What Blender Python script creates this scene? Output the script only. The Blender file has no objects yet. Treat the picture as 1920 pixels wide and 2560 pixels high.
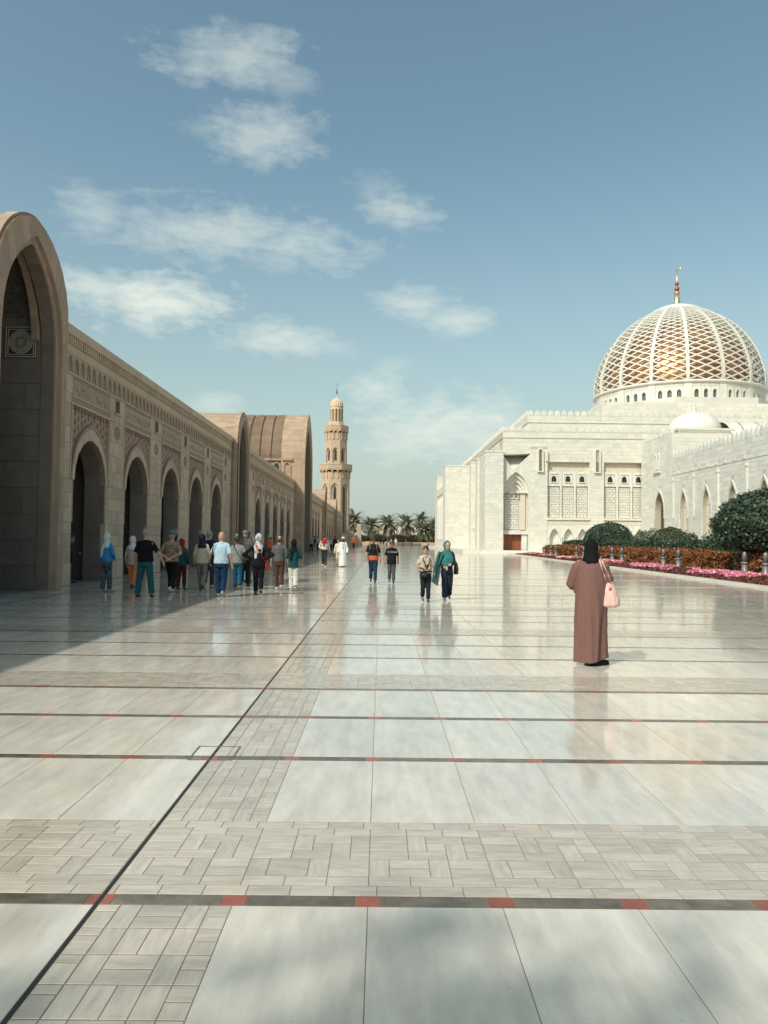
import bpy, bmesh, math, random
from mathutils import Vector, Matrix, noise as mnoise
import numpy as np
random.seed(7)
R_ = math.radians
scene = bpy.context.scene
COL = scene.collection

# ------------------------------------------------------------------ camera
FPX, CAMH, ROLL = 1900.0, 1.62, 0.011
_yaw, _pit = math.atan(7/FPX), math.atan(71/FPX)
_fw = Vector((math.sin(_yaw)*math.cos(_pit), math.cos(_yaw)*math.cos(_pit), math.sin(_pit)))
_r0 = _fw.cross(Vector((0, 0, 1))).normalized()
_u0 = _r0.cross(_fw)
_r = _r0*math.cos(ROLL) + _u0*math.sin(ROLL)
_u = _u0*math.cos(ROLL) - _r0*math.sin(ROLL)
cam_data = bpy.data.cameras.new('camera')
cam_data.sensor_fit = 'VERTICAL'
cam_data.sensor_height = 32.0
cam_data.lens = 32.0*FPX/2560.0
cam_data.clip_start = 0.1
cam_data.clip_end = 9000
cam = bpy.data.objects.new('camera', cam_data)
COL.objects.link(cam)
_m = Matrix((( _r.x, _u.x, -_fw.x), (_r.y, _u.y, -_fw.y), (_r.z, _u.z, -_fw.z))).to_4x4()
_m.translation = Vector((0, 0, CAMH))
cam.matrix_world = _m
scene.camera = cam

def pray(x, y):
    return _fw + _r*((x-960)/FPX) - _u*((y-1280)/FPX)

def ground_at(x, y, z=0.0):
    d = pray(x, y)
    return Vector((0, 0, CAMH)) + d*((z-CAMH)/d.z)

# ------------------------------------------------------------------ sun, sky, exposure
SUN_TO = Vector((-0.67, -0.82, 1.0)).normalized()
SUN_EL = math.asin(SUN_TO.z)
SUN_AZ = math.atan2(SUN_TO.x, SUN_TO.y)
sl = bpy.data.lights.new('sun', 'SUN')
sl.energy = 3.05
sl.angle = R_(0.6)
sl.color = (1.0, 0.945, 0.85)
sun = bpy.data.objects.new('sun', sl)
COL.objects.link(sun)
sun.rotation_euler = SUN_TO.to_track_quat('Z', 'Y').to_euler()
sun.location = (-20, -25, 40)

vs = scene.view_settings
vs.view_transform = 'Standard'
vs.look = 'None'
vs.exposure = 0.15
vs.gamma = 1.0
vs.use_curve_mapping = False

world = bpy.data.worlds.new('World')
scene.world = world
world.use_nodes = True
wn, wl = world.node_tree.nodes, world.node_tree.links
wn.clear()
def W(t, **k):
    n = wn.new(t)
    for a, b in k.items():
        setattr(n, a, b)
    return n
def wmath(op, a, b=None, c=None, clamp=False):
    n = W('ShaderNodeMath', operation=op, use_clamp=clamp)
    for i, v in enumerate((a, b, c)):
        if v is None:
            continue
        if isinstance(v, (int, float)):
            n.inputs[i].default_value = v
        else:
            wl.new(v, n.inputs[i])
    return n.outputs[0]
sky = W('ShaderNodeTexSky', sky_type='NISHITA', sun_disc=False)
sky.sun_elevation = SUN_EL
sky.sun_rotation = SUN_AZ
sky.altitude = 0
sky.air_density = 1.1
sky.dust_density = 2.5
sky.ozone_density = 1.6
tint = W('ShaderNodeMix', data_type='RGBA', blend_type='MULTIPLY')       # the photograph's slightly green white balance
tint.inputs['Factor'].default_value = 1.0
tint.inputs['B'].default_value = (.985, 1.085, .885, 1)
wl.new(sky.outputs[0], tint.inputs['A'])
tc = W('ShaderNodeTexCoord')
sep = W('ShaderNodeSeparateXYZ')
nrm = W('ShaderNodeVectorMath', operation='NORMALIZE')
wl.new(tc.outputs['Generated'], nrm.inputs[0])
wl.new(nrm.outputs[0], sep.inputs[0])
az = wmath('ARCTAN2', sep.outputs[0], sep.outputs[1])
el = wmath('ARCSINE', sep.outputs[2])
# dust haze that pales the sky towards the horizon, the same all round
hz = W('ShaderNodeMix', data_type='RGBA')
hf = wmath('POWER', wmath('SUBTRACT', 1.0, wmath('MULTIPLY', wmath('ABSOLUTE', el), 2.0), clamp=True), 1.7)
wl.new(wmath('MULTIPLY', hf, 0.9), hz.inputs['Factor'])
wl.new(tint.outputs['Result'], hz.inputs['A'])
hz.inputs['B'].default_value = (3.45, 3.95, 3.72, 1)
# cloud breakup noise in azimuth / elevation, finer and flatter towards the horizon
comb = W('ShaderNodeCombineXYZ')
wl.new(wmath('MULTIPLY', az, 1.0), comb.inputs[0])
wl.new(wmath('MULTIPLY', el, 2.3), comb.inputs[1])
nz = W('ShaderNodeTexNoise')
nz.inputs['Scale'].default_value = 9.0
nz.inputs['Detail'].default_value = 9.0
nz.inputs['Roughness'].default_value = 0.62
nz.inputs['Distortion'].default_value = 0.35
wl.new(comb.outputs[0], nz.inputs['Vector'])
nz2 = W('ShaderNodeTexNoise')
nz2.inputs['Scale'].default_value = 34.0
nz2.inputs['Detail'].default_value = 6.0
nz2.inputs['Roughness'].default_value = 0.6
wl.new(comb.outputs[0], nz2.inputs['Vector'])
brk = wmath('ADD', wmath('MULTIPLY', wmath('SUBTRACT', nz.outputs[0], 0.5), 3.0),
            wmath('MULTIPLY', wmath('SUBTRACT', nz2.outputs[0], 0.5), 2.2))
CLOUDS = [(600, 150, 190, 85, .55), (700, 190, 110, 60, .35), (650, 330, 170, 85, .55), (520, 320, 70, 45, .25),
          (230, 530, 110, 70, .45), (520, 580, 260, 80, .6), (760, 610, 170, 65, .6), (690, 650, 120, 45, .4),
          (985, 525, 115, 48, .6), (930, 490, 70, 60, .25), (250, 720, 160, 60, .75), (380, 755, 200, 75, 1.1),
          (690, 850, 170, 48, .75), (850, 870, 80, 30, .25), (1030, 760, 110, 50, .65), (1150, 800, 110, 40, .65),
          (940, 970, 75, 48, .75), (1110, 1070, 210, 95, 1.0), (1240, 1030, 90, 55, .4), (530, 1010, 70, 30, .6),
          (985, 915, 60, 26, .25), (1010, 1110, 110, 60, .7), (1210, 1100, 120, 50, .8)]
tot = None
for (cx, cy, rx, ry, amp) in CLOUDS:
    d = pray(cx, cy).normalized()
    a0, e0 = math.atan2(d.x, d.y), math.asin(d.z)
    d1 = pray(cx+rx, cy).normalized(); d2 = pray(cx, cy-ry).normalized()
    ra = abs(math.atan2(d1.x, d1.y)-a0)*1.12; re = abs(math.asin(d2.z)-e0)*1.15
    u = wmath('MULTIPLY', wmath('SUBTRACT', az, a0), 1/ra)
    v = wmath('MULTIPLY', wmath('SUBTRACT', el, e0), 1/re)
    rr = wmath('SQRT', wmath('ADD', wmath('MULTIPLY', u, u), wmath('MULTIPLY', v, v)))
    e = wmath('MULTIPLY', wmath('SUBTRACT', wmath('ADD', 1.0, wmath('MULTIPLY', brk, 0.66)), rr, ), 0.95, clamp=True)
    e = wmath('MULTIPLY', wmath('SMOOTH_MIN', e, 1.0, 0.2), amp)
    tot = e if tot is None else wmath('MAXIMUM', tot, e)
# the same kind of broken cloud all round the rest of the sky
gen = wmath('MULTIPLY', wmath('SUBTRACT', wmath('ADD', wmath('MULTIPLY', nz.outputs[0], 1.0), wmath('MULTIPLY', nz2.outputs[0], 0.15)), 0.70), 3.0, clamp=True)
side = wmath('MULTIPLY', wmath('SUBTRACT', wmath('ABSOLUTE', az), 0.62), 4.0, clamp=True)
tot = wmath('MAXIMUM', tot, wmath('MULTIPLY', wmath('MULTIPLY', gen, side), 0.8))
above = wmath('MULTIPLY', el, 30.0, clamp=True)
tot = wmath('MULTIPLY', wmath('MULTIPLY', tot, above), 0.95, clamp=True)
CLOUD_COL = (4.9, 5.35, 4.9)
mix = W('ShaderNodeMix', data_type='RGBA')
wl.new(tot, mix.inputs['Factor'])
wl.new(hz.outputs['Result'], mix.inputs['A'])
mix.inputs['B'].default_value = (*CLOUD_COL, 1)
bg = W('ShaderNodeBackground')
bg.inputs['Strength'].default_value = 0.142
wl.new(mix.outputs['Result'], bg.inputs['Color'])
wo = W('ShaderNodeOutputWorld')
wl.new(bg.outputs[0], wo.inputs['Surface'])

scene.cycles.max_bounces = 8
scene.cycles.diffuse_bounces = 4
scene.cycles.glossy_bounces = 4
scene.cycles.transparent_max_bounces = 8
scene.cycles.sample_clamp_indirect = 6.0
scene.cycles.use_denoising = True

# ------------------------------------------------------------------ mesh helpers
class MB:
    def __init__(self):
        self.v, self.f, self.m = [], [], []
    def add(self, vs, fs, mi=0):
        o = len(self.v)
        self.v.extend([tuple(p) for p in vs])
        for f in fs:
            self.f.append(tuple(i+o for i in f))
            self.m.append(mi)
        return self
    def box(self, x0, x1, y0, y1, z0, z1, mi=0, T=None):
        vs = [(x0, y0, z0), (x1, y0, z0), (x1, y1, z0), (x0, y1, z0), (x0, y0, z1), (x1, y0, z1), (x1, y1, z1), (x0, y1, z1)]
        if T: vs = [T(*p) for p in vs]
        return self.add(vs, [(0, 3, 2, 1), (4, 5, 6, 7), (0, 1, 5, 4), (1, 2, 6, 5), (2, 3, 7, 6), (3, 0, 4, 7)], mi)
    def lathe(self, prof, n=16, c=(0, 0, 0), a0=0.0, mi=0, cap=True):
        vs, fs = [], []
        for (r, z) in prof:
            for i in range(n):
                a = a0+2*math.pi*i/n
                vs.append((c[0]+r*math.cos(a), c[1]+r*math.sin(a), c[2]+z))
        k = len(prof)
        for j in range(k-1):
            for i in range(n):
                i2 = (i+1) % n
                fs.append((j*n+i, j*n+i2, (j+1)*n+i2, (j+1)*n+i))
        if cap:
            fs.append(tuple(reversed(range(n))))
            fs.append(tuple((k-1)*n+i for i in range(n)))
        return self.add(vs, fs, mi)
    def tube(self, pts, rad, n=8, mi=0, flat=None, cap=True):
        """tube along pts; rad number or list; flat=(width,height) factors"""
        pts = [Vector(p) for p in pts]
        vs, fs = [], []
        up = Vector((0, 0, 1))
        for i, p in enumerate(pts):
            t = (pts[min(i+1, len(pts)-1)]-pts[max(i-1, 0)]).normalized()
            ref = up if abs(t.z) < 0.95 else Vector((0, 1, 0))
            a = t.cross(ref).normalized(); b = a.cross(t)
            r = rad[i] if isinstance(rad, (list, tuple)) else rad
            fw_, fh_ = flat or (1, 1)
            for k in range(n):
                an = 2*math.pi*(k+.5)/n
                vs.append(p+a*(r*fw_*math.cos(an))+b*(r*fh_*math.sin(an)))
        for j in range(len(pts)-1):
            for k in range(n):
                k2 = (k+1) % n
                fs.append((j*n+k, j*n+k2, (j+1)*n+k2, (j+1)*n+k))
        if cap:
            fs.append(tuple(reversed(range(n))))
            fs.append(tuple((len(pts)-1)*n+k for k in range(n)))
        return self.add(vs, fs, mi)
    def loft(self, rings, n=14, mi=0, fold=None):
        """rings: (cx,cy,cz,rx,ry); horizontal ellipses, closed"""
        vs, fs = [], []
        for (cx, cy, cz, rx, ry) in rings:
            for k in range(n):
                a = 2*math.pi*k/n
                s = 1.0 if fold is None else fold(a, cz)
                vs.append((cx+rx*s*math.cos(a), cy+ry*s*math.sin(a), cz))
        for j in range(len(rings)-1):
            for k in range(n):
                k2 = (k+1) % n
                fs.append((j*n+k, j*n+k2, (j+1)*n+k2, (j+1)*n+k))
        fs.append(tuple(reversed(range(n))))
        fs.append(tuple((len(rings)-1)*n+k for k in range(n)))
        return self.add(vs, fs, mi)
    def ell(self, c, rx, ry, rz, n=12, m=8, mi=0):
        vs, fs = [], []
        for j in range(1, m):
            t = math.pi*j/m
            for k in range(n):
                a = 2*math.pi*k/n
                vs.append((c[0]+rx*math.sin(t)*math.cos(a), c[1]+ry*math.sin(t)*math.sin(a), c[2]-rz*math.cos(t)))
        b = len(vs); vs.append((c[0], c[1], c[2]-rz)); vs.append((c[0], c[1], c[2]+rz))
        for j in range(m-2):
            for k in range(n):
                k2 = (k+1) % n
                fs.append((j*n+k, j*n+k2, (j+1)*n+k2, (j+1)*n+k))
        for k in range(n):
            k2 = (k+1) % n
            fs.append((b, k2, k)); fs.append((b+1, (m-2)*n+k, (m-2)*n+k2))
        return self.add(vs, fs, mi)
    def cap(self, p0, p1, r0, r1, n=10):
        """tapered capsule"""
        p0, p1 = Vector(p0), Vector(p1)
        t = (p1-p0)
        if t.length < 1e-5: t = Vector((0, 0, .001))
        t.normalize()
        pts, rad = [], []
        for f in (-.95, -.6, 0):
            pts.append(p0+t*(r0*f)); rad.append(r0*math.sqrt(1-f*f))
        for f in (0, .6, .95):
            pts.append(p1+t*(r1*f)); rad.append(r1*math.sqrt(1-f*f))
        return self.tube(pts, rad, n)
    def mesh(self, name, mats, smooth=False):
        me = bpy.data.meshes.new(name)
        me.from_pydata(self.v, [], self.f)
        if not isinstance(mats, (list, tuple)): mats = [mats]
        for m in mats: me.materials.append(m)
        if len(mats) > 1:
            me.polygons.foreach_set('material_index', self.m)
        if smooth: me.polygons.foreach_set('use_smooth', [True]*len(me.polygons))
        me.update()
        return me

def link(name, data, parent=None, loc=None):
    o = bpy.data.objects.new(name, data)
    COL.objects.link(o)
    if loc is not None: o.location = loc
    if parent is not None: adopt(o, parent)
    return o
def wmat(o):
    m = o.matrix_basis.copy()
    while o.parent:
        m = o.parent.matrix_basis @ o.matrix_parent_inverse @ m
        o = o.parent
    return m
def adopt(o, parent):
    o.parent = parent
    pm = Matrix.Identity(4); q = parent
    pm = world_of(parent)
    o.matrix_parent_inverse = pm.inverted()
def world_of(o):
    if o.parent is None: return o.matrix_basis.copy()
    return world_of(o.parent) @ o.matrix_parent_inverse @ o.matrix_basis
def obj(name, mb, mats, parent=None, smooth=False, local=False):
    """mesh object; geometry in world coordinates unless local"""
    o = bpy.data.objects.new(name, mb.mesh(name, mats, smooth) if isinstance(mb, MB) else mb)
    COL.objects.link(o)
    if parent is not None:
        if local: o.parent = parent
        else: adopt(o, parent)
    return o
def thing(name, label, cat, loc=(0, 0, 0), rz=0.0, group=None):
    o = bpy.data.objects.new(name, None)
    o.empty_display_size = 0.3
    COL.objects.link(o)
    o.location = loc; o.rotation_euler = (0, 0, rz)
    tag(o, label, cat, group)
    return o
def tag(o, label=None, cat=None, group=None, kind=None):
    if label: o['label'] = label
    if cat: o['category'] = cat
    if group: o['group'] = group
    if kind: o['kind'] = kind
    return o

# ------------------------------------------------------------------ materials
def mat(name, base, rough=0.6, c2=None, nscale=3.0, namt=0.5, var=0.0, bump=0.0, bscale=40.0, stretch=None, metal=0.0,
        spec=0.5, detail=5.0, roughvar=0.0, sheen=0.0, offset_var=False, coord='pos', transl=0.0, dirt=0.0):
    m = bpy.data.materials.new(name)
    m.use_nodes = True
    nt = m.node_tree; n, l = nt.nodes, nt.links
    p = n['Principled BSDF']
    p.inputs['Roughness'].default_value = rough
    p.inputs['Metallic'].default_value = metal
    p.inputs['Specular IOR Level'].default_value = spec
    if sheen: p.inputs['Sheen Weight'].default_value = sheen
    if coord == 'pos':
        src = n.new('ShaderNodeNewGeometry').outputs['Position']
    else:
        src = n.new('ShaderNodeTexCoord').outputs['Object']
    geo = n.new('ShaderNodeNewGeometry'); oi = n.new('ShaderNodeObjectInfo')
    rsum = n.new('ShaderNodeMath'); rsum.operation = 'ADD'
    l.new(oi.outputs['Random'], rsum.inputs[0]); l.new(geo.outputs['Random Per Island'], rsum.inputs[1])
    rnd = n.new('ShaderNodeMath'); rnd.operation = 'FRACT'; l.new(rsum.outputs[0], rnd.inputs[0])
    vec = src
    if offset_var:
        vm = n.new('ShaderNodeVectorMath'); vm.operation = 'MULTIPLY_ADD'
        cx = n.new('ShaderNodeCombineXYZ')
        for i in range(3): l.new(rnd.outputs[0], cx.inputs[i])
        l.new(cx.outputs[0], vm.inputs[0]); vm.inputs[1].default_value = (37.0, 91.0, 53.0); l.new(src, vm.inputs[2])
        vec = vm.outputs[0]
    mp = n.new('ShaderNodeMapping')
    if stretch: mp.inputs['Scale'].default_value = stretch
    l.new(vec, mp.inputs['Vector'])
    nz = n.new('ShaderNodeTexNoise'); nz.inputs['Scale'].default_value = nscale; nz.inputs['Detail'].default_value = detail
    nz.inputs['Roughness'].default_value = 0.62
    l.new(mp.outputs[0], nz.inputs['Vector'])
    col = None
    mx = n.new('ShaderNodeMix'); mx.data_type = 'RGBA'
    mx.inputs['A'].default_value = (*base, 1)
    mx.inputs['B'].default_value = (*(c2 or [c*0.7 for c in base]), 1)
    cr = n.new('ShaderNodeMapRange'); cr.inputs['From Min'].default_value = 0.35; cr.inputs['From Max'].default_value = 0.68
    cr.inputs['To Max'].default_value = namt
    l.new(nz.outputs[0], cr.inputs['Value']); l.new(cr.outputs[0], mx.inputs['Factor'])
    col = mx.outputs['Result']
    if var:
        mr = n.new('ShaderNodeMapRange'); mr.inputs['To Min'].default_value = 1-var; mr.inputs['To Max'].default_value = 1+var*0.6
        l.new(rnd.outputs[0], mr.inputs['Value'])
        vm = n.new('ShaderNodeVectorMath'); vm.operation = 'SCALE'
        l.new(col, vm.inputs[0]); l.new(mr.outputs[0], vm.inputs['Scale']); col = vm.outputs[0]
    if dirt:                                                # scattered grime with a shape of its own, in world space
        dn = n.new('ShaderNodeTexNoise'); dn.inputs['Scale'].default_value = .55; dn.inputs['Detail'].default_value = 9; dn.inputs['Roughness'].default_value = .7
        ds = n.new('ShaderNodeTexNoise'); ds.inputs['Scale'].default_value = 38; ds.inputs['Detail'].default_value = 2
        pg = n.new('ShaderNodeNewGeometry')
        l.new(pg.outputs['Position'], dn.inputs['Vector']); l.new(pg.outputs['Position'], ds.inputs['Vector'])
        m1 = n.new('ShaderNodeMapRange'); m1.inputs['From Min'].default_value = .42; m1.inputs['From Max'].default_value = .72; m1.inputs['To Min'].default_value = 1; m1.inputs['To Max'].default_value = 1-dirt
        m2 = n.new('ShaderNodeMapRange'); m2.inputs['From Min'].default_value = .70; m2.inputs['From Max'].default_value = .78; m2.inputs['To Min'].default_value = 1; m2.inputs['To Max'].default_value = 1-dirt*1.6
        l.new(dn.outputs[0], m1.inputs['Value']); l.new(ds.outputs[0], m2.inputs['Value'])
        mm = n.new('ShaderNodeMath'); mm.operation = 'MULTIPLY'; l.new(m1.outputs[0], mm.inputs[0]); l.new(m2.outputs[0], mm.inputs[1])
        vd = n.new('ShaderNodeVectorMath'); vd.operation = 'SCALE'; l.new(col, vd.inputs[0]); l.new(mm.outputs[0], vd.inputs['Scale']); col = vd.outputs[0]
    l.new(col, p.inputs['Base Color'])
    if roughvar:
        rr = n.new('ShaderNodeMapRange'); rr.inputs['To Min'].default_value = rough; rr.inputs['To Max'].default_value = rough+roughvar
        nz3 = n.new('ShaderNodeTexNoise'); nz3.inputs['Scale'].default_value = nscale*0.7; l.new(vec, nz3.inputs['Vector'])
        l.new(nz3.outputs[0], rr.inputs['Value']); l.new(rr.outputs[0], p.inputs['Roughness'])
    if bump:
        b = n.new('ShaderNodeBump'); b.inputs['Strength'].default_value = bump; b.inputs['Distance'].default_value = 0.02
        nb = n.new('ShaderNodeTexNoise'); nb.inputs['Scale'].default_value = bscale; nb.inputs['Detail'].default_value = 4
        l.new(vec, nb.inputs['Vector']); l.new(nb.outputs[0], b.inputs['Height']); l.new(b.outputs[0], p.inputs['Normal'])
    if transl:
        tr = n.new('ShaderNodeBsdfTranslucent'); l.new(col, tr.inputs['Color'])
        ms = n.new('ShaderNodeMixShader'); ms.inputs[0].default_value = transl
        l.new(p.outputs[0], ms.inputs[1]); l.new(tr.outputs[0], ms.inputs[2])
        l.new(ms.outputs[0], n['Material Output'].inputs['Surface'])
    return m

M = {}
# plaza
M['tile'] = mat('travertine_slab', (.71, .665, .58), .05, (.50, .46, .39), 2.2, .75, var=.08, dirt=.16, stretch=(4.0, .9, 1), offset_var=True, roughvar=.07, detail=12, bump=.02, bscale=14)
M['brick'] = mat('travertine_brick', (.57, .515, .435), .10, (.41, .36, .29), 5.0, .8, var=.14, stretch=(1.2, 5.5, 1), offset_var=True, roughvar=.12, detail=6, dirt=.15)
M['brick2'] = mat('travertine_brick_turned', (.57, .515, .435), .10, (.41, .36, .29), 5.0, .8, var=.14, stretch=(5.5, 1.2, 1), offset_var=True, roughvar=.12, detail=6, dirt=.15)
M['band'] = mat('dark_band_stone', (.20, .165, .12), .2, (.085, .068, .05), 9, .9, var=.25, offset_var=True, roughvar=.15)
M['red'] = mat('red_inset_stone', (.36, .105, .058), .2, (.25, .07, .042), 16, .8, var=.2, offset_var=True)
M['grout'] = mat('floor_grout', (.27, .20, .14), .7, (.18, .13, .09), 3, .6)
M['drain'] = mat('drain_slot', (.028, .025, .022), .5, (.015, .014, .013), 6, .6)
M['kerb'] = mat('white_marble_kerb', (.70, .68, .62), .25, (.55, .53, .47), 2.5, .5, var=.06)
# left building
M['sand'] = mat('sandstone', base=(.58, .44, .31), rough=.8, c2=(.49, .36, .245), nscale=1.5, namt=.8, dirt=.18, var=.14, bump=.12, bscale=22, offset_var=True)
M['sandpink'] = mat('pink_sandstone_sun_dimmed', (.46, .33, .235), .8, (.38, .265, .185), 1.3, .8, dirt=.18, var=.16, bump=.12, bscale=20, offset_var=True)  # pinker gateway stone, its colour also darkened to tone down sunlight on roofs
M['sandjoint'] = mat('sandstone_joint', (.36, .26, .18), .9, (.29, .205, .145), 4, .6)
M['sandcarve'] = mat('carved_sandstone', (.50, .37, .26), .85, (.38, .275, .19), 9, .9, var=.1, bump=.9, bscale=16)
M['lattice'] = mat('lattice_stone', (.40, .265, .19), .85, (.32, .21, .15), 6, .7, var=.06, bump=.15, bscale=30)
M['glassdark'] = mat('dark_glazing', (.02, .028, .034), .12, (.015, .02, .025), 3, .5, spec=.7)
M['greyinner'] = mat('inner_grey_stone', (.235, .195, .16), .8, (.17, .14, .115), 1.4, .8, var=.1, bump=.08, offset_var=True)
M['reveal'] = mat('reveal_stone_shaded', (.25, .195, .155), .85, (.18, .14, .115), 1.4, .8, var=.1, bump=.08, offset_var=True)  # greyer stone of the recesses, with their shade put into the colour
M['panelpale'] = mat('medallion_pale', (.55, .50, .40), .6, (.42, .38, .30), 12, .5)
M['paneldark'] = mat('medallion_dark', (.06, .06, .055), .6, (.035, .035, .03), 12, .5)
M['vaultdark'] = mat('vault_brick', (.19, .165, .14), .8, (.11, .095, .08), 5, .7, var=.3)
# right building
M['marble'] = mat('white_marble', (.72, .70, .63), .45, (.62, .60, .53), .9, .8, dirt=.07, var=.08, offset_var=True, detail=7, roughvar=.15)
M['marblejoint'] = mat('marble_joint', (.50, .45, .36), .8, (.45, .40, .31), 5, .6)
M['marblewing'] = mat('grey_white_marble', (.68, .675, .62), .45, (.55, .55, .515), .8, .8, var=.10, offset_var=True, detail=7, stretch=(1, .4, 1.6))
M['marblecarve'] = mat('carved_marble', (.70, .64, .53), .6, (.50, .44, .34), 7, .8, bump=.9, bscale=14)
M['door'] = mat('timber_door', (.33, .10, .040), .4, (.22, .062, .025), 3, .8, stretch=(6, 6, .5), var=.12)
M['gold'] = mat('gilded_dome', (.56, .30, .15), .42, (.36, .17, .075), 2.2, .9, metal=.6, detail=6, bump=.10, bscale=3)
M['goldfin'] = mat('gilt_finial', (.72, .60, .38), .3, (.6, .48, .28), 8, .5, metal=.85)
M['copper'] = mat('copper_ball', (.42, .12, .05), .25, (.33, .09, .04), 8, .5, metal=.6)
M['lead'] = mat('dark_metal_ball', (.05, .045, .04), .35, (.03, .03, .03), 8, .5, metal=.5)
# ground and planting
M['ground'] = mat('far_ground', (.36, .28, .20), .9, (.28, .215, .15), .05, .8)
M['soil'] = mat('garden_soil', (.14, .095, .06), .95, (.09, .06, .04), 3, .8, bump=.4, bscale=20)
M['leafdark'] = mat('dark_leaf', (.055, .092, .052), .5, (.032, .056, .034), 3, .8, var=.45, transl=.12)
M['leafmid'] = mat('mid_leaf', (.085, .12, .055), .5, (.055, .082, .038), 3, .8, var=.4, transl=.15)
M['leafpale'] = mat('pale_leaf', (.18, .21, .14), .5, (.10, .125, .075), 4, .8, var=.4, transl=.15)
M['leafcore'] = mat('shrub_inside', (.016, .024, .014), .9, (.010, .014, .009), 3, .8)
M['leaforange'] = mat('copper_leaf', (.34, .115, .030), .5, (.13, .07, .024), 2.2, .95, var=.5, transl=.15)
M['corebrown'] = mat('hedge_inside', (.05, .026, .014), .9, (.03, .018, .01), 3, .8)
M['leafred'] = mat('red_bed_leaf', (.155, .036, .024), .5, (.08, .028, .016), 2, .9, var=.45, transl=.12)
M['petalpink'] = mat('pink_petal', (.64, .13, .27), .5, (.68, .27, .34), 2, .9, var=.25, transl=.25)
M['petalred'] = mat('red_petal', (.58, .085, .075), .5, (.45, .05, .05), 2, .8, var=.3, transl=.2)
M['petalwhite'] = mat('white_petal', (.78, .70, .66), .5, (.75, .5, .5), 2, .6, var=.12, transl=.2)
M['bark'] = mat('bark', (.17, .125, .085), .9, (.10, .075, .05), 8, .8, bump=.6, bscale=18)
M['frond'] = mat('palm_frond', (.32, .33, .23), .55, (.21, .22, .145), 1.5, .8, var=.30, transl=.12)
M['frondold'] = mat('old_palm_frond', (.22, .18, .105), .65, (.15, .12, .07), 1.5, .8, var=.25)
M['scrub'] = mat('dry_scrub', (.34, .29, .19), .7, (.23, .20, .13), 2, .8, var=.35)
M['steel'] = mat('bollard_grey_metal', (.20, .205, .20), .42, (.15, .155, .15), 12, .5, metal=.35, bump=.05)
M['farwhite'] = mat('far_rendered_wall', (.66, .58, .50), .8, (.58, .50, .42), .3, .6)
M['benchstone'] = mat('terrace_stone', (.47, .335, .25), .7, (.40, .28, .20), .8, .7, var=.1)
M['postdark'] = mat('dark_post_stone', (.10, .075, .058), .7, (.07, .052, .04), 4, .7)
# ------------------------------------------------------------------ ground and plaza
g = MB()
g.add([(-4000, -4000, -.06), (4000, -4000, -.06), (4000, 7000, -.06), (-4000, 7000, -.06)], [(0, 1, 2, 3)])
tag(obj('ground', g, M['ground']), kind='structure')

g = MB()
g.add([(-16.6, -16, -.0024), (17.5, -16, -.0024), (17.5, 239, -.0024), (-16.6, 239, -.0024)], [(0, 1, 2, 3)])
plaza = tag(obj('plaza_floor', g, M['grout']), kind='structure')

PX0, PITCH = -0.04, 0.6
B0, PER = 3.476, 4.84
DRAIN = PX0-2*PITCH
DETAIL_Y = 46.0
def in_view(x, y):
    return y > 2.35 and abs(x) < y*0.53+0.5

class Pieces:
    """alike floor pieces: the 300 that show largest are objects, the rest one joined part"""
    def __init__(self, name, h=.02, lim=300):
        self.n, self.h, self.items, self.lim = name, h, [], lim
    def add(self, x0, x1, y0, y1, m, z=0.0):
        self.items.append((x0, x1, y0, y1, m, z))
    def build(self, parent):
        it = self.items
        vis = sorted([i for i, a in enumerate(it) if in_view((a[0]+a[1])/2, (a[2]+a[3])/2)],
                     key=lambda i: (it[i][2]+it[i][3])/2 + abs(it[i][0]+it[i][1])*.02)
        own = set(vis[:self.lim])
        cache = {}
        rest = {}
        for i, (x0, x1, y0, y1, m, z) in enumerate(it):
            if i in own:
                key = (round(x1-x0, 4), round(y1-y0, 4), m)
                if key not in cache:
                    a, b = (x1-x0)/2, (y1-y0)/2
                    e = .0012
                    mb = MB()
                    mb.add([(-a, -b, -self.h), (a, -b, -self.h), (a, b, -self.h), (-a, b, -self.h),
                            (-a, -b, -e), (a, -b, -e), (a, b, -e), (-a, b, -e),
                            (-a+e, -b+e, 0), (a-e, -b+e, 0), (a-e, b-e, 0), (-a+e, b-e, 0)],
                           [(8, 9, 10, 11), (4, 5, 9, 8), (5, 6, 10, 9), (6, 7, 11, 10), (7, 4, 8, 11),
                            (0, 1, 5, 4), (1, 2, 6, 5), (2, 3, 7, 6), (3, 0, 4, 7)])
                    cache[key] = mb.mesh(self.n, M[m])
                o = link(self.n, cache[key], None, ((x0+x1)/2, (y0+y1)/2, z))
                o.rotation_euler = (random.gauss(0, .0007), random.gauss(0, .0007), 0)
                o.parent = parent
            else:
                mb = rest.setdefault(m, MB())
                if (y0+y1)/2 < DETAIL_Y:
                    t = [random.gauss(0, .00025) for _ in range(4)]
                    mb.add([(x0, y0, -self.h), (x1, y0, -self.h), (x1, y1, -self.h), (x0, y1, -self.h),
                            (x0, y0, z+t[0]), (x1, y0, z+t[1]), (x1, y1, z+t[1]+t[2]-t[0]), (x0, y1, z+t[2])],
                           [(4, 5, 6, 7), (0, 1, 5, 4), (1, 2, 6, 5), (2, 3, 7, 6), (3, 0, 4, 7)])
                else:
                    t = [random.gauss(0, .0003) for _ in range(3)]
                    mb.add([(x0, y0, z+t[0]), (x1, y0, z+t[1]), (x1, y1, z+t[1]+t[2]-t[0]), (x0, y1, z+t[2])], [(0, 1, 2, 3)])
        for m, mb in rest.items():
            tag(obj(self.n+'_field', mb, M[m], parent), kind='stuff')

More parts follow.
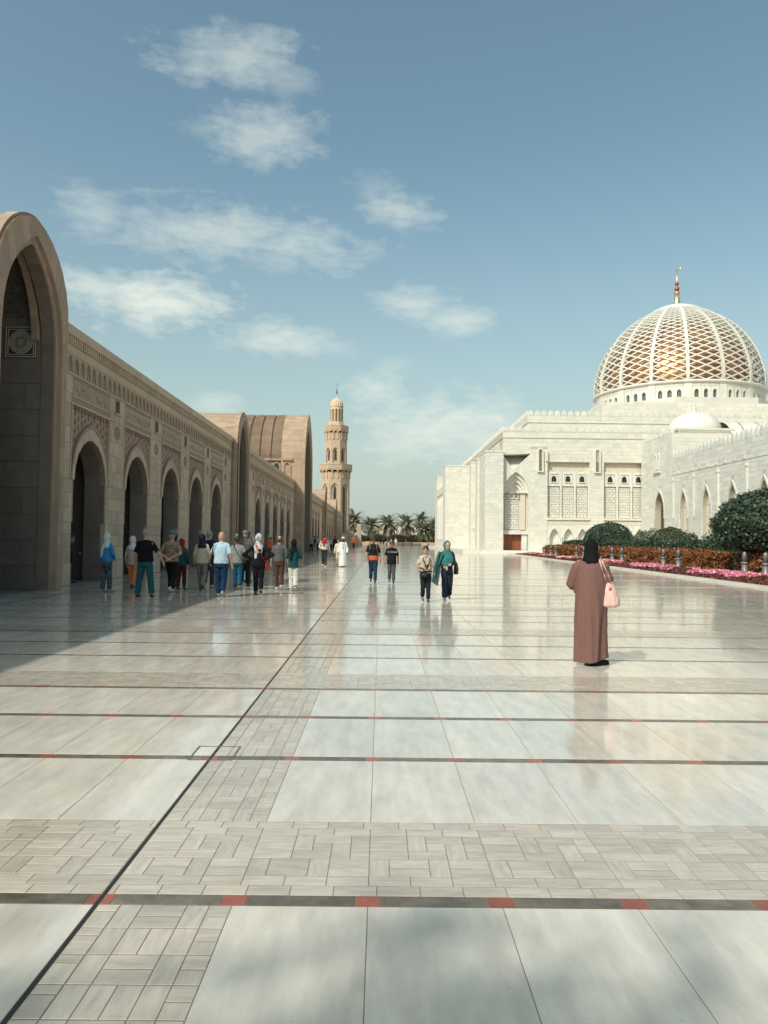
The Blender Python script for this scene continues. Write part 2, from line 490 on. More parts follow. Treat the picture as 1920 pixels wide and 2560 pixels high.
tiles, bricks = Pieces('paving_slab'), Pieces('paving_brick')
bands, reds, strips = Pieces('dark_band_stone'), Pieces('red_inset'), Pieces('joint_strip')
TG = .0019
TY = .0042
edges = [PX0+PITCH*k for k in range(-15, 29)]           # -9.04 .. 16.76
LEFT_COLS = [(-10.34, -9.74), (-9.74, -9.14)]
EXP = [1, 0]
exp_x = [PX0+3*PITCH, PX0+9*PITCH]
def cols(xmax):
    out = [(a, b, 'tile') for a, b in LEFT_COLS]
    for k in range(len(edges)-1):
        a, b = edges[k], edges[k+1]
        if b > xmax+.01: break
        out.append((a, b, 'strip' if abs(a-DRAIN) < .01 else 'tile'))
    return out
GRID = ["aabbcc", "deefgg", "dhhfii", "jjkklm", "nnoplq", "rrosst", "uuvvww"]
MOD = {}
for r, row in enumerate(GRID):
    for c, ch in enumerate(row):
        MOD.setdefault(ch, []).append((r, c))
def brick_mod(x, y, s=.1, ry=.1013):
    for cells in MOD.values():
        r0 = min(a for a, _ in cells); r1 = max(a for a, _ in cells)+1
        c0 = min(b for _, b in cells); c1 = max(b for _, b in cells)+1
        bricks.add(x+c0*s+TG, x+c1*s-TG, y+r0*ry+TY, y+r1*ry-TY, 'brick2' if r1-r0 > c1-c0 else 'brick')
def long_strip(x, y0, y1):
    """the brick ribbon that follows the drain"""
    n = round((y1-y0)/.2017); s = (y1-y0)/n
    x += .012
    w = (PITCH-.012)/6
    for i in range(n):
        a, b = y0+i*s, y0+(i+1)*s
        bricks.add(x+TG, x+w-TG, a+TY, (a+b)/2+s*.2-TY, 'brick2' if i % 2 else 'brick')
        bricks.add(x+TG, x+w-TG, (a+b)/2+s*.2+TY, b-TY, 'brick')
        bricks.add(x+w+TG*2, x+2*w-TG, a+TY, b-TY, 'brick2')
        if i % 2 == 0:
            bricks.add(x+2*w+TG, x+3*w-TG, a+TY, b-TY, 'brick2'); bricks.add(x+3*w+TG, x+4*w-TG, a+TY, b-TY, 'brick2')
        else:
            bricks.add(x+2*w+TG, x+4*w-TG, a+TY, (a+b)/2-TY, 'brick'); bricks.add(x+2*w+TG, x+4*w-TG, (a+b)/2+TY, b-TY, 'brick')
        bricks.add(x+4*w+TG, x+5*w-TG, a+TY, b-TY, 'brick2')
        bricks.add(x+5*w+TG, x+6*w-TG, a+TY, (a+b)/2-TY, 'brick2'); bricks.add(x+5*w+TG, x+6*w-TG, (a+b)/2+TY, b-TY, 'brick')
def tile_row(y0, y1):
    xmax = 17.0
    for a, b, kind in cols(xmax):
        if y0 < 16 and a < -10: continue
        if kind == 'strip' and y0 < DETAIL_Y and y0 > -3:
            long_strip(a, y0, y1); continue
        aa, bb = a+TG, b-TG
        if any(abs(a-e) < .01 for e in exp_x): aa = a+.011
        if any(abs(b-e) < .01 for e in exp_x): bb = b-.011
        if abs(a-DRAIN) < .01: aa = a+.012
        if abs(b-DRAIN) < .01: bb = b-.012
        m = 'brick' if kind == 'strip' else 'tile'
        tiles.add(aa, bb, y0+TY, y1-TY, m)
    for e in exp_x:
        if y0 > 0: strips.add(e-.0075, e+.0075, y0, y1, 'tile', -.0015)
def band_row(yc):
    a, b = yc-.05+TG, yc+.05-TG
    xs = [-10.34, -9.14]+edges
    for i in range(len(xs)-1):
        l, r = xs[i], xs[i+1]
        cl = .055 if l > -9.1 else TG; cr = .055
        if abs(l-DRAIN) < .01: cl = max(cl, .05)
        bands.add(l+cl+.004, r-cr-.004, a, b, 'band')
    for e in edges[1:]:
        if abs(e-DRAIN) < .01:
            reds.add(e-.055, e-.012, a, b, 'red'); reds.add(e+.012, e+.055, a, b, 'red')
        else:
            reds.add(e-.055, e+.055, a, b, 'red')
def strip_row(y0, y1):
    near = -1 < y0 < DETAIL_Y
    if not near:
        for a, b, k in cols(17.0): tiles.add(a+TG, b-TG, y0+TG, y1-TG, 'brick')
        return
    h = (y1-y0)/9
    x0 = -10.34
    for row, off in ((0, .06), (8, .14)):
        x = x0-off
        while x < 16.7:
            a, b = max(x, x0), min(x+.2, 16.76)
            for s0, s1 in ((a, b),):
                if s0 < DRAIN-.012 < s1 or s0 < DRAIN+.012 < s1:
                    if DRAIN-.012-s0 > .02: bricks.add(s0+TG, DRAIN-.012, y0+row*h+TY, y0+(row+1)*h-TY, 'brick')
                    if s1-DRAIN-.012 > .02: bricks.add(DRAIN+.012, s1-TG, y0+row*h+TY, y0+(row+1)*h-TY, 'brick')
                elif s1-s0 > .03:
                    bricks.add(s0+TG, s1-TG, y0+row*h+TY, y0+(row+1)*h-TY, 'brick')
            x += .2
    xs = [-10.34, -9.74]+[e for e in edges if e < 16.7]
    for x in xs:
        if x == -10.34 or abs(x+9.74) < .001 or x < 16.5:
            off = .012 if abs(x-DRAIN) < .01 else 0
            if off:
                brick_mod(x+.012, y0+h, (.6-.012)/6, h)
            elif abs(x+PITCH-DRAIN) < .01:
                brick_mod(x, y0+h, (.6-.012)/6, h)
            else:
                brick_mod(x, y0+h, .1, h)
k = -3
while True:
    B = B0+PER*k
    if B > 236: break
    strip_row(B+.05, B+.96)
    for d in (.96, 2.27, 3.58): tile_row(B+d, B+d+1.21)
    for d in (0, 2.22, 3.53): band_row(B+d)
    k += 1
for P in (tiles, bricks, bands, reds, strips): P.build(plaza)
g = MB(); g.box(DRAIN-.010, DRAIN+.010, -10, 238, -.03, -.0019)
obj('drain_slot', g, M['drain'], plaza)
g = MB()                                                    # hatch frame over the drain
for (x0, x1, y0, y1) in ((-1.40, -1.385, 5.62, 6.0), (-1.085, -1.07, 5.62, 6.0), (-1.385, -1.085, 5.985, 6.0), (-1.385, -1.085, 5.62, 5.635)):
    g.box(x0, x1, y0, y1, -.004, .0025)
obj('drain_hatch_frame', g, M['band'], plaza)
g = MB(); g.box(-9.13, -9.05, -10, 19, -.02, .001); g.box(-9.13, -9.05, 19, 205, -.02, .001)
obj('border_band', g, M['band'], plaza)
g = MB(); g.box(-16.5, -10.35, -8, 205, -.03, 0.0)
obj('gallery_floor', g, M['greyinner'], plaza)
# ------------------------------------------------------------------ masonry helpers
def plane_x(X, s=1):           # wall whose face looks towards s*X ; u = world Y
    return lambda u, z, n: (X+s*n, u, z)
def plane_y(Y, s=-1):          # wall whose face looks towards s*Y ; u = world X
    return lambda u, z, n: (u, Y+s*n, z)
def arch_pts(cx, w, zs, za, n=14):
    a, r = w/2, za-zs
    c = max((r*r-a*a)/(2*a), 0.0); Rr = a+c
    t1 = math.acos(max(-1, min(1, c/Rr)))
    left = [(cx+c-Rr*math.cos(t1*i/n), zs+(Rr*math.sin(t1*i/n))*(r/(Rr*math.sin(t1)))) for i in range(n+1)]
    right = [(2*cx-u, z) for u, z in reversed(left[:-1])]
    return left+right
def ztop(pts, u):
    for (a, z0), (b, z1) in zip(pts, pts[1:]):
        if a <= u <= b and b > a: return z0+(z1-z0)*(u-a)/(b-a)
    return None
def strip(mb, T, prof, z1, n, mi=0):
    for (a, za), (b, zb) in zip(prof, prof[1:]):
        mb.add([T(a, za, n), T(b, zb, n), T(b, z1, n), T(a, z1, n)], [(0, 1, 2, 3)], mi)
def sheet(mb, T, prof, n0, n1, mi=0):
    for (a, za), (b, zb) in zip(prof, prof[1:]):
        mb.add([T(a, za, n0), T(b, zb, n0), T(b, zb, n1), T(a, za, n1)], [(0, 1, 2, 3)], mi)
def rect(mb, T, u0, u1, z0, z1, n, mi=0):
    mb.add([T(u0, z0, n), T(u1, z0, n), T(u1, z1, n), T(u0, z1, n)], [(0, 1, 2, 3)], mi)
def tbox(mb, T, u0, u1, z0, z1, n0, n1, mi=0):
    vs = [T(u, z, n) for n in (n0, n1) for u, z in ((u0, z0), (u1, z0), (u1, z1), (u0, z1))]
    mb.add(vs, [(0, 1, 2, 3), (7, 6, 5, 4), (0, 4, 5, 1), (1, 5, 6, 2), (2, 6, 7, 3), (3, 7, 4, 0)], mi)
def ring(mb, T, inner, outer, n0, n1, mi=0):
    """moulding between two profiles with equal point counts, front at n1"""
    for i in range(len(inner)-1):
        a, b, c, d = inner[i], inner[i+1], outer[i+1], outer[i]
        mb.add([T(*a, n1), T(*b, n1), T(*c, n1), T(*d, n1)], [(0, 1, 2, 3)], mi)
    sheet(mb, T, outer, n0, n1, mi); sheet(mb, T, inner, n0, n1, mi)
    for q in (0, -1):
        mb.add([T(*inner[q], n0), T(*outer[q], n0), T(*outer[q], n1), T(*inner[q], n1)], [(0, 1, 2, 3)], mi)
class Plates:
    def __init__(self, name, T, mat_, parent, lim=300, own=True):
        self.n, self.T, self.m, self.p, self.lim, self.own = name, T, mat_, parent, lim, own
        self.count, self.cache, self.rest = 0, {}, MB()
    def put(self, u0, u1, z0, z1, proud=.014, gap=.005):
        T = self.T
        u0, u1, z0, z1 = u0+gap, u1-gap, z0+gap, z1-gap
        if u1-u0 < .04 or z1-z0 < .04: return
        if self.own and self.count < self.lim:
            self.count += 1
            key = (round(u1-u0, 3), round(z1-z0, 3), proud)
            o0 = Vector(T(0, 0, 0))
            if key not in self.cache:
                a, b = (u1-u0)/2, (z1-z0)/2; e = .006
                mb = MB()
                vs = [(-a, -b, -.004), (a, -b, -.004), (a, b, -.004), (-a, b, -.004), (-a+e, -b+e, proud), (a-e, -b+e, proud), (a-e, b-e, proud), (-a+e, b-e, proud)]
                mb.add([Vector(T(*p))-o0 for p in vs], [(4, 5, 6, 7), (0, 1, 5, 4), (1, 2, 6, 5), (2, 3, 7, 6), (3, 0, 4, 7)])
                self.cache[key] = mb.mesh(self.n, self.m)
            o = link(self.n, self.cache[key], self.p, T((u0+u1)/2, (z0+z1)/2, random.uniform(0, .003)))
        else:
            e = .006; T = self.T
            vs = [T(u0, z0, -.004), T(u1, z0, -.004), T(u1, z1, -.004), T(u0, z1, -.004), T(u0+e, z0+e, proud), T(u1-e, z0+e, proud), T(u1-e, z1-e, proud), T(u0+e, z1-e, proud)]
            self.rest.add(vs, [(4, 5, 6, 7), (0, 1, 5, 4), (1, 2, 6, 5), (2, 3, 7, 6), (3, 0, 4, 7)])
    def field(self, u0, u1, zs, w, ok=None, proud=.014, gap=.005):
        for r, (za, zb) in enumerate(zip(zs, zs[1:])):
            n = max(1, round((u1-u0)/w)); ww = (u1-u0)/n
            cuts = [u0]+[u0+ww*(i+(.5 if r % 2 else 0)) for i in range(0 if r % 2 else 1, n)]+[u1]
            for a, b in zip(cuts, cuts[1:]):
                if ok is None or ok(a, b, za, zb): self.put(a, b, za, zb, proud, gap)
    def done(self):
        if self.rest.v: tag(obj(self.n+'_courses', self.rest, self.m, self.p), kind='stuff')

# ------------------------------------------------------------------ left: the sandstone arcade building
WX = -10.4
TW = plane_x(WX)
arcade = thing('arcade_building', 'long sandstone arcade building with tall pointed gateways along the left of the plaza', 'building', (-13, 95, 0))
A_, B_ = 1.45, 1.74
ZS, ZA, ZO, ZR, WTOP, THK = 3.55, 5.05, 3.55, 6.08, 8.62, .75
WZ0, WZ1, WHW = 6.46, 6.95, .23

def star_cell(mb, T, u, z, w, h, n0, n1):
    """one lattice cell: a plate with a six-sided hole through it"""
    outer = [(-w/2, -h/2), (0, -h/2), (w/2, -h/2), (w/2, h/2), (0, h/2), (-w/2, h/2)]
    r = min(w, h)*.27
    inner = [(-r*.75, -r*.75), (0, -r*1.35), (r*.75, -r*.75), (r*.75, r*.75), (0, r*1.35), (-r*.75, r*.75)]
    vs = [T(u+a, z+b, n1) for a, b in outer]+[T(u+a, z+b, n1) for a, b in inner]+[T(u+a, z+b, n0) for a, b in inner]
    fs = []
    for i in range(6):
        j = (i+1) % 6
        fs.append((i, j, 6+j, 6+i)); fs.append((6+i, 6+j, 12+j, 12+i))
    mb.add(vs, fs)

def rosette(T, u, z, r, n, name, mats, parent, spokes=8):
    mb = MB()
    def disc(rad0, rad1, h, mi, seg=24):
        vs, fs = [], []
        for i in range(seg):
            a = 2*math.pi*i/seg
            vs += [T(u+rad0*math.cos(a), z+rad0*math.sin(a), n+h), T(u+rad1*math.cos(a), z+rad1*math.sin(a), n+h), T(u+rad1*math.cos(a), z+rad1*math.sin(a), n), T(u+rad0*math.cos(a), z+rad0*math.sin(a), n)]
        for i in range(seg):
            a, b = i*4, ((i+1) % seg)*4
            fs += [(a, b, b+1, a+1), (a+1, b+1, b+2, a+2), (a, b, b+3, a+3)]
        mb.add(vs, fs, mi)
    disc(0.001, r, .012, 1); disc(r*.86, r, .035, 0); disc(r*.36, r*.46, .03, 0, 16)
    for i in range(spokes):
        a = 2*math.pi*i/spokes
        for rr, s in ((.66, .15), (.22, .1)):
            a2 = a+(.4 if rr < .5 else 0)
            cu, cz = u+r*rr*math.cos(a2), z+r*rr*math.sin(a2)
            q = [(cu+r*s*math.cos(a2+k*math.pi/2)*(1.3 if k % 2 == 0 else .7), cz+r*s*math.sin(a2+k*math.pi/2)*(1.3 if k % 2 == 0 else .7)) for k in range(4)]
            vs = [T(*p, n+.034) for p in q]+[T(*p, n+.01) for p in q]
            mb.add(vs, [(0, 1, 2, 3), (0, 1, 5, 4), (1, 2, 6, 5), (2, 3, 7, 6), (3, 0, 4, 7)], 0)
    return obj(name, mb, mats, parent)

def script_panel(T, u0, u1, z0, z1, n, parent):
    """carved inscription band: raised curving strokes on a sunk ground"""
    mb = MB()
    tbox(mb, T, u0, u1, z0, z1, n-.01, n+.006, 1)
    rnd = random.Random(int(u0*100))
    u = u0+.1
    while u < u1-.12:
        h = rnd.uniform(.45, .95)*(z1-z0); k = rnd.random()
        p = []
        if k < .35:
            p = [(u, z0+.05), (u+.01, z0+.05+h*.9)]
        elif k < .7:
            for i in range(7):
                a = math.pi*(1+i/6.0); p.append((u+.10+.10*math.cos(a), z0+.14+.09*math.sin(a)*(1 if k < .5 else -1)))
        else:
            for i in range(6): p.append((u+.05*i, z0+.1+(z1-z0)*.4+.06*math.sin(i*1.4+k*9)))
        for (a, za), (b, zb) in zip(p, p[1:]):
            d = Vector((b-a, zb-za)).normalized()*.022
            q = [(a-d.y, za+d.x), (a+d.y, za-d.x), (b+d.y, zb-d.x), (b-d.y, zb+d.x)]
            vs = [T(*x, n+.03) for x in q]+[T(*x, n) for x in q]
            mb.add(vs, [(0, 1, 2, 3), (0, 1, 5, 4), (1, 2, 6, 5), (2, 3, 7, 6), (3, 0, 4, 7)], 0)
        u += rnd.uniform(.07, .17)
    return obj('inscription_panel', mb, [M['sand'], M['sandcarve']], parent)

def arcade_section(u0, u1, arches, near=False, own=False):
    T = TW
    wall = MB()
    marks = []
    wins = [(a+b)/2 for a, b in zip(arches, arches[1:])]
    if arches[0]-u0 > 3.2: wins = [arches[0]-2.6]+wins
    if u1-arches[-1] > 3.2: wins = wins+[arches[-1]+2.6]
    segs = []
    for c in arches:
        segs.append((c-B_-.0, c-A_, 'side')); segs.append((c-A_, c+A_, 'open')); segs.append((c+A_, c+B_, 'side'))
    for w in wins: segs.append((w-WHW, w+WHW, 'win'))
    segs.sort()
    x = u0; full = []
    for a, b, k in segs:
        if a > x+1e-4: full.append((x, a, 'full'))
        full.append((a, b, k)); x = b
    if u1 > x: full.append((x, u1, 'full'))
    CH, C0, C1 = .12, .75, 2.12
    for a, b, k in full:
        if k == 'full':
            rect(wall, T, a, b, 0, WTOP, 0); rect(wall, T, a, b, 0, WTOP, -THK)
        elif k == 'win':
            rect(wall, T, a, b, 0, WZ0, 0); rect(wall, T, a, b, WZ1, WTOP, 0); rect(wall, T, a, b, 0, WTOP, -THK)
            sheet(wall, T, [(a, WZ0), (b, WZ0), (b, WZ1), (a, WZ1), (a, WZ0)], 0, -.3)
        elif k == 'side':
            rect(wall, T, a, b, ZR, WTOP, 0); rect(wall, T, a, b, 0, WTOP, -THK)
            left = any(abs(b-(c-A_)) < 1e-3 for c in arches)
            e = b if left else a; s = -1 if left else 1
            q0, q1 = (a, b-CH) if left else (a+CH, b)
            rect(wall, T, q0, q1, 0, ZO, 0)
            rect(wall, T, *sorted((e, e+s*CH)), 0, C0, 0); rect(wall, T, *sorted((e, e+s*CH)), C1, ZO, 0)
            wall.add([T(e+s*CH, C0, 0), T(e, C0, -CH), T(e, C1, -CH), T(e+s*CH, C1, 0)], [(0, 1, 2, 3)])
            for zc in (C0, C1): wall.add([T(e+s*CH, zc, 0), T(e, zc, 0), T(e, zc, -CH)], [(0, 1, 2)])
            wall.add([T(e, 0, 0), T(e, C0, 0), T(e, C0, -CH), T(e, C1, -CH), T(e, C1, 0), T(e, ZO, 0), T(e, ZO, -THK), T(e, 0, -THK)], [(0, 1, 2, 7), (2, 3, 6, 7), (3, 4, 5, 6)], 1)
            wall.add([T(a, ZO, 0), T(b, ZO, 0), T(b, ZO, -.2), T(a, ZO, -.2)], [(0, 1, 2, 3)])
        else:
            rect(wall, T, a, b, ZR, WTOP, 0); rect(wall, T, a, b, WTOP-.01, WTOP, -THK)
            strip(wall, T, arch_pts((a+b)/2, b-a, ZS, ZA), WTOP, -THK)
    wall.add([T(u0, WTOP, 0), T(u1, WTOP, 0), T(u1, WTOP, -THK), T(u0, WTOP, -THK)], [(0, 1, 2, 3)])
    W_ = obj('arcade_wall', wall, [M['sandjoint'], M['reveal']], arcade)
    # gallery behind: roof, rear wall, inner cross piers
    gal = MB()
    gal.box(-16.4, WX-THK, u0, u1, 8.0, 8.25); gal.box(-16.7, -16.4, u0, u1, 0, 8.25)
    for c in wins: gal.box(-12.4, WX-THK-.001, c-.5, c+.5, 0, 7.99)
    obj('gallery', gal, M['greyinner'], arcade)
    # arch rings, lattice spandrels, frames, inscriptions
    joined_ring, joined_lat, joined_misc = MB(), MB(), MB()
    for c in arches:
        inn = arch_pts(c, 2*A_, ZS, ZA); out = arch_pts(c, 2*B_-.02, ZS-.0, ZA+.56)
        mb = MB() if near else joined_ring
        mid = arch_pts(c, 2*A_+.10, ZS, ZA+.10)
        ring(mb, T, inn, out, -.16, .02)
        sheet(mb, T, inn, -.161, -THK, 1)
        ring(mb, T, arch_pts(c, 2*B_-.16, ZS, ZA+.44), out, .0, .05)
        if near:
            r_ = obj('arch_surround', mb, [M['sandjoint'] if own else M['sand'], M['reveal']], W_)
            if own:                                        # each voussoir a stone of its own
                o3 = arch_pts(c, 2*B_-.16, ZS, ZA+.44)
                idx = list(range(0, len(inn), 3))
                if idx[-1] != len(inn)-1: idx.append(len(inn)-1)
                for i, j in zip(idx, idx[1:]):
                    q = [Vector(inn[i]), Vector(inn[j]), Vector(o3[j]), Vector(o3[i])]
                    if i < len(inn)//2 < j: q = [Vector(inn[i]), Vector(inn[len(inn)//2]), Vector(inn[j]), Vector(o3[j]), Vector(o3[len(inn)//2]), Vector(o3[i])]
                    cc = sum(q, Vector((0, 0)))/len(q); q = [p_.lerp(cc, .025) for p_ in q]; nq = len(q)
                    vb = MB(); vb.add([T(p_.x, p_.y, .04) for p_ in q]+[T(p_.x, p_.y, .015) for p_ in q],
                                      [tuple(range(nq))]+[(e_, (e_+1) % nq, nq+(e_+1) % nq, nq+e_) for e_ in range(nq)])
                    obj('voussoir', vb, M['sand'], r_)
        lat = MB() if near else joined_lat
        cw, ch = (.29, .305) if near else (.435, .46)
        ncol = round(2*B_/cw); cw = 2*B_/ncol
        for i in range(ncol):
            u = c-B_+cw*(i+.5)
            z = ZO+ch*(.5 if i % 2 else 0)
            while z < ZR+ch*.5:
                zt = ztop(out, u)
                if (zt is None or z+ch*.5 > zt-.25) and z-ch/2 < ZR:
                    star_cell(lat, T, u, min(z, ZR+.02), cw, ch, -.16, -.055)
                z += ch
        if near: obj('lattice_panel', lat, M['lattice'], W_)
        fr = MB() if near else joined_misc
        for (a, b, z0, z1) in ((c-B_-.07, c-B_, ZO-.05, ZR+.07), (c+B_, c+B_+.07, ZO-.05, ZR+.07), (c-B_, c+B_, ZR, ZR+.07)):
            tbox(fr, T, a, b, z0, z1, -.1, .035)
        for z0 in (6.34, 6.82): tbox(fr, T, c-B_, c+B_, z0, z0+.05, -.02, .025)
        if near: obj('panel_frame', fr, M['sand'], W_)
        if near: script_panel(T, c-B_, c+B_, 6.39, 6.82, .0, W_)
        else: tbox(joined_misc, T, c-B_, c+B_, 6.39, 6.82, -.01, .012, 1)
    if not near:
        tag(obj('arch_surrounds', joined_ring, [M['sand'], M['reveal']], W_), kind='stuff') if joined_ring.v else None
        tag(obj('lattice_panels', joined_lat, M['lattice'], W_), kind='stuff') if joined_lat.v else None
        tag(obj('panel_frames', joined_misc, [M['sand'], M['sandcarve']], W_), kind='stuff') if joined_misc.v else None
    # windows and medallions on the piers
    for w in wins:
        g_ = MB(); rect(g_, T, w-WHW, w+WHW, WZ0, WZ1, -.22)
        wo_ = obj('window', g_, M['glassdark'], W_)
        s = MB(); tbox(s, T, w-WHW-.05, w+WHW+.05, WZ0-.08, WZ0, -.02, .09)
        tbox(s, T, w-WHW-.05, w-WHW, WZ0, WZ1+.05, -.02, .03); tbox(s, T, w+WHW, w+WHW+.05, WZ0, WZ1+.05, -.02, .03)
        tbox(s, T, w-.012, w+.012, WZ0, WZ1, -.215, -.19)
        obj('window_frame', s, M['sand'], wo_)
        if near: rosette(T, w, 5.69, .27, .014, 'medallion', [M['sandcarve'], M['lattice']], W_)
    # ashlar
    P = Plates('stone_block', T, M['sand'], W_, 300, own)
    lo = [0, .75, 1.28, 1.72, 2.12, 2.62, 3.1, 3.55]
    hi = [3.55, 4.15, 4.75, 5.3, 6.08, 6.42]
    gaps = []
    prev = u0
    for c in arches+[None]:
        a = prev; b = (c-A_-.125) if c else u1
        gaps.append((a, b, c))
        prev = (c+A_+.125) if c else None
    for i, (a, b, c) in enumerate(gaps):
        P.field(a, b, lo, .72)
        ua = a if i == 0 else a-.125+(B_-A_)+.075
        ub = b if c is None else b+.125-(B_-A_)-.075
        P.field(ua, ub, hi, .62)
    # upper wall between openings
    xs = sorted([(c-B_, c+B_) for c in arches]+[(w-WHW-.055, w+WHW+.055) for w in wins])
    x = u0
    for a, b in xs+[(u1, u1)]:
        if a-x > .1: P.field(x, a, [6.42, 7.03], .8)
        x = b
    P.done()
    # cornice: frieze of small niches, dentils, coping
    co = MB()
    tbox(co, T, u0, u1, 7.03, 7.10, -.02, .05); tbox(co, T, u0, u1, 7.68, 7.76, -.02, .09)
    tbox(co, T, u0, u1, 7.76, 8.02, -.02, .03); tbox(co, T, u0, u1, 8.30, 8.62, -.9, .13); tbox(co, T, u0, u1, 8.02, 8.05, -.02, .10)
    obj('cornice', co, M['sand'], W_)
    de = MB(); x = u0+.05
    st = .19 if near else .38
    while x < u1-.1:
        tbox(de, T, x, x+st*.55, 8.05, 8.30, -.02, .085); x += st
    tag(obj('dentil_course', de, M['sand'], W_), kind='stuff')
    nw = .52; n = int((u1-u0)/nw); nw = (u1-u0)/n
    nm = MB()
    TT = lambda u, z, nn: (nn, u, z)
    inn = arch_pts(0, nw*.72, 7.38, 7.64, 5)
    for (a, za), (b, zb) in zip(inn, inn[1:]):
        nm.add([TT(a, za, .07), TT(b, zb, .07), TT(b, 7.68, .07), TT(a, 7.68, .07)], [(0, 1, 2, 3)])
        nm.add([TT(a, za, .07), TT(b, zb, .07), TT(b, zb, -.0), TT(a, za, -.0)], [(0, 1, 2, 3)])
    for s in (-1, 1):
        tbox(nm, TT, *sorted((s*nw*.36, s*nw*.5)), 7.10, 7.68, 0, .07)
        tbox(nm, TT, *sorted((s*nw*.08, s*nw*.26)), 7.10, 7.26, 0, .03)
    if near and own:
        me = nm.mesh('frieze_niche', M['sandcarve'])
        for i in range(n): link('frieze_niche', me, W_, (WX+.001, u0+nw*(i+.5), 0))
    else:
        jm = MB()
        for i in range(n): jm.add([(WX+.001+p[0], p[1]+u0+nw*(i+.5), p[2]) for p in nm.v], nm.f)
        tag(obj('niche_frieze', jm, M['sandcarve'], W_), kind='stuff')
    return W_

arcade_section(-1.0, 19.2, [1.5, 6.7, 11.9, 16.2], near=False)
arcade_section(23.68, 52.3, [27.08+5.19*i for i in range(5)], near=True, own=True)
arcade_section(56.9, 90.3, [64.1+5.25*i for i in range(5)], near=True, own=False)
arcade_section(100.3, 133.7, [105.5+5.25*i for i in range(5)])
arcade_section(138.3, 166.9, [142.7+5.19*i for i in range(5)])
arcade_section(171.5, 204.5, [176.0+5.19*i for i in range(5)])

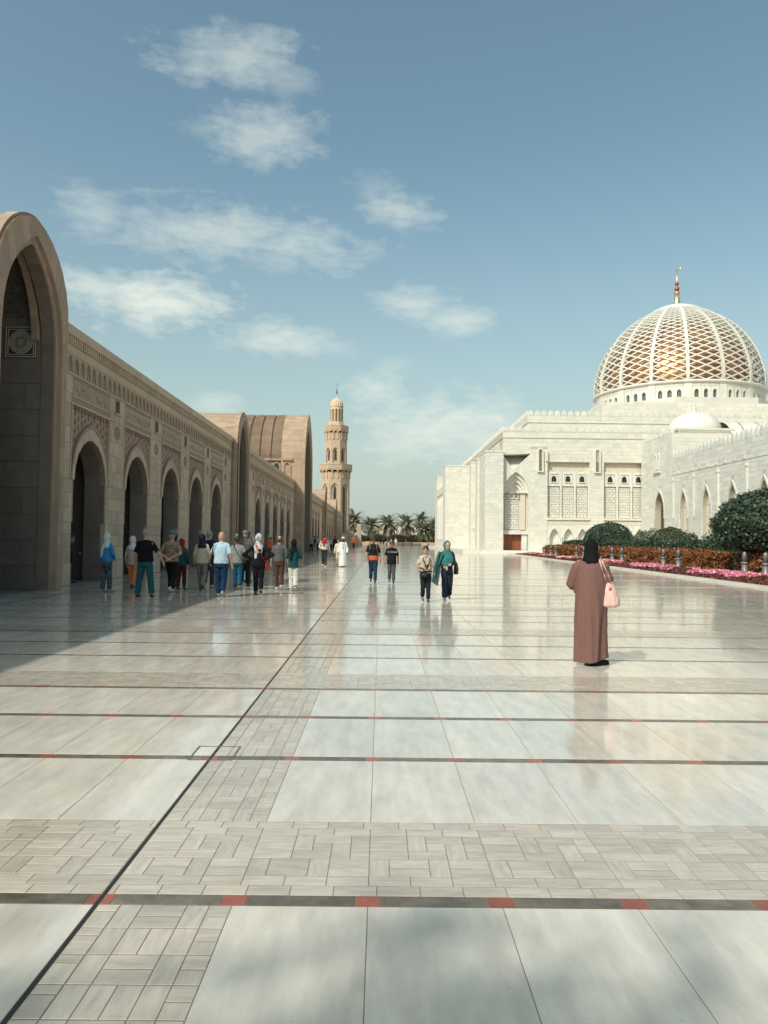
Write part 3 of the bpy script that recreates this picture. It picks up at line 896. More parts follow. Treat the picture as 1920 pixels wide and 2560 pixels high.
def offset_prof(yc, half, zs, za, n=14):
    return [(yc-half, 0.0)]+arch_pts(yc, 2*half, zs, za, n)+[(yc+half, 0.0)]
def portal(yc, X, half, zs, za, ih, izs, iza, back, near=False, big=False):
    T = plane_x(X)
    out = offset_prof(yc, half, zs, za); inn = offset_prof(yc, ih, izs, iza)
    mid_h = ih+(.17 if not big else .4)
    mid = offset_prof(yc, mid_h, izs, iza+(.21 if not big else .5))
    b = MB()
    ring(b, T, mid, out, -.12, 0)                           # outer face
    ring(b, T, inn, mid, -.17, -.11); sheet(b, T, inn, -.171, -.55, 1)                         # stepped inner order
    sheet(b, T, out, 0, -(X-back))                          # roof and flanks
    depth = X-back
    P_ = obj('portal', b, [M['sandpink'], M['reveal']], arcade)
    # barrel hall inside
    v = MB()
    h2 = offset_prof(yc, ih+.04, (8.3 if not big else izs), (10.45 if not big else iza-.05))
    sheet(v, T, h2, -.55, -depth+.4)
    for (a, za_), (b_, zb_) in zip(h2, h2[1:]): v.add([T(a, 0, -depth+.4), T(b_, 0, -depth+.4), T(b_, zb_, -depth+.4), T(a, za_, -depth+.4)], [(0, 1, 2, 3)])
    obj('vaulted_hall', v, M['greyinner'], P_)
    # edge moulding on the extrados
    e = MB(); o2 = offset_prof(yc, half+.07, zs, za+.09)
    ring(e, T, out, o2, -.35, -.06 if not big else .0)
    obj('roof_edge', e, M['sandpink'], P_)
    if near:
        pl = Plates('stone_block', T, M['sandpink'], P_, 200, True)
        zz = [0, .8, 1.7, 2.6, 3.5, 4.4, 5.3, 6.2, 7.0, 7.6, 8.3]
        for s in (-1, 1):
            a, b_ = sorted((yc+s*(mid_h+.01), yc+s*(half-.02)))
            pl.field(a, b_, zz, 1.2)
        n = len(mid)
        for i in range(1, n-2, 2):
            j = min(i+2, n-2)
            mb = MB()
            q = [Vector(mid[i]), Vector(mid[j]), Vector(out[j]), Vector(out[i])]
            c = sum(q, Vector((0, 0)))/4
            if c.y < izs+.05: continue
            q = [p.lerp(c, .02) for p in q]
            vs = [T(p.x, p.y, .014) for p in q]+[T(p.x, p.y, -.004) for p in q]
            mb.add(vs, [(0, 1, 2, 3), (0, 1, 5, 4), (1, 2, 6, 5), (2, 3, 7, 6), (3, 0, 4, 7)])
            obj('voussoir', mb, M['sandpink'], P_)
        # facing blocks on the far jamb inside
        TJ = plane_y(yc+ih+.035, -1)
        pj = Plates('stone_block', TJ, M['greyinner'], P_, 100, True)
        pj.field(X-5.5, X-.56, [0, .75, 1.5, 2.3, 3.1, 3.9, 4.7, 5.5, 6.3, 7.08], 1.0, lambda a, b_, z0, z1: True)
        TK = plane_y(yc+ih-.002, -1)
        # medallion panel
        u0, u1, z0, z1 = X-1.66, X-.72, 7.1, 8.04
        mp = MB(); tbox(mp, TJ, u0, u1, z0, z1, -.02, .05, 1)
        for f, t in ((0, .03), (.07, .022)):
            for (a, b_, c_, d_) in ((u0+f, u1-f, z0+f, z0+f+t), (u0+f, u1-f, z1-f-t, z1-f), (u0+f, u0+f+t, z0+f+t, z1-f-t), (u1-f-t, u1-f, z0+f+t, z1-f-t)):
                tbox(mp, TJ, a, b_, c_, d_, .05, .068, 0)
        cu, cz, RR = (u0+u1)/2, (z0+z1)/2, .36
        for r0, r1 in ((.93, 1.0), (.66, .72), (.56, .60), (.08, .16)):
            seg = 32
            vs, fs = [], []
            for i in range(seg):
                an = 2*math.pi*i/seg
                for rr, hh in ((r0, .068), (r1, .068), (r1, .05), (r0, .05)): vs.append(TJ(cu+RR*rr*math.cos(an), cz+RR*rr*math.sin(an), hh))
            for i in range(seg):
                p, q = i*4, ((i+1) % seg)*4
                fs += [(p, q, q+1, p+1), (p+1, q+1, q+2, p+2), (p, q, q+3, p+3)]
            mp.add(vs, fs, 0)
        for cnt, ra, rb, wd, tw in ((26, .75, .90, .05, .12), (20, .40, .54, .03, 0), (12, .2, .34, .035, 0)):
            for i in range(cnt):
                an = 2*math.pi*i/cnt
                p0 = Vector((cu+RR*ra*math.cos(an), cz+RR*ra*math.sin(an))); p1 = Vector((cu+RR*rb*math.cos(an+tw), cz+RR*rb*math.sin(an+tw)))
                d = (p1-p0).normalized()*RR*wd; w_ = Vector((-d.y, d.x))
                q = [p0+w_, p0-w_, p1-w_, p1+w_]
                mp.add([TJ(p.x, p.y, .066) for p in q]+[TJ(p.x, p.y, .05) for p in q], [(0, 1, 2, 3), (0, 1, 5, 4), (1, 2, 6, 5), (2, 3, 7, 6), (3, 0, 4, 7)], 0)
        obj('medallion_panel', mp, [M['panelpale'], M['paneldark']], P_)
        # dark brick lining of the vault above the spring, laid in raised courses
        vl = MB()
        cr = arch_pts(yc, 2*(ih+.02), 8.36, 10.40, 30)
        for i in range(len(cr)-1):
            for j in range(40):
                x0 = X-.62-.11*j-(.05 if i % 2 else 0)
                (a, za_), (b_, zb_) = cr[i], cr[i+1]
                nrm_ = Vector((yc-(a+b_)/2, -(za_+zb_)/2+8.3)).normalized()*(.018+.03*((i*7+j*3) % 4 == 0))
                a, za_, b_, zb_ = a+(b_-a)*.12, za_+(zb_-za_)*.12, b_-(b_-a)*.12, zb_-(zb_-za_)*.12
                vl.add([(x0, a, za_), (x0-.09, a, za_), (x0-.09, b_, zb_), (x0, b_, zb_),
                        (x0, a+nrm_.x, za_+nrm_.y), (x0-.09, a+nrm_.x, za_+nrm_.y), (x0-.09, b_+nrm_.x, zb_+nrm_.y), (x0, b_+nrm_.x, zb_+nrm_.y)],
                       [(4, 5, 6, 7), (0, 1, 5, 4), (1, 2, 6, 5), (2, 3, 7, 6), (3, 0, 4, 7)])
        tag(obj('vault_lining', vl, M['vaultdark'], P_), kind='stuff')
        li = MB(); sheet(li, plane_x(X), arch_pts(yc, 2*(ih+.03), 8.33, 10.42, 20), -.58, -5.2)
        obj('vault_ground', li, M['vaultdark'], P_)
        rb = MB()
        ring(rb, plane_x(X-.62), arch_pts(yc, 2*(ih-.16), 7.6, 10.1), arch_pts(yc, 2*(ih+.02), 7.6, 10.35), -.2, .0)
        obj('inner_rib', rb, M['sandpink'], P_)
    # courses on the barrel roof and flanks
    rc = MB()
    acc = 0.0
    step = .55 if not big else .8
    L = [Vector(p) for p in out]
    seglen = [(b_-a).length for a, b_ in zip(L, L[1:])]
    total = sum(seglen)
    def at(s):
        for a, b_, d in zip(L, L[1:], seglen):
            if s <= d+1e-6: return a.lerp(b_, s/d)
            s -= d
        return L[-1]
    ctr = Vector((yc, zs*.7))
    s = 0; row = 0
    x_back = back
    while s < total-.05:
        s1 = min(s+step, total)
        p, q = at(s), at(s1)
        nn = Vector((-(q-p).y, (q-p).x)).normalized()
        if nn.dot((p+q)/2-ctr) < 0: nn = -nn
        nn *= .015
        x = X-.36-(.6 if row % 2 else 0); xa = X-.36
        while xa > x_back+.1:
            xb = max(x-1.2 if xa < X-.4 or not row % 2 else x, x_back)
            if xa-xb > .1:
                g1, g2 = p.lerp(q, .012)+nn, p.lerp(q, .988)+nn
                rc.add([(xa-.008, g1.x, g1.y), (xb+.008, g1.x, g1.y), (xb+.008, g2.x, g2.y), (xa-.008, g2.x, g2.y)], [(0, 1, 2, 3)])
            xa = xb; x = xb
        s = s1; row += 1
    tag(obj('roof_courses', rc, M['sandpink'], P_), kind='stuff')
    return P_
for i, yc in enumerate((21.43, 54.6, 136.0, 169.2)):
    portal(yc, -9.9, 2.25, 8.25, 10.66, 1.7, 7.25, 9.98, -16.6, near=(i == 0))
bigp = portal(95.3, -9.15, 5.0, 10.6, 17.3, 4.2, 9.6, 15.3, -12.0, big=True)
# the long ribbed vault behind the great gateway
rv = MB()
RX0, RX1 = -12.0, -32.0
po = offset_prof(95.3, 4.75, 10.4, 16.95)
sheet(rv, plane_x(0), po, RX0, RX1)
RV = obj('ribbed_vault', rv, M['sandpink'], arcade)
x = -11.98; i = 0
while x > -31:
    rb = MB(); pr = offset_prof(95.3, 4.98, 10.5, 17.25)
    pr = [p for p in pr if p[1] > 10.6]
    ring(rb, plane_x(0), [(95.3+(a-95.3)*.95, z-.3 if z > 11 else z) for a, z in pr], pr, x, x-1.14)
    ring(rb, plane_x(0), [(95.3+(a-95.3)*.95, z-.3 if z > 11 else z) for a, z in pr], pr, x-1.14, x)
    obj('vault_rib', rb, M['sandpink'], RV)
    x -= 1.33
for xc in (-11.25, -12.55, -13.85, -15.2):
    T = plane_y(90.3 if xc > -12 else 90.55)
    w_ = MB(); pf = [(xc-.34, 8.3)]+arch_pts(xc, .68, 10.2, 10.75, 8)+[(xc+.34, 8.3)]
    for (a, za_), (b_, zb_) in zip(pf, pf[1:]):
        if b_ > a: w_.add([T(a, 8.3, .012), T(b_, 8.3, .012), T(b_, zb_, .012), T(a, za_, .012)], [(0, 1, 2, 3)])
    wn_ = obj('vault_window', w_, M['glassdark'], RV)
    fr = MB(); ring(fr, T, pf, [(xc-.47, 8.3)]+arch_pts(xc, .94, 10.2, 10.95, 8)+[(xc+.47, 8.3)], -.02, .1)
    tbox(fr, T, xc-.62, xc+.62, 11.0, 11.25, -.02, .25)
    obj('window_frame', fr, M['sandpink'], wn_)
# ------------------------------------------------------------------ minaret
def octa(mb, c, r_flat, z0, z1, r2=None, mi=0):
    k = 1/math.cos(math.pi/8)
    r2 = r_flat if r2 is None else r2
    mb.lathe([(r_flat*k, z0), (r2*k, z1)], 8, (c[0], c[1], 0), math.pi/8, mi)
MC = (-12.95, 214.5)
mina = thing('minaret', 'tall sandstone minaret with two balconies and a ribbed dome behind the arcade', 'minaret', (MC[0], MC[1], 0))
def mat_course(name, c1, c2, joint, sx=1.0, bw=.9, bh=.45, ms=.012):
    m = mat(name, c1, .8, c2, 1.0, .8, bump=.05)
    nt = m.node_tree; n, l = nt.nodes, nt.links
    p = n['Principled BSDF']
    src = p.inputs['Base Color'].links[0].from_socket
    geo = n.new('ShaderNodeNewGeometry'); sp = n.new('ShaderNodeSeparateXYZ'); l.new(geo.outputs['Position'], sp.inputs[0])
    ad = n.new('ShaderNodeMath'); ad.operation = 'ADD'; l.new(sp.outputs[0], ad.inputs[0]); l.new(sp.outputs[1], ad.inputs[1])
    cb = n.new('ShaderNodeCombineXYZ'); l.new(ad.outputs[0], cb.inputs[0]); l.new(sp.outputs[2], cb.inputs[1])
    bt = n.new('ShaderNodeTexBrick'); l.new(cb.outputs[0], bt.inputs['Vector'])
    bt.inputs['Scale'].default_value = 1.0; bt.inputs['Brick Width'].default_value = bw; bt.inputs['Row Height'].default_value = bh
    bt.inputs['Mortar Size'].default_value = ms
    bt.inputs['Color1'].default_value = (1, 1, 1, 1); bt.inputs['Color2'].default_value = (.86, .86, .86, 1); bt.inputs['Mortar'].default_value = (*joint, 1)
    mx = n.new('ShaderNodeMix'); mx.data_type = 'RGBA'; mx.blend_type = 'MULTIPLY'; mx.inputs['Factor'].default_value = 1
    l.new(src, mx.inputs['A']); l.new(bt.outputs['Color'], mx.inputs['B']); l.new(mx.outputs['Result'], p.inputs['Base Color'])
    return m
M['minstone'] = mat_course('minaret_stone', (.54, .41, .29), (.47, .345, .24), (.7, .66, .6))
M['mincream'] = mat('minaret_cap', (.62, .50, .36), .8, (.55, .43, .30), 2, .7)
def shaft(r0, r1, z0, z1, holes, name):
    """eight-sided shaft; each face has a pointed recess with a slit through it"""
    k = 1/math.cos(math.pi/8)
    mb = MB(); slit = MB()
    for i in range(8):
        a = i*math.pi/4-math.pi/2
        nx, ny = math.cos(a), math.sin(a); tx, ty = -ny, nx
        hw0, hw1 = r0*math.tan(math.pi/8), r1*math.tan(math.pi/8)
        def T(u, z, n, nx=nx, ny=ny, tx=tx, ty=ty):
            f = (z-z0)/(z1-z0); r = r0+(r1-r0)*f
            return (MC[0]+nx*(r+n)+tx*u, MC[1]+ny*(r+n)+ty*u, z)
        w, zb, zs, za = holes
        hw = min(hw0, hw1)
        pr = arch_pts(0, w, zs, za, 8)
        mb.add([T(-hw0, z0, 0), T(-w/2, z0, 0), T(-w/2, z1, 0), T(-hw1, z1, 0)], [(0, 1, 2, 3)])
        mb.add([T(w/2, z0, 0), T(hw0, z0, 0), T(hw1, z1, 0), T(w/2, z1, 0)], [(0, 1, 2, 3)])
        rect(mb, T, -w/2, w/2, z0, zb, 0)
        strip(mb, T, pr, z1, 0)
        full = [(-w/2, zb)]+pr+[(w/2, zb)]
        sheet(mb, T, full, 0, -.35); sheet(mb, T, [(-w/2, zb), (w/2, zb)], 0, -.35)
        # second order
        w2 = w*.62
        pr2 = arch_pts(0, w2, zs, za-(w-w2)*.55, 8)
        full2 = [(-w2/2, zb)]+pr2+[(w2/2, zb)]
        ring(mb, T, full2, full, -.36, -.30)
        for (a_, za_), (b_, zb_) in zip(pr2, pr2[1:]): mb.add([T(a_, zb, -.42), T(b_, zb, -.42), T(b_, zb_, -.42), T(a_, za_, -.42)], [(0, 1, 2, 3)])
        s = [(-.22, zb+.6)]+arch_pts(0, .44+w2*.25, zs-.2, za-(w-w2)*.75, 6)+[(.22, zb+.6)]
        for (a_, za_), (b_, zb_) in zip(s, s[1:]):
            if b_ > a_: slit.add([T(a_, zb+.6, -.40), T(b_, zb+.6, -.40), T(b_, zb_, -.40), T(a_, za_, -.40)], [(0, 1, 2, 3)])
    o = obj(name, mb, M['minstone'], mina)
    obj('slit_window', slit, M['glassdark'], o)
    return o
shaft(3.95, 3.85, 0.0, 20.6, (2.3, 3.0, 15.6, 17.4), 'lower_shaft')
shaft(3.05, 2.95, 22.8, 31.6, (1.55, 23.2, 26.3, 27.5), 'upper_shaft')
def balcony(r, rs, z0, z1, name):
    mb = MB()
    octa(mb, MC, r, z0+.7, z1); octa(mb, MC, r*1.015, z1-.18, z1+.02); octa(mb, MC, r*.985, z0+.45, z0+.7)
    o = obj(name, mb, M['minstone'], mina)
    for i in range(8):
        a = i*math.pi/4-math.pi/2
        nx, ny = math.cos(a), math.sin(a); tx, ty = -ny, nx
        T = lambda u, z, n: (MC[0]+nx*n+tx*u, MC[1]+ny*n+ty*u, z)
        br = MB()
        for u in (-.72, .72):
            u *= r/4.2
            for (n1, za, zb) in ((r*.97, z0+.05, z0+.48), (rs+.22, z0-1.8, z0+.05)):
                tbox(br, T, u-.24, u+.24, za, zb, rs-.1, n1)
        obj('corbel', br, M['minstone'], o)
        pn = MB()
        for u in (-.9, -.3, .3, .9):
            u *= r/4.2
            tbox(pn, T, u-.2, u+.2, z0+.95, z1-.35, r-.02, r+.05)
        obj('parapet_panel', pn, M['minstone'], o)
balcony(4.5, 3.85, 20.6, 22.75, 'lower_balcony')
balcony(3.36, 2.95, 31.6, 33.7, 'upper_balcony')
mb = MB(); octa(mb, MC, 2.5, 33.6, 34.95, 1.95); obj('lantern_base', mb, M['minstone'], mina)
mb = MB(); mb.lathe([(1.62, 34.9), (1.62, 39.35)], 32, (MC[0], MC[1], 0)); 
lant = obj('lantern', mb, M['postdark'], mina)
for i in range(12):
    a = 2*math.pi*(i+.5)/12
    mb = MB(); pts = []
    for s0, s1 in ((-.155, .155),):
        vs = []
        for z in (34.9, 38.5):
            for r in (1.6, 1.85):
                for s in (s0, s1): vs.append((MC[0]+r*math.cos(a+s), MC[1]+r*math.sin(a+s), z))
        mb.add(vs, [(0, 1, 3, 2), (4, 5, 7, 6), (2, 3, 7, 6), (0, 2, 6, 4), (1, 3, 7, 5)])
    obj('lantern_pier', mb, M['minstone'], lant)
mb = MB(); mb.lathe([(1.84, 38.45), (1.84, 39.2), (1.95, 39.25), (1.95, 39.45), (1.8, 39.5)], 32, (MC[0], MC[1], 0)); obj('lantern_ring', mb, M['mincream'], lant)
dm = MB(); prof = [(1.86, 39.5), (1.84, 40.1), (1.68, 40.7), (1.34, 41.2), (.9, 41.55), (.45, 41.75), (.18, 42.0), (.12, 42.8)]
n = 64
vs, fs = [], []
for (r, z) in prof:
    for i in range(n):
        a = 2*math.pi*i/n; rr = r*(1-.09*(1 if (i % 4) < 1.5 else 0)*min(1, r))
        vs.append((MC[0]+rr*math.cos(a), MC[1]+rr*math.sin(a), z))
for j in range(len(prof)-1):
    for i in range(n): fs.append((j*n+i, j*n+(i+1) % n, (j+1)*n+(i+1) % n, (j+1)*n+i))
dm.add(vs, fs); dome_m = obj('ribbed_cap', dm, M['mincream'], mina)
fin = MB(); fin.lathe([(.13, 42.7), (.09, 43.2), (.05, 44.2), (.03, 46.3)], 8, (MC[0], MC[1], 0)); fo = obj('finial', fin, M['lead'], mina)
for z, r in ((43.35, .24), (43.95, .2)):
    b = MB(); b.ell((MC[0], MC[1], z), r, r, r); obj('finial_ball', b, M['lead'], fo, True)
# stair block beside the minaret
st = thing('stair_block', 'low brown stone stair block at the foot of the minaret', 'stairs', (-8.0, 207, 0))
mb = MB()
vs = [(-9.2, 205, 0), (-6.6, 205, 0), (-6.6, 210, 0), (-9.2, 210, 0), (-9.2, 205, 4.6), (-6.6, 205, 2.2), (-6.6, 210, 2.2), (-9.2, 210, 4.6)]
mb.add(vs, [(0, 1, 5, 4), (1, 2, 6, 5), (2, 3, 7, 6), (3, 0, 4, 7), (4, 5, 6, 7)]); obj('ramp_wall', mb, M['minstone'], st)
mb = MB(); mb.box(-6.59, -5.4, 205.3, 209.5, 0, 6.0); obj('pier', mb, M['minstone'], st)
# ------------------------------------------------------------------ right: the white marble mosque
mosque = thing('domed_mosque', 'white marble mosque with a golden latticed dome and toothed parapets', 'mosque', (54.8, 139, 0))
YF, XS = 102.0, 16.3
TF = plane_y(YF)
mb = MB(); mb.box(13.2, 60, 100.4, YF-.002, -.02, .48); mb.box(11.0, XS-.002, YF-.002, 176, -.02, .48)
for q in (mb,): q.box(12.9, 60, 100.1, 100.4, -.02, .24)
obj('plinth', mb, M['marble'], mosque)
# --- front wall, with its recessed bays left open
wall, wall2 = MB(), MB()
def wrect(a, b, z0, z1, n=0): rect(wall, TF, a, b, z0, z1, n)
BAYS = [(22.35, 28.03), (29.94, 35.67)]
ZB0, ZB1, PAR = .48, 12.42, 15.72
wrect(XS, 95, ZB1+2.6, 16.45)                                   # band above everything
wrect(20.06, 22.35, ZB0, ZB1+2.6); wrect(28.03, 29.94, ZB0, ZB1+2.6); wrect(35.67, 95, ZB0, ZB1+2.6)
for a, b in BAYS:
    wrect(a, b, ZB1, ZB1+2.6)
    sheet(wall2, TF, [(a, ZB0), (a, ZB1), (b, ZB1), (b, ZB0)], 0, -.62)
    rect(wall2, TF, a, b, ZB0, ZB1, -.62)
# door bay: upper wall with the inverted triangular hood
tri = [(16.32, 13.35), (17.7, 11.25), (20.05, 13.5)]
nic = arch_pts(18.11, 3.36, 8.2, 11.02, 12)
us = sorted(set([16.3, 16.32, 17.7, 20.05, 20.06]+[p[0] for p in nic]))
def tri_low(u): return ztop(tri, u)
for a, b in zip(us, us[1:]):
    if b-a < 1e-6: continue
    za = ztop(nic, a); zb = ztop(nic, b)
    za = ZB0 if za is None or a < nic[0][0] or b > nic[-1][0]+1e-6 else za
    zb = ZB0 if zb is None or b > nic[-1][0]+1e-6 or a < nic[0][0]-1e-6 else zb
    la, lb = tri_low(a), tri_low(b)
    if la is None or lb is None:
        wall2.add([TF(a, za, 0), TF(b, zb, 0), TF(b, ZB1+2.6, 0), TF(a, ZB1+2.6, 0)], [(0, 1, 2, 3)])
    else:
        wall2.add([TF(a, za, 0), TF(b, zb, 0), TF(b, lb, 0), TF(a, la, 0)], [(0, 1, 2, 3)])
        ta, tb = 13.35+.15*(a-16.32)/3.73, 13.35+.15*(b-16.32)/3.73
        wall2.add([TF(a, ta, 0), TF(b, tb, 0), TF(b, ZB1+2.6, 0), TF(a, ZB1+2.6, 0)], [(0, 1, 2, 3)])
D_ = -2.6
wall2.add([TF(16.32, 13.35, 0), TF(17.7, 11.25, 0), TF(20.05, 13.5, 0), TF(20.05, 13.5, D_), TF(16.32, 13.35, D_)], [(0, 1, 4), (1, 3, 4), (1, 2, 3), (0, 2, 3, 4)])
# flanks, roof
TS = plane_x(XS, -1)
wall.add([(XS, YF, ZB0), (XS, 176, ZB0), (XS, 176, 16.45), (XS, YF, 16.45)], [(0, 1, 2, 3)])
wall.add([(XS, YF, 16.4), (95, YF, 16.4), (95, 176, 16.4), (XS, 176, 16.4)], [(0, 1, 2, 3)])
HALL = obj('hall_wall', wall, M['marblejoint'], mosque)
obj('bay_lining', wall2, M['marble'], HALL)
# --- upper storey
X2, Y2 = 20.25, 105.0
up = MB(); up.box(X2, 89.5, Y2, 173.5, 16.39, 19.15)
UP = obj('upper_storey', up, M['marblejoint'], mosque)
PU = Plates('marble_block', plane_y(Y2), M['marble'], UP, 0, False); PU.field(X2, 75, [16.4, 16.95, 17.5, 18.05, 18.6, 19.15], .93); PU.done()
PU = Plates('marble_block', plane_x(X2, -1), M['marble'], UP, 0, False); PU.field(Y2, 173, [16.4, 16.95, 17.5, 18.05, 18.6, 19.15], 1.3); PU.done()
for par, T, a, b, z in ((HALL, TF, XS-.1, 92, PAR), (HALL, TS, YF+.1, 176, PAR), (UP, plane_y(Y2), X2-.1, 89, 18.3), (UP, plane_x(X2, -1), Y2+.1, 173, 18.3)):
    c = MB(); tbox(c, T, a, b, z-.09, z, -.02, .10); obj('string_course', c, M['marble'], par)
# merlons
def merlon_mesh(name, m, w=.74, h=.82, t=.34, along='x'):
    pts = [(-w/2, 0), (w/2, 0), (w/2, h*.45), (w*.47, h*.62), (w*.34, h*.82), (w*.14, h*.96), (0, h), (-w*.14, h*.96), (-w*.34, h*.82), (-w*.47, h*.62), (-w/2, h*.45)]
    mb = MB(); n = len(pts)
    f = (lambda u, v, s: (u, s, v)) if along == 'x' else (lambda u, v, s: (s, u, v))
    mb.add([f(u, v, -t/2) for u, v in pts]+[f(u, v, t/2) for u, v in pts], [tuple(range(n)), tuple(reversed(range(n, 2*n)))]+[(i, (i+1) % n, n+(i+1) % n, n+i) for i in range(n)])
    k = .62
    mb.add([f(u*k, h*.12+v*.72, -t/2-.03) for u, v in pts]+[f(u*k, h*.12+v*.72, -t/2) for u, v in pts], [tuple(range(n))]+[(i, (i+1) % n, n+(i+1) % n, n+i) for i in range(n)])
    return mb.mesh(name, m)
mx_, my_ = merlon_mesh('merlon', M['marble']), merlon_mesh('merlon', M['marble'], along='y')
x = XS+.4
while x < 60: link('merlon', mx_, HALL, (x, YF+.2, 16.44)); x += .93
y = YF+1.1
while y < 175: link('merlon', my_, HALL, (XS+.2, y, 16.44)); y += .93
x = X2+.4
while x < 66: link('merlon', mx_, UP, (x, Y2+.2, 19.14)); x += .93
y = Y2+1.1
while y < 172: link('merlon', my_, UP, (X2+.2, y, 19.14)); y += .93
# --- ashlar
PF = Plates('marble_block', TF, M['marble'], HALL, 300, True)
PF.field(20.06, 22.35, [.48+.4*i for i in range(27)]+[11.15], 1.15)
PF.field(22.35, 36, [12.45, 12.95, 13.45, 13.95, 14.45, 15.05, 15.62], 1.0)
PF.field(28.03, 29.94, [.48+.4*i for i in range(27)]+[11.1], .95)
for a, b in ((20.06, 20.98), (21.74, 22.35), (28.03, 28.62), (29.44, 29.94)): PF.field(a, b, [11.2, 11.75, 12.42], 1.3)
for a, b in ((20.06, 20.98), (21.74, 22.35)): PF.field(a, b, [12.45, 13.0, 13.55, 14.1], 1.3)
PF.field(XS, 22.35, [14.45, 15.05, 15.62], 1.0); PF.field(XS, 20.06, [13.6, 14.0, 14.45], 1.0)
PF.field(XS, 36, [15.75, 16.4], .93)
PF.field(36, 70, [12.45, 12.95, 13.45, 13.95, 14.45, 15.05, 15.62], 1.0); PF.field(36, 70, [15.75, 16.4], .93)
PF.done()
PS = Plates('marble_block', TS, M['marble'], HALL, 0, False)
PS.field(YF+3, 176, [.5+.6*i for i in range(26)], 1.6); PS.done()
# --- slit windows in the piers
def slit(T, u, z0, z1, w, parent):
    pr = [(u-w/2, z0)]+arch_pts(u, w, z1-w*.55, z1, 6)+[(u+w/2, z0)]
    g_ = MB()
    for (a, za), (b, zb) in zip(pr, pr[1:]):
        if b > a: g_.add([T(a, z0, .004), T(b, z0, .004), T(b, zb, .004), T(a, za, .004)], [(0, 1, 2, 3)])
    o = obj('slit_window', g_, M['glassdark'], parent)
    f_ = MB(); po_ = [(u-w/2-.22, z0)]+arch_pts(u, w+.44, z1-w*.55, z1+.24, 6)+[(u+w/2+.22, z0)]
    ring(f_, T, pr, po_, -.01, .26)
    tbox(f_, T, u-w/2-.22, u+w/2+.22, z0-.16, z0, -.01, .32)
    obj('window_surround', f_, M['marble'], o)
    l_ = MB(); z = z0+.15
    while z < z1-.25:
        for s in (-1, 1): l_.tube([T(u-s*w/2, z, .06), T(u+s*w/2, z+.24, .06)], .028, 4)
        z += .24
    tag(obj('window_lattice', l_, M['marblecarve'], o), kind='stuff')
slit(TF, 21.36, 11.2, 14.1, .42, HALL); slit(TF, 29.03, 11.15, 14.1, .46, HALL)
fin_ = MB(); tbox(fin_, TF, 22.12, 22.3, 12.5, 13.9, -.01, .42); obj('pier_fin', fin_, M['marble'], HALL)
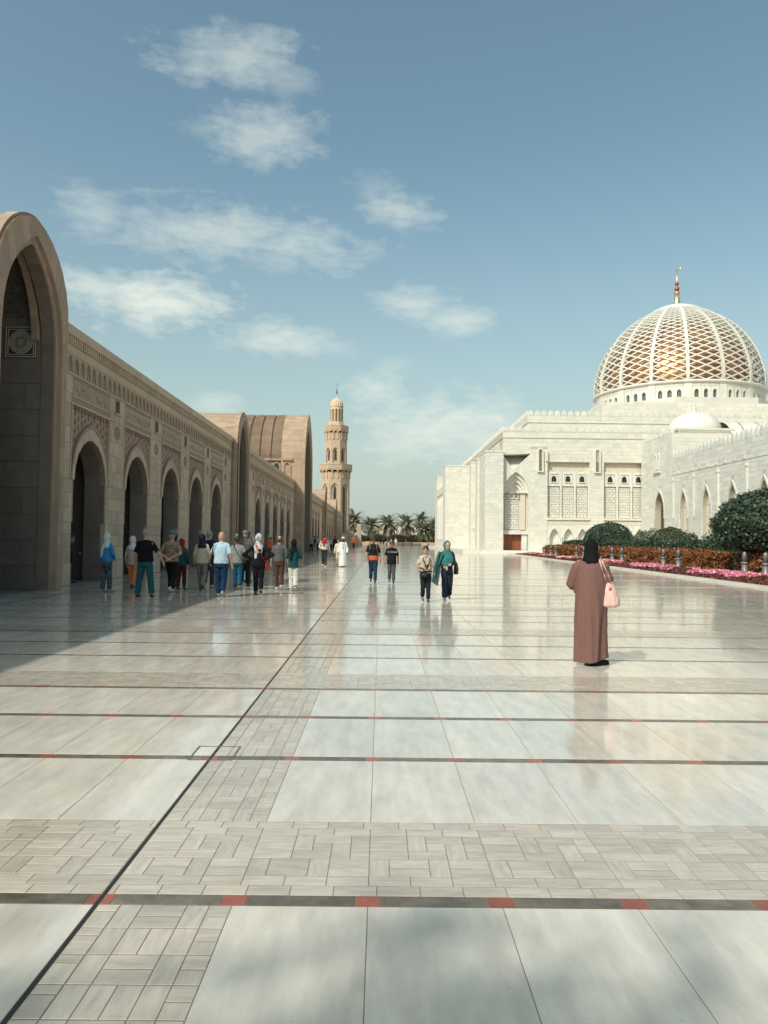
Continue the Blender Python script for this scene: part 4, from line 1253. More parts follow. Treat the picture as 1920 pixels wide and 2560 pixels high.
# --- recessed bays
for (a, b) in BAYS:
    TB = plane_y(YF+.62)
    bay = MB(); tbox(bay, TB, a, b, 11.2, 12.42, 0, .08); B1 = obj('bay_frieze', bay, M['marblecarve'], HALL)
    w = (b-a)/3
    for i in range(3):
        c = a+w*(i+.5)
        pn = MB()
        tbox(pn, TB, c-w/2+.16, c+w/2-.16, 4.95, 9.15, 0, .05)
        P_ = obj('bay_panel', pn, M['marblejoint'], HALL)
        TP = plane_y(YF+.57)
        pl = Plates('relief_brick', TP, M['marble'], P_, 300, True)
        if b < 30: pl.field(c-w/2+.2, c+w/2-.2, [5.0+.345*k for k in range(13)], .5, None, .06, .022)
        else: pl.own = False; pl.field(c-w/2+.2, c+w/2-.2, [5.0+.345*k for k in range(13)], .5, None, .06, .022)
        pl.done()
        fr = MB()
        z0, z1, hw = 9.78, 10.6, .33
        pr = [(c-hw, z0)]+arch_pts(c, 2*hw, z0+.42, z1, 6)+[(c+hw, z0)]
        # plate round the window with an arched opening
        tb = [(c-w/2+.1, 9.2, c-hw, 11.18), (c+hw, 9.2, c+w/2-.1, 11.18), (c-hw, 9.2, c+hw, z0)]
        for u0, q0, u1, q1 in tb: tbox(fr, TB, u0, u1, q0, q1, 0, .26)
        strip(fr, TB, pr[1:-1], 11.18, .26); sheet(fr, TB, pr, .0, .26)
        P2 = obj('window_plate', fr, M['marble'], HALL)
        gl = MB()
        for (u0, q0), (u1, q1) in zip(pr, pr[1:]):
            if u1 > u0: gl.add([TB(u0, z0, .03), TB(u1, z0, .03), TB(u1, q1, .03), TB(u0, q0, .03)], [(0, 1, 2, 3)])
        obj('window_pane', gl, M['glassdark'], P2)
        mo = MB()
        tbox(mo, TB, c-.56, c+.56, 10.83, 10.93, .26, .36); tbox(mo, TB, c-.56, c-.48, 9.62, 10.83, .26, .33); tbox(mo, TB, c+.48, c+.56, 9.62, 10.83, .26, .33); tbox(mo, TB, c-.4, c+.4, 9.66, 9.76, .26, .38)
        obj('window_moulding', mo, M['marble'], P2)
    for i in range(1, 3):
        s = MB(); tbox(s, TB, a+w*i-.09, a+w*i+.09, 4.95, 11.18, 0, .34); tbox(s, TB, a+w*i-.14, a+w*i+.14, 8.6, 11.18, 0, .30); obj('pilaster', s, M['marble'], HALL)
    s = MB(); tbox(s, TB, a+.002, a+.14, 4.95, 11.18, 0, .2); obj('pilaster', s, M['marble'], HALL)
    s = MB(); tbox(s, TB, b-.14, b-.002, 4.95, 11.18, 0, .34); obj('pilaster', s, M['marble'], HALL)
    s = MB(); tbox(s, TB, a-.08, b+.08, 4.62, 4.94, 0, .74); S_ = obj('sill_course', s, M['marble'], HALL)
    s = MB(); tbox(s, TB, a, b, 4.0, 4.58, 0, .58); obj('carved_band', s, M['marblecarve'], HALL)
    # blind arcade at the foot
    ar = MB(); bot = []
    for i in range(3):
        c = a+w*(i+.5)
        pr = arch_pts(c, 1.24, 2.25, 3.48, 8)
        strip(ar, TB, pr, 4.0, .55)
        full = [(c-.62, .48)]+pr+[(c+.62, .48)]
        sheet(ar, TB, full, .0, .55)
        rect(ar, TB, a+w*i, c-.62, .48, 4.0, .55); rect(ar, TB, c+.62, a+w*(i+1), .48, 4.0, .55)
        rm = MB(); ring(rm, TB, full, [(c-.76, .48)]+arch_pts(c, 1.52, 2.25, 3.68, 8)+[(c+.76, .48)], .55, .62); obj('arch_moulding', rm, M['marble'], HALL)
    obj('blind_arcade', ar, M['marble'], HALL)
    for i in range(4):
        u = min(max(a+w*i, a+.16), b-.16)
        cl = MB(); cl.lathe([(.12, .48), (.10, .7), (.09, 2.1), (.15, 2.25), (.15, 2.4)], 10, (u, YF+.0, 0)); obj('column', cl, M['marble'], HALL, True)
# --- door bay
TD = plane_y(YF)
nb = MB()
jam = [(16.43, .48)]+nic+[(19.79, .48)]
sheet(nb, TD, jam, 0, -.45)
cx, hw, zs, za, d = 18.11, 1.68, 8.2, 11.02, -.45
for k in range(4):
    h2, z2 = hw-.38, za-.62
    cx2 = cx+.05
    inn = arch_pts(cx2, 2*h2, zs+.05, z2, 10); out = arch_pts(cx, 2*hw, zs+.0, za, 10)
    for i in range(len(inn)-1):
        nb.add([TD(*inn[i], d), TD(*inn[i+1], d), TD(*out[i+1], d), TD(*out[i], d)], [(0, 1, 2, 3)])
    sheet(nb, TD, inn, d, d-.34)
    hw, za, cx, d = h2, z2, cx2, d-.34
pr = arch_pts(cx, 2*hw, zs+.05, za, 10)
strip_z = zs
for (a, z0), (b, z1) in zip(pr, pr[1:]): nb.add([TD(a, zs-.3, d), TD(b, zs-.3, d), TD(b, z1, d), TD(a, z0, d)], [(0, 1, 2, 3)])
rect(nb, TD, 16.43, 19.79, 3.1, 8.2, -.95)
nb.add([TD(16.43, 8.2, -.45), TD(19.79, 8.2, -.45), TD(19.79, 8.2, -.95), TD(16.43, 8.2, -.95)], [(0, 1, 2, 3)])
nb.add([TD(16.43, 8.2, -.95), TD(19.79, 8.2, -.95), TD(19.79, 8.2, -2.2), TD(16.43, 8.2, -2.2)], [(0, 1, 2, 3)])
tbox(nb, TD, 16.43, 19.79, 2.63, 3.12, -1.2, -.42)
rect(nb, TD, 16.43, 19.79, .48, 2.63, -1.3)
sheet(nb, TD, [(16.43, 3.1), (16.43, 8.2)], -.45, -.95); sheet(nb, TD, [(19.79, 3.1), (19.79, 8.2)], -.45, -.95); sheet(nb, TD, [(16.43, .48), (16.43, 2.63)], -.45, -1.3); sheet(nb, TD, [(19.79, .48), (19.79, 2.63)], -.45, -1.3)
tbox(nb, TD, 19.0, 19.7, .48, 2.63, -1.3, -.6)
NB = obj('door_niche', nb, M['marble'], mosque)
TN = plane_y(YF+.95)
pn = MB(); tbox(pn, TN, 16.7, 18.62, 3.25, 7.35, 0, .03); PN = obj('niche_panel', pn, M['marblejoint'], NB)
pl = Plates('relief_brick', plane_y(YF+.92), M['marble'], PN, 200, True); pl.field(16.74, 18.58, [3.3+.336*k for k in range(13)], .55, None, .06, .022); pl.done()
s = MB(); tbox(s, TN, 18.75, 19.45, 3.25, 8.1, 0, .28); obj('carved_strip', s, M['marblecarve'], NB)
s = MB(); tbox(s, TN, 16.5, 18.7, 7.4, 7.52, 0, .2); obj('niche_moulding', s, M['marble'], NB)
for i in range(3):
    c = 16.95+.66*i
    s = MB(); pr = [(c-.27, 7.55)]+arch_pts(c, .54, 8.0, 8.28, 5)+[(c+.27, 7.55)]
    ring(s, TN, pr, [(c-.33, 7.55)]+arch_pts(c, .66, 8.0, 8.36, 5)+[(c+.33, 7.55)], 0, .3)
    so = obj('hanging_arch', s, M['marble'], NB)
    rosette(TN, c, 7.78, .13, .01, 'roundel', [M['marble'], M['marblecarve']], NB, 6)
dr = MB(); tbox(dr, TD, 16.75, 18.98, .5, 2.62, -1.3, -1.18)
DR = obj('door', dr, M['door'], NB)
for i in range(9):
    s = MB(); u = 16.77+.245*i; tbox(s, TD, u, u+.225, .52, 2.6, -1.18, -1.15); obj('door_plank', s, M['door'], DR)
s = MB(); tbox(s, TD, 17.82, 17.85, .52, 2.6, -1.15, -1.135); s.box(17.7, 17.74, YF+1.08, YF+1.15, 1.4, 1.7); obj('door_handle', s, M['postdark'], DR)
# --- buttresses and towers along the left flank
def block(x0, x1, y0, y1, z1, name, own=0, niche=False):
    mb = MB(); mb.box(x0, x1, y0, y1, .3, z1)
    o = obj(name, mb, M['marblejoint'], mosque)
    c = MB(); c.box(x0-.06, x1+.002, y0-.06, y1, z1, z1+.22); obj('coping', c, M['marble'], o)
    p = Plates('marble_block', plane_y(y0), M['marble'], o, own, own > 0); p.field(x0, x1, [.48+.42*i for i in range(int((z1-.5)/.42)+1)]+[z1], 1.0); p.done()
    p = Plates('marble_block', plane_x(x0, -1), M['marble'], o, 0, False); p.field(y0, y1, [.48+.42*i for i in range(int((z1-.5)/.42)+1)]+[z1], 1.2); p.done()
    if niche:
        n_ = MB(); T = plane_y(y0); u = x0+.55
        for zz in (1.9, 3.1): tbox(n_, T, u-.2, u+.2, zz, zz+.55, 0, .03)
        no = obj('wall_niche', n_, M['marblecarve'], o)
        n_ = MB(); tbox(n_, T, u-.3, u+.3, 3.72, 3.82, 0, .2); obj('niche_hood', n_, M['marble'], no)
    return o
block(13.85, XS-.004, 101.3, 107, 13.6, 'corner_buttress', 150)
block(14.55, XS-.004, 115, 117.5, 14.1, 'flank_buttress', 0, True)
block(14.75, XS-.004, 125, 127.5, 14.5, 'flank_buttress', 0, True)
block(11.4, XS-.004, 135, 141, 14.95, 'flank_tower', 150, False)
block(11.65, 14.5, 158, 164, 14.9, 'flank_tower')
mb = MB(); mb.box(11.62, 13.0, 141.002, 157.998, .3, 12.1); LW = obj('link_wall', mb, M['marble'], mosque)
for y in (144, 147.5, 151, 154.5):
    T = plane_x(11.62, -1)
    s = MB(); pr = [(y-.6, 2)]+arch_pts(y, 1.2, 8.0, 9.4, 6)+[(y+.6, 2)]
    for (a, za), (b, zb) in zip(pr, pr[1:]):
        if b > a: s.add([T(a, 2, .006), T(b, 2, .006), T(b, zb, .006), T(a, za, .006)], [(0, 1, 2, 3)])
    wo_ = obj('tall_window', s, M['glassdark'], LW)
    s = MB(); ring(s, T, pr, [(y-.85, 2)]+arch_pts(y, 1.7, 8.0, 9.8, 6)+[(y+.85, 2)], 0, .18); obj('window_surround', s, M['marble'], wo_)
mb = MB(); tbox(mb, plane_x(11.62, -1), 141.1, 157.9, 10.6, 10.75, -.01, .15); obj('string_course', mb, M['marble'], LW)

# --- dome
DC = Vector((54.35, 139.0, 0))
pod = MB(); pod.box(DC.x-19.6, DC.x+19.6, DC.y-19.6, DC.y+19.6, 19.1, 23.9)
PD = obj('podium', pod, M['marblejoint'], mosque)
p = Plates('marble_block', plane_y(DC.y-19.6), M['marble'], PD, 0, False); p.field(DC.x-19.6, DC.x+19.6, [19.2+.59*i for i in range(9)], 1.4); p.done()
p = Plates('marble_block', plane_x(DC.x-19.6, -1), M['marble'], PD, 0, False); p.field(DC.y-19.6, DC.y+19.6, [19.2+.59*i for i in range(9)], 1.4); p.done()
oc = MB(); octa(oc, DC, 16.4, 23.88, 25.5); obj('octagon_step', oc, M['marble'], mosque)
RD, ZD0, ZD1 = 14.6, 25.48, 28.5
drum = MB(); glz = MB()
TDm = lambda u, z, n: (DC.x+(RD+n)*math.cos(u/RD), DC.y+(RD+n)*math.sin(u/RD), z)
SEC = 2*math.pi*RD/16
A0 = R_(-90)+R_(7.6)
wins = []
for s in range(16):
    u0 = (A0+s*R_(22.5))*RD
    cells = [(u0-.62, u0+.62, False)]+[(u0+.62+(SEC-1.24)/3*i, u0+.62+(SEC-1.24)/3*(i+1), True) for i in range(3)]
    for a, b, w in cells:
        if not w:
            for q in range(2): rect(drum, TDm, a+(b-a)*q/2, a+(b-a)*(q+1)/2, ZD0, ZD1, .12)
            for u in (a, b): drum.add([TDm(u, ZD0, 0), TDm(u, ZD1, 0), TDm(u, ZD1, .12), TDm(u, ZD0, .12)], [(0, 1, 2, 3)])
        else:
            c = (a+b)/2; hw = .36
            pr = arch_pts(c, 2*hw, 26.75, 27.3, 5)
            full = [(c-hw, 25.75)]+pr+[(c+hw, 25.75)]
            rect(drum, TDm, a+.03, c-hw, ZD0, ZD1, 0); rect(drum, TDm, c+hw, b-.03, ZD0, ZD1, 0); rect(drum, TDm, c-hw, c+hw, ZD0, 25.75, 0)
            strip(drum, TDm, pr, ZD1, 0); sheet(drum, TDm, full, 0, -.5); sheet(drum, TDm, [(c-hw, 25.75), (c+hw, 25.75)], 0, -.5)
            wins.append((c, full))
            rect(drum, TDm, a, a+.03, ZD0, ZD1, -.04); rect(drum, TDm, b-.03, b, ZD0, ZD1, -.04)
DRU = obj('dome_drum', drum, M['marble'], mosque)
M['paleglass'] = mat('pale_glazing', (.10, .12, .125), .06, (.08, .10, .105), 2, .5, spec=1.0)
for c, full in wins:
    aa = (c/RD) % (2*math.pi)
    if not (math.pi*.9 < aa < 2*math.pi or aa < .3): continue
    g_ = MB()
    for (a, za), (b, zb) in zip(full, full[1:]):
        if b > a: g_.add([TDm(a, 25.75, -.42), TDm(b, 25.75, -.42), TDm(b, zb, -.42), TDm(a, za, -.42)], [(0, 1, 2, 3)])
    obj('drum_window', g_, M['paleglass'], DRU)
cb = MB()
for s in range(16):
    u0 = (A0+s*R_(22.5))*RD+.66
    for i in range(14):
        u = u0+(SEC-1.32)*(i+.5)/14
        tbox(cb, TDm, u-.12, u+.12, 27.85, 28.2, -.01, .07)
tag(obj('drum_frieze', cb, M['marble'], DRU), kind='stuff')
rg = MB(); rg.lathe([(14.55, 28.3), (14.97, 28.42), (15.07, 28.6), (14.97, 28.8), (14.3, 28.82)], 96, DC, cap=False); obj('drum_cornice', rg, M['marble'], DRU, True)
PROF = [(15.35, 28.8), (15.5, 29.4), (15.5, 30.2), (15.38, 31.6), (15.1, 32.7), (14.62, 34.3), (13.95, 35.8), (13.1, 37.3), (12.05, 38.8), (10.8, 40.2), (9.55, 41.3), (8.1, 42.35), (6.7, 43.2), (5.2, 43.95), (3.8, 44.6), (2.5, 45.1), (1.2, 45.4)]
PROF = [(r*.955, z) for r, z in PROF]
PV = [Vector(p) for p in PROF]
PLEN = [0]
for a, b in zip(PV, PV[1:]): PLEN.append(PLEN[-1]+(b-a).length)
def prof_at(s):
    s = max(0, min(s, PLEN[-1]-1e-6))
    for i in range(len(PV)-1):
        if s <= PLEN[i+1]:
            f = (s-PLEN[i])/(PLEN[i+1]-PLEN[i]); return PV[i].lerp(PV[i+1], f), (PV[i+1]-PV[i]).normalized()
inner = MB(); inner.lathe([(max(r-1.5, .05), z-.7) for r, z in PROF], 96, DC, cap=False)
DOME = obj('dome', inner, M['gold'], mosque, True)
def swept(path, wdt, dep):
    """square bar along path of (point, outward normal, side)"""
    mb = MB(); vs, fs = [], []
    for p, n, t in path:
        for a, b in ((-1, 0), (1, 0), (1, -1), (-1, -1)):
            vs.append(p+t*(a*wdt/2)+n*(b*dep))
    for i in range(len(path)-1):
        for k in range(4): fs.append((i*4+k, i*4+(k+1) % 4, (i+1)*4+(k+1) % 4, (i+1)*4+k))
    fs += [(0, 1, 2, 3), tuple(len(vs)-4+k for k in range(4))]
    return mb.add(vs, fs)
def dome_pt(ang, s, off=0):
    p, t = prof_at(s); n2 = Vector((t.y, -t.x))
    p = p+n2*off
    rad = Vector((math.cos(ang), math.sin(ang), 0))
    return DC+rad*p.x+Vector((0, 0, p.y)), (rad*n2.x+Vector((0, 0, n2.y))).normalized(), Vector((-math.sin(ang), math.cos(ang), 0)), rad*t.x+Vector((0, 0, t.y))
STOP = PLEN[-1]-3.2
for s in range(16):
    ang = A0+s*R_(22.5)
    path = []
    N = 40
    for i in range(N+1):
        p, n, t, m_ = dome_pt(ang, PLEN[-1]*i/N*.985, .10)
        path.append((p, n, t))
    rb = swept(path, .52, .5)
    obj('dome_rib', rb, M['marble'], DOME)
ROWS = 34
# row heights shrink with the radius so the diamonds keep their shape
svals = [0]
while len(svals) <= 60 and svals[-1] < STOP:
    r = prof_at(svals[-1])[0].x
    svals.append(svals[-1]+.64*max(.40, (r/15.5)**.75))
svals[-1] = STOP
for d_ in (1, -1):
    for k in range(32):
        path = []
        for j, s in enumerate(svals):
            steps = 2 if j < len(svals)-1 else 1
            for q in range(steps):
                f = q/2
                ss = s+(svals[min(j+1, len(svals)-1)]-s)*f
                ang = A0+R_(11.25)*k+d_*R_(5.625)*(j+f)
                p, n, t, m_ = dome_pt(ang, ss)
                p2 = dome_pt(ang+d_*R_(.5), ss+.06)[0]
                dr_ = (p2-p).normalized()
                path.append((p, n, n.cross(dr_).normalized()))
        r_first = .30
        obj('lattice_bar', swept(path, .20, .26), M['marble'], DOME)
cp = MB(); e0 = prof_at(STOP)[0]
cp.lathe([(e0.x+.25, e0.y-.15), (e0.x+.30, e0.y+.12), (e0.x-.5, e0.y+.5)], 64, DC, cap=False)
cp.lathe([(2.9, 44.85), (2.95, 45.15), (1.6, 45.55), (.7, 45.85)], 48, DC)
obj('dome_cap', cp, M['marble'], DOME, True)
fo = MB(); fo.lathe([(.62, 45.7), (.72, 46.0), (.5, 46.3), (.48, 47.9), (.60, 48.0), (.42, 48.2), (.2, 48.35)], 20, DC)
fo.lathe([(.16, 48.2), (.13, 50.0), (.10, 52.4)], 10, DC)
FO = obj('finial', fo, M['goldfin'], DOME, True)
for z, r in ((48.75, .45), (49.75, .37)):
    b = MB(); b.ell((DC.x, DC.y, z), r, r, r, 16, 10); obj('finial_ball', b, M['copper'], FO, True)
cr = MB(); path = []
cc = Vector((DC.x+.12, DC.y, 52.85))
for i in range(15):
    a = R_(60)-R_(250)*i/14*1.0
    a = R_(50)-R_(230)*i/14
    path.append((cc.x+.55*math.cos(a), cc.y, cc.z+.55*math.sin(a)))
cr.tube(path, [.02+.10*math.sin(math.pi*i/14) for i in range(15)], 8); obj('crescent', cr, M['goldfin'], FO, True)

# --- the wing on the right
XW = 35.0
TWg = plane_x(XW, -1)
wg = MB()
doors = [(95.4, 3.0, 5.6, 8.05, .45)]
nich = [(y, 2.05, 5.3, 7.6, 1.1) for y in (87.78, 81.6, 75.47, 69.18, 62.9)]
ops = sorted(doors+nich)
x = 56.0
WT, BT = 11.7, 14.9
def topz(u): return BT if u >= 91.3 else WT
cuts = [56.0]
for c, w, zs, za, zb in ops:
    a, b = c-w/2, c+w/2
    pts = [x, a] if not (x < 91.3 < a) else [x, 91.3, a]
    for p0, p1 in zip(pts, pts[1:]): rect(wg, TWg, p0, p1, 0, topz((p0+p1)/2), 0)
    pr = arch_pts(c, w, zs, za, 10)
    strip(wg, TWg, pr, topz(c), 0); rect(wg, TWg, a, b, 0, zb, 0)
    full = [(a, zb)]+pr+[(b, zb)]
    dep = -.75 if w > 2.5 else -.5
    sheet(wg, TWg, full, 0, dep); sheet(wg, TWg, [(a, zb), (b, zb)], 0, dep)
    x = b
rect(wg, TWg, x, YF, 0, BT, 0)
wg.add([(XW, 56, WT), (70, 56, WT), (70, 91.3, WT), (XW, 91.3, WT)], [(0, 1, 2, 3)])
wg.add([(XW, 91.3, WT), (48, 91.3, WT), (48, 91.3, BT), (XW, 91.3, BT)], [(0, 1, 2, 3)])
wg.add([(XW, 91.3, BT), (48, 91.3, BT), (48, YF, BT), (XW, YF, BT)], [(0, 1, 2, 3)])
WING = obj('wing_wall', wg, M['marblejoint'], mosque)
for c, w, zs, za, zb in nich:
    bk = MB(); rect(bk, TWg, c-w/2, c+w/2, zb, za, -.49); obj('niche_back', bk, M['marblewing'], WING)
bk = MB(); bk.box(XW+.75, XW+4, 93.2, 97.6, .0, 9); obj('doorway_dark_block', bk, M['paneldark'], WING)  # solid dark block closing the doorway; interior shade put in as colour
pw = Plates('marble_block', TWg, M['marblewing'], WING, 300, True)
def clear(a, b, z0, z1):
    for c, w, zs, za, zb in ops:
        h = w/2+.34
        if b > c-h and a < c+h and z1 > zb-.05 and z0 < za+.45: return False
    if b > 95.0 and a < 97.3 and z1 > 10.4 and z0 < 13.4: return False
    return True
def wfield(a, b, z0, z1, h=.46):
    n = round((z1-z0)/h); h = (z1-z0)/n
    for r in range(n):
        za, zb = z0+r*h, z0+(r+1)*h
        # split the course at openings
        segs = [(a, b)]
        for c, w, zs, zap, zbm in ops:
            hh = w/2+.36
            if zb > zbm-.05 and za < zap+.5:
                if za > zs: hh = max(.3, hh*(1-((za-zs)/(zap+.5-zs))**1.6))
                nsg = []
                for s0, s1 in segs:
                    if c+hh <= s0 or c-hh >= s1: nsg.append((s0, s1)); continue
                    if c-hh > s0: nsg.append((s0, c-hh))
                    if c+hh < s1: nsg.append((c+hh, s1))
                segs = nsg
        for s0, s1 in segs:
            u = s0
            off = random.uniform(.4, 1.1)
            while u < s1-.05:
                e = min(u+off, s1)
                if s1-e < .25: e = s1
                pw.put(u, e, za, zb)
                u = e; off = random.choice((.9, 1.2, 1.5))
wfield(66, 91.3, 1.5, 11.7); wfield(91.3, YF, 1.5, 14.9)
pw.done()
p = Plates('marble_block', plane_y(91.3), M['marble'], WING, 0, False); p.field(XW+.01, 48, [11.72+.45*i for i in range(8)], 1.1); p.done()
for c, w, zs, za, zb in ops:
    if c < 66: continue
    pr = [(c-w/2, max(zb, 3.2) if w < 2.5 else zb+2.6)]+arch_pts(c, w, zs, za, 10)+[(c+w/2, max(zb, 3.2) if w < 2.5 else zb+2.6)]
    pr[0] = (pr[0][0], zs-.9); pr[-1] = (pr[-1][0], zs-.9)
    po_ = [(c-w/2-.32, zs-.9)]+arch_pts(c, w+.64, zs, za+.5, 10)+[(c+w/2+.32, zs-.9)]
    s = MB(); ring(s, TWg, pr, po_, -.01, .05)
    AS = obj('arch_surround', s, M['marble'], WING)
    s = MB(); rnd = random.Random(int(c))
    for i in range(0, len(pr)-1):
        for f in (.25, .75):
            a = Vector(pr[i]).lerp(Vector(pr[i+1]), f); b = Vector(po_[i]).lerp(Vector(po_[i+1]), f)
            m0 = a.lerp(b, .5); d_ = (b-a)*.36; t_ = Vector((-d_.y, d_.x))*.7
            q = [m0-d_, m0+t_, m0+d_, m0-t_]
            s.add([TWg(v.x, v.y, .10) for v in q]+[TWg(v.x, v.y, .04) for v in q], [(0, 1, 2, 3), (0, 1, 5, 4), (1, 2, 6, 5), (2, 3, 7, 6), (3, 0, 4, 7)])
    tag(obj('carved_leaves', s, M['marble'], AS), kind='stuff')
    if w < 2.5:
        s = MB(); rect(s, TWg, c-.62, c+.62, 3.3, 5.9, -.47); wo_ = obj('window', s, M['marblecarve'], WING)
        for (u0, u1, z0, z1) in ((c-.72, c-.62, 3.2, 6.0), (c+.62, c+.72, 3.2, 6.0), (c-.62, c+.62, 5.9, 6.0), (c-.62, c+.62, 3.2, 3.3)):
            s = MB(); tbox(s, TWg, u0, u1, z0, z1, -.49, -.40); obj('window_frame', s, M['marble'], wo_)
        for z in (3.9, 4.5, 5.1):
            s = MB(); tbox(s, TWg, c-.6, c+.6, z, z+.06, -.47, -.44); obj('window_bar', s, M['marble'], wo_)
        s = MB(); tbox(s, TWg, c+w/2-.02, c+w/2+.12, 1.1, 4.4, -.02, .16); obj('pilaster', s, M['marble'], WING)
for y in (84.69, 78.5, 72.3, 90.6, 66.2):
    s = MB(); tbox(s, TWg, y-.06, y+.06, 4.65, 9.34, -.01, .20); SP = obj('rain_chute', s, M['marble'], WING)
    s = MB(); tbox(s, TWg, y-.14, y+.14, 9.1, 9.42, -.005, .3); obj('chute_head', s, M['marble'], SP)
    rosette(TWg, y, 10.65, .36, .012, 'rosette', [M['marble'], M['marblecarve']], WING, 8)
for i in range(9):
    y = 89.4-2.06*i
    s = MB(); tbox(s, TWg, y-.1, y+.1, 9.92, 10.2, -.01, .16); obj('wall_lamp', s, M['farwhite'], WING)
s = MB(); tbox(s, TWg, 66, 91.2, 9.78, 9.84, -.01, .06); obj('string_course', s, M['marblewing'], WING)
for y in (95.55, 96.55):
    s = MB(); pr = [(y-.28, 11.0)]+arch_pts(y, .56, 12.2, 12.85, 6)+[(y+.28, 11.0)]
    for (a, za), (b, zb) in zip(pr, pr[1:]):
        if b > a: s.add([TWg(a, 12.0, .005), TWg(b, 12.0, .005), TWg(b, zb, .005), TWg(a, za, .005)], [(0, 1, 2, 3)])
    wo_ = obj('twin_light', s, M['postdark'], WING)
    s = MB(); ring(s, TWg, pr, [(y-.42, 11.0)]+arch_pts(y, .84, 12.2, 13.1, 6)+[(y+.42, 11.0)], -.005, .12); obj('light_surround', s, M['marble'], wo_)
s = MB(); tbox(s, TWg, 94.9, 97.2, 10.5, 10.68, -.01, .3); obj('sill', s, M['marble'], WING)
y = 57.0
mw = merlon_mesh('merlon', M['marblewing'], .80, 1.0, .4, 'y')
while y < 91.0: link('merlon', mw, WING, (XW+.2, y, WT-.01)); y += .97
y = 91.9
while y < 101.8: link('merlon', mw, WING, (XW+.2, y, BT-.01)).scale = (1, 1, .6); y += .97
# small ribbed dome over the corner block, and the vault beside it
SD = Vector((40.1, 97.0, 0))
s = MB(); s.box(SD.x-3.35, SD.x+3.45, SD.y-3.35, SD.y+3.35, BT-.01, 15.7); s.box(SD.x-3.5, SD.x+3.6, SD.y-3.5, SD.y+3.5, 15.7, 15.98)
BDo = obj('small_dome_base', s, M['marble'], mosque)
s = MB()
for i in range(24):
    u = SD.x-3.3+6.7*i/23
    s.box(u-.08, u+.08, SD.y-3.46, SD.y-3.35, 15.5, 15.7)
tag(obj('dentil_course', s, M['marble'], BDo), kind='stuff')
s = MB(); pr = []
for i in range(11):
    a = R_(90)*i/10; r = 3.3*math.cos(a)**.92; z = 15.98+2.45*math.sin(a)
    pr += [(max(r, .12), z), (max(r-.05, .11), z+.02)]
s.lathe(pr, 40, SD); SDo = obj('small_dome', s, M['marble'], mosque)
s = MB(); s.lathe([(.42, 18.3), (.3, 18.6), (.34, 18.7), (.24, 18.8), (.28, 19.0), (.16, 19.3), (.2, 19.4), (.1, 19.6)], 12, SD); obj('finial', s, M['marble'], SDo)
s = MB(); sheet(s, plane_x(0), [(92.6, 12)]+arch_pts(97, 8.8, 13.2, 17.2, 12)+[(101.4, 12)], 43.2, 62)
BV = obj('barrel_vault', s, M['marble'], mosque)
for i in range(7):
    s = MB(); xx = 44.6+2.3*i
    ring(s, plane_x(0), arch_pts(97, 8.7, 13.2, 17.15, 12), arch_pts(97, 9.1, 13.2, 17.4, 12), xx, xx+.25); ring(s, plane_x(0), arch_pts(97, 8.7, 13.2, 17.15, 12), arch_pts(97, 9.1, 13.2, 17.4, 12), xx+.25, xx)
    obj('vault_rib', s, M['marble'], BV)
# ------------------------------------------------------------------ planting
rng = np.random.default_rng(5)
def leaf_mesh(name, pos, nrm, size, mats, midx=None, tilt=.7, asp=.55):
    """one small four-sided leaf per position, facing roughly along nrm"""
    n = len(pos)
    nr = nrm+rng.normal(0, tilt, (n, 3)); nr /= np.linalg.norm(nr, axis=1)[:, None]+1e-9
    a = rng.normal(0, 1, (n, 3)); a -= (a*nr).sum(1)[:, None]*nr; a /= np.linalg.norm(a, axis=1)[:, None]+1e-9
    b = np.cross(nr, a)
    s = (size*rng.uniform(.65, 1.35, n))[:, None] if np.ndim(size) == 0 else size[:, None]
    v = np.empty((n, 4, 3)); v[:, 0] = pos-a*s; v[:, 1] = pos+b*s*asp+nr*s*.12; v[:, 2] = pos+a*s; v[:, 3] = pos-b*s*asp+nr*s*.12
    me = bpy.data.meshes.new(name)
    me.vertices.add(n*4); me.vertices.foreach_set('co', v.reshape(-1))
    me.loops.add(n*4); me.loops.foreach_set('vertex_index', np.arange(n*4))
    me.polygons.add(n); me.polygons.foreach_set('loop_start', np.arange(0, n*4, 4))
    for m in (mats if isinstance(mats, list) else [mats]): me.materials.append(m)
    if midx is not None: me.polygons.foreach_set('material_index', np.asarray(midx, dtype=np.int32))
    me.update(); me.validate()
    return me
KX = lambda y: 13.14+.0365*y
# soil, kerb
g = MB(); ys = list(range(-16, 96, 4))+[96.5]
for a, b in zip(ys, ys[1:]):
    g.add([(KX(a)+.2, a, .06), (KX(b)+.2, b, .06), (60, b, .06), (60, a, .06)], [(0, 1, 2, 3)])
soil = tag(obj('garden_ground', g, M['soil']), kind='structure')
kerb = thing('bed_kerb', 'low white marble kerb edging the flower bed', 'kerb', (KX(40), 40, 0))
y = 12.0
while y < 95:
    L_ = 1.5
    mb = MB(); vs = []
    for yy in (y+.006, y+L_-.006):
        for dx, z in ((0, -.02), (.2, -.02), (.2, .10), (0, .10)): vs.append((KX(yy)+dx, yy, z))
    mb.add(vs, [(0, 1, 2, 3), (7, 6, 5, 4), (0, 4, 5, 1), (1, 5, 6, 2), (2, 6, 7, 3), (3, 7, 4, 0)]); obj('kerb_stone', mb, M['kerb'], kerb)
    y += L_
mb = MB(); mb.box(KX(96.5)-.0, 35, 96.3, 96.5, -.02, .10); obj('kerb_stone', mb, M['kerb'], kerb)
# paving between the garden end and the mosque plinth
g = MB(); g.box(17.4, 35, 96.5, 101, -.05, -.001); tag(obj('forecourt', g, M['tile']), kind='structure')

def in_frame_y(a, b): return True
